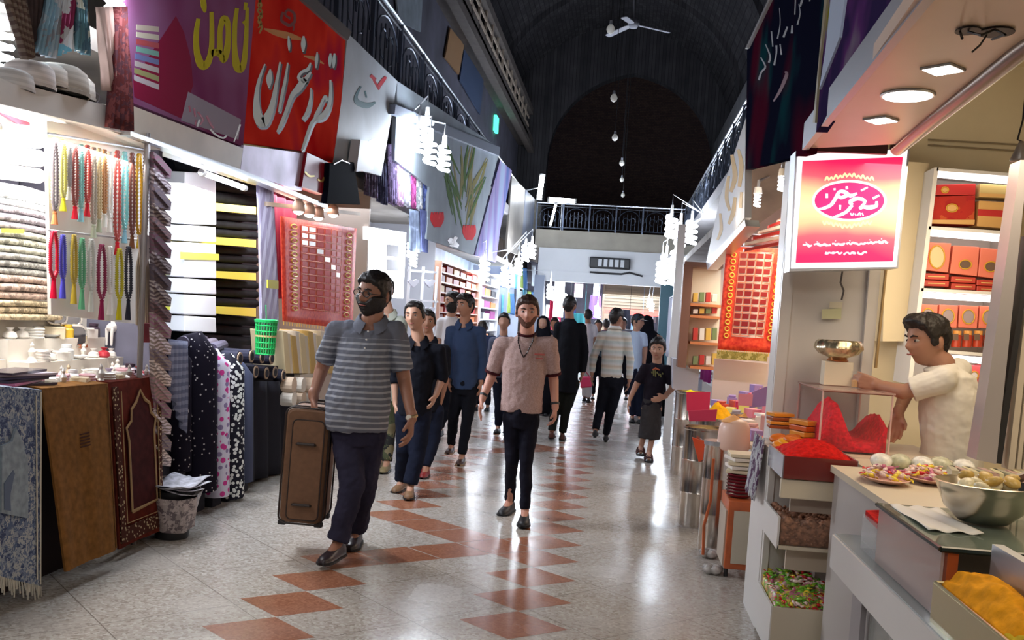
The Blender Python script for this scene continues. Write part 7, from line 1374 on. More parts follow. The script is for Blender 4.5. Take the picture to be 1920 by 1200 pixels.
def hand(mb, w, e, nrm, curl=0.5, k=1.0, side=1):
    """palm, four fingers, thumb. w wrist, direction away from elbow e, nrm back-of-hand normal, side: thumb side sign"""
    w, e = V(w), V(e); d = (w - e).normalized(); nrm = V(nrm); nrm = (nrm - d * nrm.dot(d)).normalized(); s = d.cross(nrm) * side
    pe = w + d * 0.085 * k
    mb.cap(w - d * 0.02, w + d * 0.012, 0.027 * k, 0.027 * k, 10, flat=1)
    for j in range(4):
        o_ = (j - 1.5) * 0.0185 * k; a = w + s * o_ * 0.6 + d * 0.01; b = pe + s * o_ + d * (0.004 if j in (1, 2) else -0.004) * k
        mb.cap(a, b, 0.0135 * k, 0.0115 * k, 8)
        L = (0.068, 0.080, 0.076, 0.060)[3 - j if side < 0 else j] * k; c1 = curl * 0.9; d1 = (d * math.cos(c1) - nrm * math.sin(c1)).normalized(); m1 = b + d1 * L * 0.5 + s * o_ * 0.12
        c2 = curl * 2.0; d2 = (d * math.cos(c2) - nrm * math.sin(c2)).normalized(); m2 = m1 + d2 * L * 0.5
        mb.cap(b, m1, 0.0098 * k, 0.0088 * k, 8); mb.cap(m1, m2, 0.0088 * k, 0.0074 * k, 8)
    t0 = w + d * 0.025 * k - s * 0.022 * k; t1 = t0 + (d * 0.75 - s * 0.55 - nrm * 0.35).normalized() * 0.040 * k; t2 = t1 + (d * 0.95 - s * 0.15 - nrm * 0.35 * (1 + curl)).normalized() * 0.032 * k
    mb.cap(t0, t1, 0.0135 * k, 0.0105 * k, 8); mb.cap(t1, t2, 0.0105 * k, 0.0085 * k, 8)
def shoe(name, an, toe_dir, m, root, k=1.0, sole=None, sandal=False, pitch=0.0):
    an = V(an); t = V((toe_dir[0], toe_dir[1], 0)).normalized(); s = V((-t.y, t.x, 0)); mb = MB(); z0 = an.z - 0.075 * k
    prof = [(-0.075, .020, .055), (-0.06, .033, .07), (-0.02, .036, .078), (0.03, .037, .066), (0.08, .043, .048), (0.13, .045, .038), (0.165, .036, .030), (0.185, .016, .018)]
    rg = []
    for a, w_, h in prof:
        c = V((an.x, an.y, z0)) + t * a * k; c.z += max(0, pitch * (0.12 - a)) * k
        rg.append([c + s * (w_ * k * math.cos(b)) * (1.0 if math.sin(b) < 0 else 0.92) + V((0, 0, (0.012 + h * max(0, math.sin(b)) ** 0.8 if math.sin(b) > 0 else 0.0) * k)) for b in [2 * PI * j / 16 for j in range(16)]])
    up_ = root
    if not sandal: mb.loft(rg); up_ = mb.build(name, m, root, smooth=True)
    ms = MB(); rg = []
    for a, w_, h in prof:
        c = V((an.x, an.y, z0)) + t * a * k; c.z += max(0, pitch * (0.12 - a)) * k; rg.append([c + s * w_ * 1.08 * k + V((0, 0, .014 * k)), c - s * w_ * 1.08 * k + V((0, 0, .014 * k)), c - s * w_ * 1.08 * k, c + s * w_ * 1.08 * k])
    ms.loft(rg); so_ = ms.build('sole', sole or M_black, up_)
    if sandal:
        for a, h in ((0.07, 0.05), (0.12, 0.04), (-0.02, 0.075)):
            c = V((an.x, an.y, z0)) + t * a * k; st = MB(); st.tube([c + s * (0.043 * k * math.cos(b)) + V((0, 0, 0.01 + h * k * math.sin(b))) for b in [PI * j / 8 for j in range(9)]], 0.011 * k, 6, flat=0.5); st.build('strap', m, so_, smooth=True)
def person(name, label, Y, J, sk=SK_A, hk=1.0, head=None, hair=M_hair, hairstyle='short', beard=None, shirt=None, sleeve='short', trousers=None, shoes=None, sandal=False, sole=None,
           W=1.0, D=1.0, belly=0.0, vox=0.008, face=True, hem=None, hands=(0.35, 0.35), legw=1.0, flare=0.0, glasses=False, coat=None, skirt=None, toe=None, bareleg=False, frontdir=None, fold=0.017, cat='person', collar=True, hair_kw=None, shoe_k=1.0, handk=1.0, bw=1.0):
    """J: joints as (pixel x, pixel y, depth offset) around the distance Y; builds a skin body and clothing parts"""
    g = {k: AY(v[0], v[1], Y + v[2]) for k, v in J.items()}
    gk = min(g['anA'].z, g['anB'].z) - 0.078 * hk
    for q_ in 'AB':
        g['an' + q_].z = max(g['an' + q_].z - gk, 0.078 * hk); g['kn' + q_].z -= gk / 2
    pel = g['pelvis']; root = thing(name, label, cat, (pel.x, pel.y, 0))
    sa, sb_ = g['shA'], g['shB']; ha, hb = g['hipA'], g['hipB']; nk = g['neck']; hd = g['head']
    lat = (sb_ - sa); SW = lat.length; lat.z = 0; lat.normalize(); fd = V(frontdir).normalized() if frontdir else V((lat.y, -lat.x, 0))
    yaw, pitch, roll = head if head else (math.atan2(fd.x, -fd.y), 0, 0)
    k = hk; H_ = Head(hd, yaw, pitch, roll, k)
    sm = (sa + sb_) / 2; chest = sm.lerp(pel, 0.35); waist = sm.lerp(pel, 0.70)
    def ring(c, rx, ry, off=0.0, n=20, lt=lat): f_ = V((lt.y, -lt.x, 0)); return [V(c) + lt * rx * math.cos(a) + f_ * (ry * math.sin(a) + off) for a in [2 * PI * j / n for j in range(n)]]
    # body: one continuous skin surface
    b = MB(); H_.sphere(b, head_pt)
    for s_ in (-1, 1): b.ell(H_.w((s_ * 0.079, 0.016, -0.006)), (0.011 * k, 0.020 * k, 0.033 * k), H_.R @ Matrix.Rotation(0.2 * s_, 3, 'Z'), 10, 8)
    b.cap(H_.w((0, 0.018, -0.055)), nk + V((0, 0, 0.0)), 0.052 * k, 0.056 * W, 14)
    tw = 0.86; b.loft([ring(nk - V((0, 0, .01)), .05, .05), ring(sm - V((0, 0, .02)), SW * .40, .085 * D), ring(chest, SW * .40, .105 * D), ring(waist, SW * .34, .095 * D + belly * .7, belly * .4), ring(pel, SW * .34 * min(1, legw), .085 * D), ring(pel - V((0, 0, .08)), SW * .30 * min(1, legw), .075 * D)])
    for A, s_ in (('A', -1), ('B', 1)):
        sh_, el, wr = g['sh' + A], g['el' + A], g['wr' + A]
        b.cap(sm.lerp(sh_, 0.6), sh_, 0.05, 0.050, 12); b.cap(sh_, el, 0.048 * W ** .5, 0.038 * W ** .5, 12); b.cap(el, wr, 0.039 * W ** .5, 0.026 * W ** .5, 12)
        hv = J.get('hand' + A)
        e2 = el if not hv else wr - (AY(hv[0], hv[1], Y + hv[2]) - wr)
        hand(b, wr, e2, lat * (s_ if not hv or len(hv) < 4 else hv[3]), hands[0 if A == 'A' else 1], k * 1.0 * handk, side=-s_ if fd.y < 0 else s_)
        hp, kn, an = g['hip' + A], g['kn' + A], g['an' + A]
        b.cap(hp, kn, 0.075 * legw, 0.048 * min(1, legw), 12); b.cap(kn, an, 0.046 * min(1, legw), 0.032, 12); td = V(toe[0 if A == 'A' else 1]) if toe else fd; b.cap(an, an + V((td.x, td.y, 0)) * 0.10 * k - V((0, 0, 0.045 * k)), 0.032, 0.024, 10)
    o = b.build('body', sk, root); mods(o, vox, 2)
    # hair, brows, eyes, mouth
    if hair:
        h_ = MB(); H_.sphere(h_, hair_fn(hairstyle, seed=len(label) * 0.37, **(hair_kw or {})), 84 if vox < .011 else 48, 60 if vox < .011 else 36); h_.build('hair', hair, root, smooth=True)
    if face:
        for s_ in (-1, 1):
            e = MB(); c = H_.w((s_ * 0.031, -0.0745, 0.009)); e.ell(c, (0.0135 * k, 0.012 * k, 0.0085 * k), H_.R, 12, 8); e.cur = 1; e.ell(H_.w((s_ * 0.031, -0.0828, 0.009)), (0.0064 * k, 0.006 * k, 0.0064 * k), H_.R, 10, 8); e.build('eye', [M_eyew, M_eyed], root, smooth=True)
            bb = MB(); bb.tube([H_.w((s_ * x, y, z)) for x, y, z in ((0.014, -0.0955, 0.028), (0.030, -0.0935, 0.034), (0.048, -0.082, 0.029))], [0.0035 * k, 0.0050 * k, 0.0025 * k], 6); bb.build('eyebrow', hair or M_hair, root, smooth=True)
        mm = MB(); mm.tube([H_.w((x, y, z)) for x, y, z in ((-0.023, -0.088, -0.057), (-0.008, -0.0985, -0.055), (0, -0.0975, -0.0565), (0.008, -0.0985, -0.055), (0.023, -0.088, -0.057))], [0.002 * k, 0.005 * k, 0.005 * k, 0.005 * k, 0.002 * k], 8, flat=0.8); mm.build('mouth', M_lip, root, smooth=True)
    if beard: bd_ = MB(); H_.sphere(bd_, beard_fn(beard == 'full', 0.014 if beard == 'full' else 0.0025), 84, 64); bd_.build('beard', (hair or M_hair) if beard == 'full' else mat('stubble', (0.13, 0.065, 0.05), 0.8), root, smooth=True)
    if glasses:
        gl = MB()
        for s_ in (-1, 1):
            gl.tube([H_.w((s_ * 0.032 + 0.023 * math.cos(a), -0.103, 0.008 + 0.017 * math.sin(a))) for a in [j * PI / 8 for j in range(17)]], 0.0028, 6, cap=False); gl.tube([H_.w((s_ * 0.055, -0.101, 0.012)), H_.w((s_ * 0.080, -0.05, 0.008)), H_.w((s_ * 0.082, 0.02, 0.002))], 0.0022, 5)
        gl.tube([H_.w((-0.009, -0.104, 0.012)), H_.w((0.009, -0.104, 0.012))], 0.0025, 5); gl.build('glasses', M_black, root)
    # upper garment
    hz = hem if hem is not None else -0.06
    if shirt:
        s = MB(); bot = pel + V((0, 0, hz))
        r0 = ring(nk + V((0, 0, 0.005)), .062 * W, .060); r1_ = ring(nk - V((0, 0, .025)), SW * .26, .075 * D); dv = 0.075 if collar else 0.02
        for p_ in r0: p_.z -= dv * max(0, (p_ - nk).dot(fd) / .06) ** 1.5 * (1.0 if collar else 1)
        for p_ in r1_: p_.z -= dv * 0.4 * max(0, (p_ - nk).dot(fd) / .075)
        rings = [r0, r1_, ring(sm - V((0, 0, .005)), SW * .44, .095 * D), ring(chest, SW * .455, .125 * D + belly * .3, belly * .2), ring(waist, SW * .43 * bw + belly * .15, .118 * D + belly * .75, belly * .5), ring(bot.lerp(waist, .35), SW * .44 * bw + belly * .1, .122 * D + belly * .6, belly * .4), ring(bot, SW * .44 * bw, .120 * D + belly * .3, belly * .2)]
        s.loft(rings)
        for A in 'AB':
            sh_, el, wr = g['sh' + A], g['el' + A], g['wr' + A]
            s.cap(sm.lerp(sh_, .55) - V((0, 0, .005)), sh_, .066 * W ** .5, .064 * W ** .5, 14)
            if sleeve == 'short': s.cap(sh_, sh_.lerp(el, 0.80), .064 * W ** .5, .060 * W ** .5, 14, ends=(1, 0))
            elif sleeve == 'none': pass
            else: s.cap(sh_, el, .062 * W ** .5, .052 * W ** .5, 14); s.cap(el, el.lerp(wr, 0.96 if sleeve == 'long' else 0.3), .052, .040 if sleeve == 'long' else .048, 14, ends=(1, 0))
        o = s.build('shirt', shirt, root); mods(o, vox, 3, fold, 0.07)
        if collar:
            c_ = MB()
            for s_ in (-1, 1):
                rg = []
                for j in range(10):
                    a = PI - (PI - 0.28) * j / 9; dr = fd * math.cos(a) + lat * s_ * math.sin(a); fr = max(0, math.cos(a)); rr = 0.060 * W
                    cc = nk + dr * rr + V((0, 0, 0.034 - 0.055 * fr)); fall = 0.040 + 0.030 * fr ** 2; o_ = dr * (0.022 + 0.02 * fr) + lat * s_ * 0.012 * fr
                    rg.append([cc, cc + dr * 0.008, cc + o_ + dr * 0.008 - V((0, 0, fall)), cc + o_ - V((0, 0, fall))])
                c_.loft(rg)
            c_.build('collar', shirt if not isinstance(collar, bpy.types.Material) else collar, root, smooth=0.8)
    if trousers:
        t_ = MB(); t_.loft([ring(pel + V((0, 0, .05)), SW * .40 * legw, .115 * D), ring(pel - V((0, 0, .05)), SW * .41 * legw, .120 * D), ring((ha + hb) / 2 - V((0, 0, .07)), SW * .37 * legw, .10 * D)])
        for A in 'AB':
            hp, kn, an = g['hip' + A], g['kn' + A], g['an' + A]; lo = kn.lerp(an, 0.45) if bareleg else an + V((0, 0, 0.02))
            t_.cap(hp, kn, .092 * legw, .066 * legw + flare * .3, 14)
            t_.cap(kn, lo, .064 * legw + flare * .3, (.050 * legw + flare), 14, ends=(1, 0))
        o = t_.build('trousers', trousers, root); mods(o, vox, 3, fold * 1.2, 0.09)
    if coat:
        c_ = MB(); zb = coat[1]; c_.loft([ring(nk + V((0, 0, .01)), .06, .06), ring(sm, SW * .47, .11 * D), ring(chest, SW * .50, .14 * D), ring(waist, SW * .49, .15 * D), ring(V((pel.x, pel.y, (pel.z + zb) / 2)), SW * .52, .17), ring(V((pel.x, pel.y, zb)), SW * .54, .18)])
        for A in 'AB': c_.cap(g['sh' + A], g['el' + A], .068, .058, 12); c_.cap(g['el' + A], g['el' + A].lerp(g['wr' + A], .95), .058, .046, 12, ends=(1, 0))
        o = c_.build('coat', coat[0], root); mods(o, vox, 3, fold, 0.1)
    if skirt:
        c_ = MB(); c_.loft([ring(pel + V((0, 0, .06)), SW * .42, .12), ring(pel - V((0, 0, .05)), SW * .44, .13), ring(V((pel.x, pel.y, skirt[1])), SW * .50, .14)]); o = c_.build('wide_shorts', skirt[0], root); mods(o, vox, 3, 0.02, 0.06)
    if shoes:
        for i, A in enumerate('AB'):
            td = toe[i] if toe else fd; shoe('shoe', V((g['an' + A].x, g['an' + A].y, max(g['an' + A].z, 0.078 * k))), td, shoes, root, k * shoe_k, sole, sandal)
    return root, g, H_, lat, fd

# ---- the man with the suitcase
t = NT('striped_polo', 0.85); o3 = t.xyz(t.obj()); n = t.n('TexNoise', {'Vector': t.obj(), 'Scale': 3.0})
zz = t.math('ADD', o3[2], t.math('MULTIPLY', n.outputs['Fac'], 0.03)); fr_ = t.math('FRACT', t.math('MULTIPLY', zz, 1 / 0.036)); st_ = t.math('MULTIPLY', t.math('LESS_THAN', fr_, 0.36), t.math('LESS_THAN', zz, 1.37))
M_polo = t.out(t.mix(st_, (0.15, 0.16, 0.20), (0.36, 0.38, 0.43)))
M_navyt = mat('navy_trousers', (0.028, 0.026, 0.05), 0.85, var=0.2, scale=5)
J = dict(head=(701, 552, -.02), neck=(698, 600, 0), shA=(632, 622, .0), shB=(742, 622, .02), elA=(603, 692, .05), wrA=(588, 742, -.02), handA=(590, 770, -.03), elB=(758, 712, .05), wrB=(772, 782, -.08), handB=(770, 815, -.12), pelvis=(668, 800, 0), hipA=(650, 810, 0), hipB=(694, 812, 0), knA=(662, 915, -.12), anA=(632, 1024, -.18), knB=(683, 915, .10), anB=(668, 1000, .30))
r1, g1, H1, lat, fd = person('man', 'bearded man in glasses and a grey striped polo carrying a brown suitcase', 5.72, J, SK_C, 1.12, head=(-0.42, 0.06, 0.10), beard='full', shirt=M_polo, trousers=M_navyt, shoes=mat('dark_leather', (0.03, 0.02, 0.025), 0.35), W=1.25, D=1.2, belly=0.05, vox=0.0065, glasses=True, legw=1.1, flare=0.012, toe=[(-0.15, -1, 0), (0.1, -1, 0)], fold=0.022, hands=(1.1, 0.5), sandal=False, hem=-0.02, handk=1.1, bw=1.22)
wst = MB().tube([g1['wrB'] + V((0.031 * math.cos(a), 0.031 * math.sin(a), 0.01 * math.cos(a))) for a in [j * PI / 8 for j in range(17)]], 0.007, 6, flat=1.6).build('watch_strap', mat('gold_watch', (0.6, 0.45, 0.25), 0.3, 0.8), r1)
MB().lathe([(0.001, 0), (0.017, 0), (0.017, 0.006), (0.001, 0.008)], g1['wrB'] + V((-0.01, -0.034, 0.0)), 16, axis=(0, -1, 0)).build('watch_face', mat('watch_face_m', (0.8, 0.78, 0.7), 0.2), wst)
pc = AY(685, 605, 5.53)
for k in range(3): MB().ell(pc + V((0.02 - 0.008 * k, 0.0, -0.05 - 0.05 * k)), (0.006, 0.004, 0.006)).build('button', M_white, r1)
# suitcase
sc0 = AY(560, 975, 5.95); SZ = 0.10
cs = thing('suitcase', 'tall brown fabric suitcase with dark piping held by the bearded man', 'suitcase', (AY(563, 980, 5.72).x, 5.75, 0.02))
A_, B_, C_, D_ = AY(525, 768, 5.62), AY(607, 768, 5.62), AY(606, 985, 5.62), AY(525, 978, 5.62)
zb = min(C_.z, D_.z) + 0.0; zt = max(A_.z, B_.z); xm = (A_.x + B_.x + C_.x + D_.x) / 4; ww = 0.262; hh = zt - zb
M_case = mat('brown_canvas', (0.17, 0.085, 0.045), 0.75, var=0.12, scale=30); M_pipe = mat('dark_piping', (0.03, 0.018, 0.015), 0.5)
def rrect(cx, cz, w_, h, r, y, n=6):
    out = []
    for (sx, sz, a0) in ((1, -1, -PI / 2), (1, 1, 0), (-1, 1, PI / 2), (-1, -1, PI)):
        for k in range(n + 1): a = a0 + PI / 2 * k / n; out.append(V((cx + sx * (w_ / 2 - r) + r * math.cos(a), y, cz + sz * (h / 2 - r) + r * math.sin(a))))
    return out
cz = (zb + zt) / 2; tiltR = Matrix.Rotation(0.035, 3, 'Y') @ Matrix.Rotation(0.14, 3, 'Z'); cc = V((xm, 5.75, cz))
def T_(ps): return [cc + tiltR @ (p - cc) for p in ps]
MB().loft([T_(rrect(xm, cz, ww - s_, hh - s_, 0.045, y)) for y, s_ in ((5.60, 0.03), (5.612, 0.008), (5.64, 0), (5.90, 0), (5.93, 0.01), (5.94, 0.03))]).build('case_body', M_case, cs, smooth=0.6)
for y in (5.612, 5.70, 5.93): q = T_(rrect(xm, cz, ww + .006, hh + .006, 0.048, y)); MB().tube(q + [q[0]], 0.006, 6, cap=False).build('piping', M_pipe, cs)
fp = MB().loft([T_(rrect(xm + .012, cz - .02, ww - .075, hh - .10, 0.03, y)) for y in (5.585, 5.60)]).build('front_pocket', M_case, cs, bevel=0.004)
q = T_(rrect(xm + .012, cz - .02, ww - .07, hh - .095, 0.03, 5.588)); MB().tube(q + [q[0]], 0.004, 5, cap=False).build('pocket_zip', M_pipe, fp)
for z in (zt - 0.215, zb + 0.12): MB().tube(T_([V((xm - .05, 5.58, z)), V((xm - .045, 5.57, z + .004)), V((xm + .055, 5.57, z + .004)), V((xm + .06, 5.58, z))]), 0.009, 6).build('pocket_handle', M_pipe, fp)
MB().tube(T_([V((xm + .0, 5.72, zt - .005)), V((xm + .02, 5.72, zt + .045)), V((xm + .075, 5.72, zt + .045)), V((xm + .095, 5.72, zt - .01))]), 0.009, 8).build('top_handle', M_pipe, cs)
MB().tube(T_([V((xm - .13, 5.76, zt - .22)), V((xm - .15, 5.76, zt - .20)), V((xm - .15, 5.76, zt - .08)), V((xm - .13, 5.76, zt - .06))]), 0.008, 6).build('side_handle', M_pipe, cs)
for sx in (-1, 1):
    for y in (5.63, 5.90): MB().box(T_([V((xm + sx * .11, y, zb - .002))])[0], (0.05, 0.04, 0.03)).build('foot', M_black, cs, bevel=0.006)
    MB().cyl(*T_([V((xm + sx * .115 - .012, 5.93, zb + .0)), V((xm + sx * .115 + .012, 5.93, zb + .0))]), 0.03).build('wheel', M_black, cs)

# ---- man in the beige T-shirt
t = NT('beige_tee', 0.9); n = t.n('TexNoise', {'Vector': t.obj(), 'Scale': 120.0}); M_tee = t.out(t.ramp(n.outputs['Fac'], [(0.3, (0.36, 0.24, 0.22)), (0.7, (0.50, 0.36, 0.34))]))
J = dict(head=(989, 586, -.03), neck=(988, 628, 0), shA=(940, 646, 0), shB=(1031, 646, 0), elA=(921, 708, .04), wrA=(905, 746, -.05), handA=(898, 775, -.08), elB=(1038, 712, .06), wrB=(1041, 762, 0), handB=(1041, 785, 0), pelvis=(977, 772, 0), hipA=(960, 785, 0), hipB=(994, 785, 0), knA=(960, 865, -.02), anA=(955, 944, 0.28), knB=(986, 870, -.08), anB=(984, 962, -.12))
r2, g2, H2, lat, fd = person('man', 'man in a beige T-shirt with dark trim, bead necklace and slim black jeans', 7.2, J, SK_D, 1.04, head=(0.10, 0.05, -0.03), hair=M_hair2, beard='short', shirt=M_tee, trousers=mat('black_jeans', (0.008, 0.008, 0.016), 0.8), shoes=M_black, W=1.0, D=1.0, vox=0.0065, legw=0.80, toe=[(-0.2, -1, 0), (0.05, -1, 0)], collar=False, hem=0.0, hands=(0.25, 0.6), fold=0.018, shoe_k=1.05)
MB().tube([g2['neck'] + V((0.064 * math.cos(a), 0.062 * math.sin(a) - .002, 0.012 - 0.02 * max(0, -math.sin(a)))) for a in [j * PI / 12 for j in range(25)]], 0.010, 8).build('collar_trim', mat('maroon_trim', (0.05, 0.008, 0.012), 0.8), r2, smooth=True)
for A in 'AB':
    c_ = g2['sh' + A].lerp(g2['el' + A], 0.79); d_ = (g2['el' + A] - g2['sh' + A]).normalized(); MB().lathe([(0.058, 0), (0.063, 0.0), (0.063, 0.02), (0.058, 0.02)], c_, 20, axis=d_).build('sleeve_trim', MATS['maroon_trim'], r2)
    w_ = g2['wr' + A]; d_ = (w_ - g2['el' + A]).normalized(); MB().lathe([(0.026, 0), (0.034, 0.0), (0.034, 0.018), (0.026, 0.018)], w_ - d_ * .03, 16, axis=d_).build('wristband' if A == 'A' else 'watch', M_black, r2)
nk = g2['neck']; mb = MB(); pts = [nk + V((-.062, -.03, .02)), nk + V((-.055, -.085, -.05)), nk + V((-.022, -.135, -.13)), nk + V((0.0, -.142, -.165)), nk + V((.022, -.135, -.13)), nk + V((.052, -.085, -.05)), nk + V((.062, -.03, .02))]
q = []
for a_, b_ in zip(pts, pts[1:]): q += [a_.lerp(b_, k / 8) for k in range(8)]
mb.tube(q, [0.006 if k % 2 else 0.003 for k in range(len(q))], 6); mb.build('bead_necklace', mat('black_beads', (0.012, 0.006, 0.008), 0.3), r2)
MB().box(nk + V((0.115, -.135, -.135)), (0.075, 0.012, 0.012)).box(nk + V((0.115, -.137, -.165)), (0.055, 0.010, 0.008)).build('chest_print', mat('chest_print_m', (0.40, 0.10, 0.09), 0.8), r2)
M_blkcl = mat('black_clothes', (0.008, 0.009, 0.015), 0.85); M_dknavy = mat('dark_navy_trousers', (0.010, 0.013, 0.028), 0.85)
# ---- man in black behind him
J = dict(head=(778, 594, -.03), neck=(785, 636, 0), shA=(748, 656, 0), shB=(822, 658, 0.02), elA=(740, 705, .04), wrA=(742, 755, 0), elB=(830, 706, .05), wrB=(818, 738, 0), pelvis=(776, 765, 0), hipA=(760, 775, 0), hipB=(790, 775, 0), knA=(758, 845, 0), anA=(753, 907, .18), knB=(783, 850, -.05), anB=(769, 918, -.10))
person('man', 'man in a black long-sleeved shirt and dark trousers just behind the suitcase man', 7.85, J, SK_B, 1.02, head=(-0.12, 0.0, -0.08), shirt=M_blkcl, sleeve='mid', trousers=M_dknavy, shoes=mat('tan_shoe', (0.22, 0.12, 0.06), 0.6), vox=0.009, D=1.0, toe=[(-0.1, -1, 0), (0.15, -1, 0)], legw=1.0, flare=0.012, sole=M_black, hair_kw=dict(front=0.075))
# ---- boy/young man behind the black-shirted man
J = dict(head=(801, 604, -.03), neck=(804, 637, 0), shA=(786, 654, 0), shB=(832, 657, 0), elA=(782, 700, .04), wrA=(784, 740, 0), elB=(834, 715, .05), wrB=(822, 765, 0), handB=(818, 785, -.02), pelvis=(806, 760, 0), hipA=(795, 770, 0), hipB=(817, 770, 0), knA=(797, 815, 0), anA=(796, 852, .1), knB=(815, 815, 0), anB=(800, 858, -.10))
person('young_man', 'young man in black, half hidden right behind the long-sleeved black shirt', 8.9, J, SK_A, 0.95, head=(0.2, 0.0, 0), shirt=M_blkcl, sleeve='short', trousers=M_dknavy, shoes=mat('red_sandal', (0.25, 0.02, 0.02), 0.5), vox=0.010, legw=.9)
# ---- man behind the suitcase man in pale green
J = dict(head=(722, 545, -.03), neck=(728, 585, 0), shA=(695, 605, 0), shB=(752, 604, 0), elA=(690, 665, 0), wrA=(700, 720, 0), elB=(748, 670, 0), wrB=(738, 730, 0), pelvis=(722, 740, 0), hipA=(712, 750, 0), hipB=(732, 750, 0), knA=(716, 800, 0), anA=(712, 845, .05), knB=(730, 802, 0), anB=(726, 850, -.10))
person('man', 'man in a pale green shirt and camouflage trousers mostly hidden behind the suitcase man', 9.0, J, SK_B, 1.0, head=(0.5, 0, 0), shirt=mat('pale_green_shirt', (0.50, 0.55, 0.48), 0.85), trousers=ikat_mat('camouflage', [(0.08, 0.09, 0.05), (0.20, 0.17, 0.10), (0.03, 0.03, 0.03)], 8), shoes=mat('khaki_shoe', (0.25, 0.2, 0.1), 0.7), vox=0.010, face=False)
# ---- navy shirt man and bearded man in white beyond
J = dict(head=(872, 574, -.03), neck=(871, 604, 0), shA=(846, 621, 0), shB=(900, 622, 0), elA=(840, 668, .04), wrA=(842, 712, 0), elB=(905, 670, .05), wrB=(902, 715, 0), pelvis=(872, 718, 0), hipA=(861, 728, 0), hipB=(884, 728, 0), knA=(850, 780, 0), anA=(846, 838, .25), knB=(876, 785, -.05), anB=(866, 858, -.10))
person('man', 'young man in a dark blue long-sleeved shirt looking to the left', 9.85, J, SK_A, 1.0, head=(-0.55, 0.0, -0.05), shirt=mat('dark_blue_shirt', (0.035, 0.06, 0.13), 0.85), sleeve='long', trousers=M_blkcl, shoes=mat('brown_sandal', (0.06, 0.025, 0.02), 0.5), vox=0.010, legw=.95, sole=mat('tan_sole', (0.3, 0.2, 0.12), 0.6), hair_kw=dict(T=0.02))
J = dict(head=(850, 567, -.03), neck=(845, 592, 0), shA=(828, 604, 0), shB=(862, 606, 0), elA=(822, 640, .04), wrA=(823, 675, 0), elB=(866, 640, .05), wrB=(862, 680, 0), pelvis=(842, 700, 0), hipA=(835, 708, 0), hipB=(850, 708, 0), knA=(832, 760, 0), anA=(826, 805, .1), knB=(846, 760, 0), anB=(818, 812, -.10))
person('man', 'bearded man in white seen in profile beyond the man in dark blue', 11.6, J, SK_B, 1.05, head=(-1.0, 0.0, -0.05), beard='full', shirt=mat('white_shirt', (0.75, 0.75, 0.78), 0.85), trousers=M_blkcl, shoes=M_black, vox=0.012, collar=False)
# ---- person in dark blue behind the beige man
J = dict(head=(945, 604, -.03), neck=(944, 628, 0), shA=(925, 640, 0), shB=(960, 642, 0), elA=(920, 670, .04), wrA=(925, 700, -.1), elB=(965, 670, .05), wrB=(958, 700, 0), pelvis=(942, 700, 0), hipA=(934, 708, 0), hipB=(950, 708, 0), knA=(936, 745, 0), anA=(935, 785, .05), knB=(950, 745, 0), anB=(952, 785, 0))
person('woman', 'person in slate and black with a striped bag partly hidden left of the beige man', 12.6, J, SK_B, 0.98, shirt=mat('slate_top', (0.10, 0.11, 0.16), 0.85), sleeve='long', trousers=M_dknavy, shoes=M_black, vox=0.012, collar=False, face=False)
tag(slab('striped_bag', [(930, 640), (952, 652), (944, 690), (926, 680)], 'Y', 12.25, 0.08, stripe_mat('bag_stripe', (0.02, 0.02, 0.03), (0.7, 0.7, 0.7), 0.06, 0.5)), 'black and white striped bag held left of the beige man', 'bag')
# ---- man seen from behind in a long dark coat
J = dict(head=(1068, 574, 0), neck=(1068, 598, 0), shA=(1048, 612, 0), shB=(1090, 614, 0), elA=(1043, 660, 0), wrA=(1042, 705, 0), elB=(1096, 660, 0), wrB=(1092, 700, 0), handB=(1088, 718, 0), pelvis=(1062, 712, 0), hipA=(1053, 720, 0), hipB=(1074, 720, 0), knA=(1042, 765, 0), anA=(1034, 815, -.05), knB=(1062, 768, 0), anB=(1054, 818, .05))
person('man', 'man in a long dark coat and dark trousers walking away, left of the pale jacket', 12.3, J, SK_A, 1.04, head=(PI - 0.2, 0, 0), coat=(mat('dark_coat', (0.009, 0.010, 0.014), 0.9), AY(1062, 735, 12.3).z), trousers=mat('olive_black', (0.015, 0.018, 0.016), 0.9), shoes=mat('brown_shoe', (0.10, 0.03, 0.02), 0.5), vox=0.012, frontdir=(0, 1, 0), face=False, W=1.1, D=1.2)
# ---- man in the pale striped jacket, from behind
J = dict(head=(1156, 597, 0), neck=(1153, 616, 0), shA=(1128, 630, 0), shB=(1174, 630, 0), elA=(1113, 668, .05), wrA=(1110, 700, 0), elB=(1182, 672, -.03), wrB=(1180, 712, 0), handB=(1178, 730, 0), pelvis=(1146, 708, 0), hipA=(1136, 716, 0), hipB=(1158, 716, 0), knA=(1125, 768, 0), anA=(1116, 812, -.15), knB=(1145, 772, 0), anB=(1136, 820, .15))
t = NT('pale_jacket', 0.85); o3 = t.xyz(t.obj()); fr_ = t.math('FRACT', t.math('MULTIPLY', o3[2], 1 / 0.12)); M_jk = t.out(t.ramp(fr_, [(0.0, (0.72, 0.72, 0.66)), (0.3, (0.60, 0.52, 0.42)), (0.55, (0.70, 0.72, 0.72)), (0.8, (0.55, 0.62, 0.60))]))
person('man', 'man in a pale striped jacket and black trousers walking away in the middle', 12.4, J, SK_A, 1.04, head=(PI - 0.6, 0, 0), shirt=M_jk, sleeve='long', trousers=M_blkcl, shoes=M_black, vox=0.012, frontdir=(0, 1, 0), face=False, collar=True, hem=0.0, D=1.05, sole=mat('white_sole', (0.7, 0.7, 0.7), 0.6))
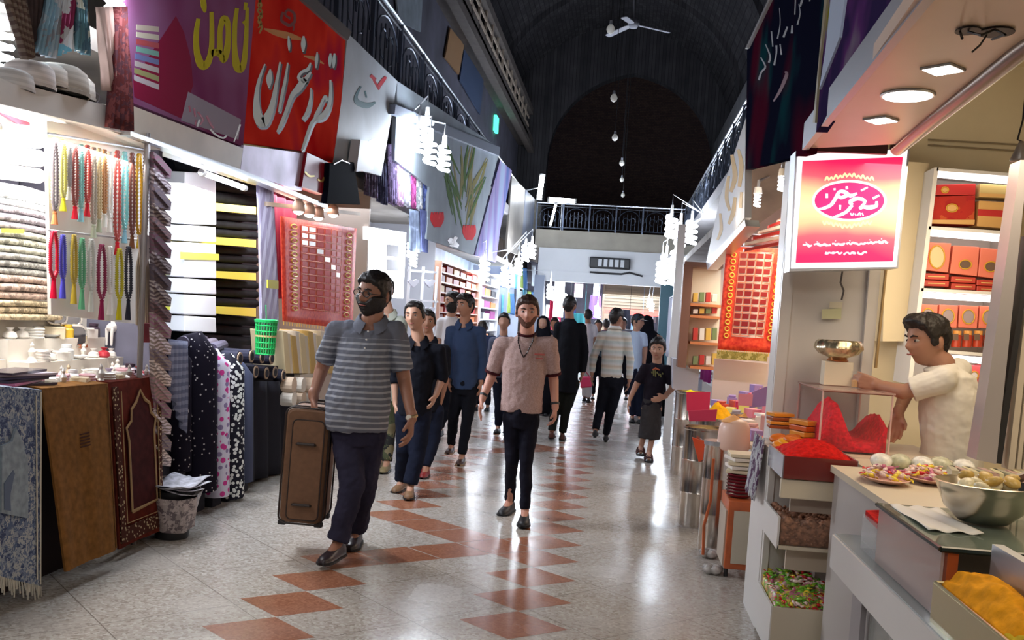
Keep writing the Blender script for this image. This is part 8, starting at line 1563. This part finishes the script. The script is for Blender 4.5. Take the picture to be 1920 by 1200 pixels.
# ---- far figures
J = dict(head=(1103, 592, 0), neck=(1103, 606, 0), shA=(1092, 614, 0), shB=(1114, 614, 0), elA=(1090, 636, 0), wrA=(1091, 658, 0), elB=(1117, 636, 0), wrB=(1116, 658, 0), pelvis=(1103, 665, 0), hipA=(1098, 670, 0), hipB=(1108, 670, 0), knA=(1096, 705, 0), anA=(1096, 740, 0), knB=(1106, 705, 0), anB=(1104, 742, 0))
person('woman', 'far woman in a white top between the dark coat and the pale jacket', 18.5, J, SK_A, 1.0, head=(PI, 0, 0), shirt=mat('white_top', (0.78, 0.74, 0.80), 0.85), trousers=mat('white_trousers', (0.6, 0.6, 0.62), 0.85), shoes=M_black, vox=0.018, frontdir=(0, 1, 0), face=False, collar=False)
pb = thing('pink_bag', 'small bright pink bag carried between the dark coat and the pale jacket', 'bag', AY(1097, 728, 14))
slab('pouch', [(1088, 706), (1108, 706), (1110, 726), (1088, 728)], 'Y', 13.9, 0.12, mat('pink_bag_m', (0.55, 0.03, 0.10), 0.5), pb, bevel=0.02)
MB().tube([AY(1091, 706, 13.95), AY(1098, 696, 13.95), AY(1105, 706, 13.95)], 0.01, 6).build('handle', mat('pink_strap', (0.4, 0.02, 0.08), 0.5), pb)
for i, (x, yt, yb, Y, c_, lb_) in enumerate([(1122, 602, 722, 19.5, (0.06, 0.09, 0.12), 'far person in dark teal right of the white-topped woman'), (1137, 600, 722, 20.5, (0.10, 0.03, 0.08), 'far person in dark plum behind the pale jacket'), (1040, 598, 735, 17.5, (0.03, 0.03, 0.05), 'far person in black seen left of the dark coat'), (905, 605, 760, 15.5, (0.03, 0.04, 0.09), 'far person in navy beyond the man in dark blue'), (1168, 598, 722, 20, (0.35, 0.35, 0.4), 'far person in grey right of the pale jacket')]):
    h = yb - yt; q = lambda u, v: (x + u * h * 0.13, yt + h * v, 0)
    J = dict(head=q(0, .07), neck=q(0, .15), shA=q(-1, .2), shB=q(1, .2), elA=q(-1.2, .36), wrA=q(-1.1, .5), elB=q(1.2, .36), wrB=q(1.1, .5), pelvis=q(0, .52), hipA=q(-.5, .54), hipB=q(.5, .54), knA=q(-.55, .75), anA=q(-.55, .95), knB=q(.45, .75), anB=q(.5, .96))
    person('person', lb_, Y, J, SK_A, 0.98, head=((0, PI)[i % 2], 0, 0), shirt=mat('far_cloth_%d' % i, c_, 0.85), sleeve='long', trousers=M_blkcl, shoes=M_black, vox=0.02, face=False, collar=False)
J = dict(head=(1196, 604, -.02), neck=(1193, 620, 0), shA=(1180, 630, 0), shB=(1206, 630, 0), elA=(1176, 655, 0), wrA=(1178, 680, 0), elB=(1210, 655, 0), wrB=(1208, 680, 0), pelvis=(1193, 690, 0), hipA=(1187, 696, 0), hipB=(1199, 696, 0), knA=(1186, 735, 0), anA=(1186, 772, 0), knB=(1199, 735, 0), anB=(1200, 774, 0))
r_, g_, H_, _, _ = person('man', 'man in a light blue shirt and dark cap left of the black-cloaked woman', 15.3, J, SK_B, 1.05, head=(1.1, 0, 0), shirt=mat('light_blue_shirt', (0.50, 0.62, 0.78), 0.85), trousers=M_dknavy, shoes=M_black, vox=0.014, face=False, collar=False)
MB().lathe([(0.085, 0.0), (0.088, 0.03), (0.07, 0.085), (0.01, 0.10)], H_.c + V((0, 0, 0.03)), 20).loft([[H_.w((x, -0.08, 0.035)), H_.w((x * .8, -0.15, 0.03)), H_.w((x * .8, -0.15, 0.025)), H_.w((x, -0.08, 0.028))] for x in (-.06, 0, .06)]).build('cap', mat('dark_cap', (0.02, 0.03, 0.06), 0.7), r_, smooth=0.8)
def cloaked(name, label, x, yt, yb, Y, turn, face=True, wide=0.27, lean=0.0):
    f = AY(x, yb, Y); top = AY(x, yt, Y); zt = top.z; root = thing(name, label, 'person', (f.x, Y, 0)); hd = V((top.x, Y, zt - 0.13)); H_ = Head(hd, turn, 0.1)
    b = MB(); H_.sphere(b, head_pt); b.cap(hd - V((0, 0, .08)), hd - V((0, 0, .2)), 0.05, 0.06); b.loft([[V((f.x + rx * math.cos(a), Y + ry * math.sin(a), z)) for a in [j * PI / 8 for j in range(16)]] for z, rx, ry in ((zt - .28, .06, .06), (zt - .34, .17, .10), (zt - .8, .15, .11), (0.06, .10, .10))]); o = b.build('body', SK_B, root); mods(o, 0.012, 2)
    c = MB(); R = []
    for z, rx, ry in ((zt + .012, .02, .02), (zt - .01, .07, .08), (zt - .07, .105, .115), (zt - .16, .11, .12), (zt - .24, .12, .12), (zt - .32, wide * .78, .15), (zt - .55, wide * .95, .19), (zt - .9, wide, .22), (zt - 1.25, wide * 1.05, .25), (0.03, wide * 1.15, .28)):
        ring = []
        for j in range(48):
            a = 2 * PI * j / 48; front = V((math.cos(a), math.sin(a), 0)).dot(V((math.sin(turn), -math.cos(turn), 0))); kx = 1.0
            if zt - .22 < z < zt - .03 and front > 0.72 and face: kx = 0.55
            fold = 1 + (0.05 * math.sin(a * 9 + z * 3) if z < zt - .3 else 0)
            sh_ = lean * (zt - z) if z < zt - .3 else 0
            ring.append(V((f.x + sh_ + rx * kx * fold * math.cos(a) + (top.x - f.x) * (z / zt), Y + 0.02 + ry * kx * fold * math.sin(a), z)))
        R.append(ring)
    c.loft(R[::-1]); c.build('black_cloak', mat('black_chador', (0.006, 0.006, 0.010), 0.85), root, smooth=True)
    for s_ in (-1, 1): shoe('shoe', V((f.x + s_ * 0.07, Y - 0.12 * math.cos(turn), 0.078)), (math.sin(turn), -math.cos(turn), 0), M_black, root, 0.9)
    return root
cloaked('woman', 'black-cloaked woman, face showing, between the beige man and the dark coat', 1019, 593, 760, 15.5, -0.1, True, 0.22)
cloaked('woman', 'woman in a full black cloak walking away just left of the boy', 1214, 592, 765, 16.5, PI - 0.3, False, 0.27, 0.02)
# ---- the boy
J = dict(head=(1233, 655, -.02), neck=(1232, 680, 0), shA=(1210, 692, 0), shB=(1253, 695, 0), elA=(1193, 722, .02), wrA=(1182, 746, 0), handA=(1178, 758, 0), elB=(1262, 726, .02), wrB=(1246, 744, -.16), handB=(1238, 747, -.2), pelvis=(1222, 758, 0), hipA=(1212, 765, 0), hipB=(1232, 765, 0), knA=(1210, 808, 0), anA=(1201, 848, .12), knB=(1226, 810, 0), anB=(1216, 860, -.06))
rb, gb, Hb, _, _ = person('boy', 'boy in a black T-shirt with a colourful print and wide grey shorts', 11.1, J, SK_B, 1.08, head=(-0.15, 0.08, 0.02), shirt=mat('boy_black', (0.015, 0.012, 0.02), 0.85), sleeve='short', shoes=mat('brown_flipflop', (0.08, 0.02, 0.02), 0.5), sandal=True, skirt=(mat('grey_shorts', (0.045, 0.042, 0.045), 0.9), AY(1220, 822, 11.1).z), vox=0.010, collar=False, hem=-0.03, legw=.8, D=1.0, hair_kw=dict(T=0.018))
cpt = gb['neck'] + V((0.01, -.125, -.10))
mb = MB()
for k in range(7): mb.tube([cpt + V((-.07 + .02 * k, -0.006, 0.02 * math.sin(k))), cpt + V((-.06 + .02 * k, -0.008, -.04 + 0.02 * math.cos(k * 2)))], 0.008, 5)
mb.build('chest_print', mat('print_olive', (0.20, 0.20, 0.08), 0.8), rb)
MB().tube([cpt + V((-.06, -.008, .02)), cpt + V((-.03, -.012, .04)), cpt + V((.02, -.012, .025))], [0.006, 0.014, 0.006], 6).build('chest_print', mat('print_orange', (0.45, 0.12, 0.06), 0.8), rb)
# ---- the vendor leaning over the glass case
J = dict(head=(1738, 640, 0), neck=(1768, 682, .0), shA=(1768, 712, -.16), shB=(1796, 694, .16), elA=(1695, 735, -.10), wrA=(1648, 722, .0), handA=(1625, 716, .02), elB=(1700, 735, .16), wrB=(1684, 775, .02), handB=(1680, 800, 0), pelvis=(1785, 888, 0.02), hipA=(1778, 900, -.08), hipB=(1795, 900, .08), knA=(1775, 1010, -.08), anA=(1770, 1150, -.08), knB=(1790, 1010, .08), anB=(1785, 1150, .08))
M_vs = mat('cream_white_shirt', (0.78, 0.75, 0.68), 0.8, var=0.04, scale=4)
rv, gv, Hv, _, _ = person('vendor', 'dark-haired vendor in a white short-sleeved shirt leaning over the saffron case', 5.25, J, SK_A, 1.10, head=(-1.25, 0.12, 0.0), shirt=M_vs, sleeve='short', trousers=mat('grey_trousers', (0.20, 0.20, 0.22), 0.85), shoes=M_black, vox=0.0065, frontdir=(-1, -0.12, 0), hem=-0.06, D=1.3, W=1.1, hairstyle='quiff', hands=(0.7, 0.4), collar=False, hair_kw=dict(T=0.020, front=0.066))
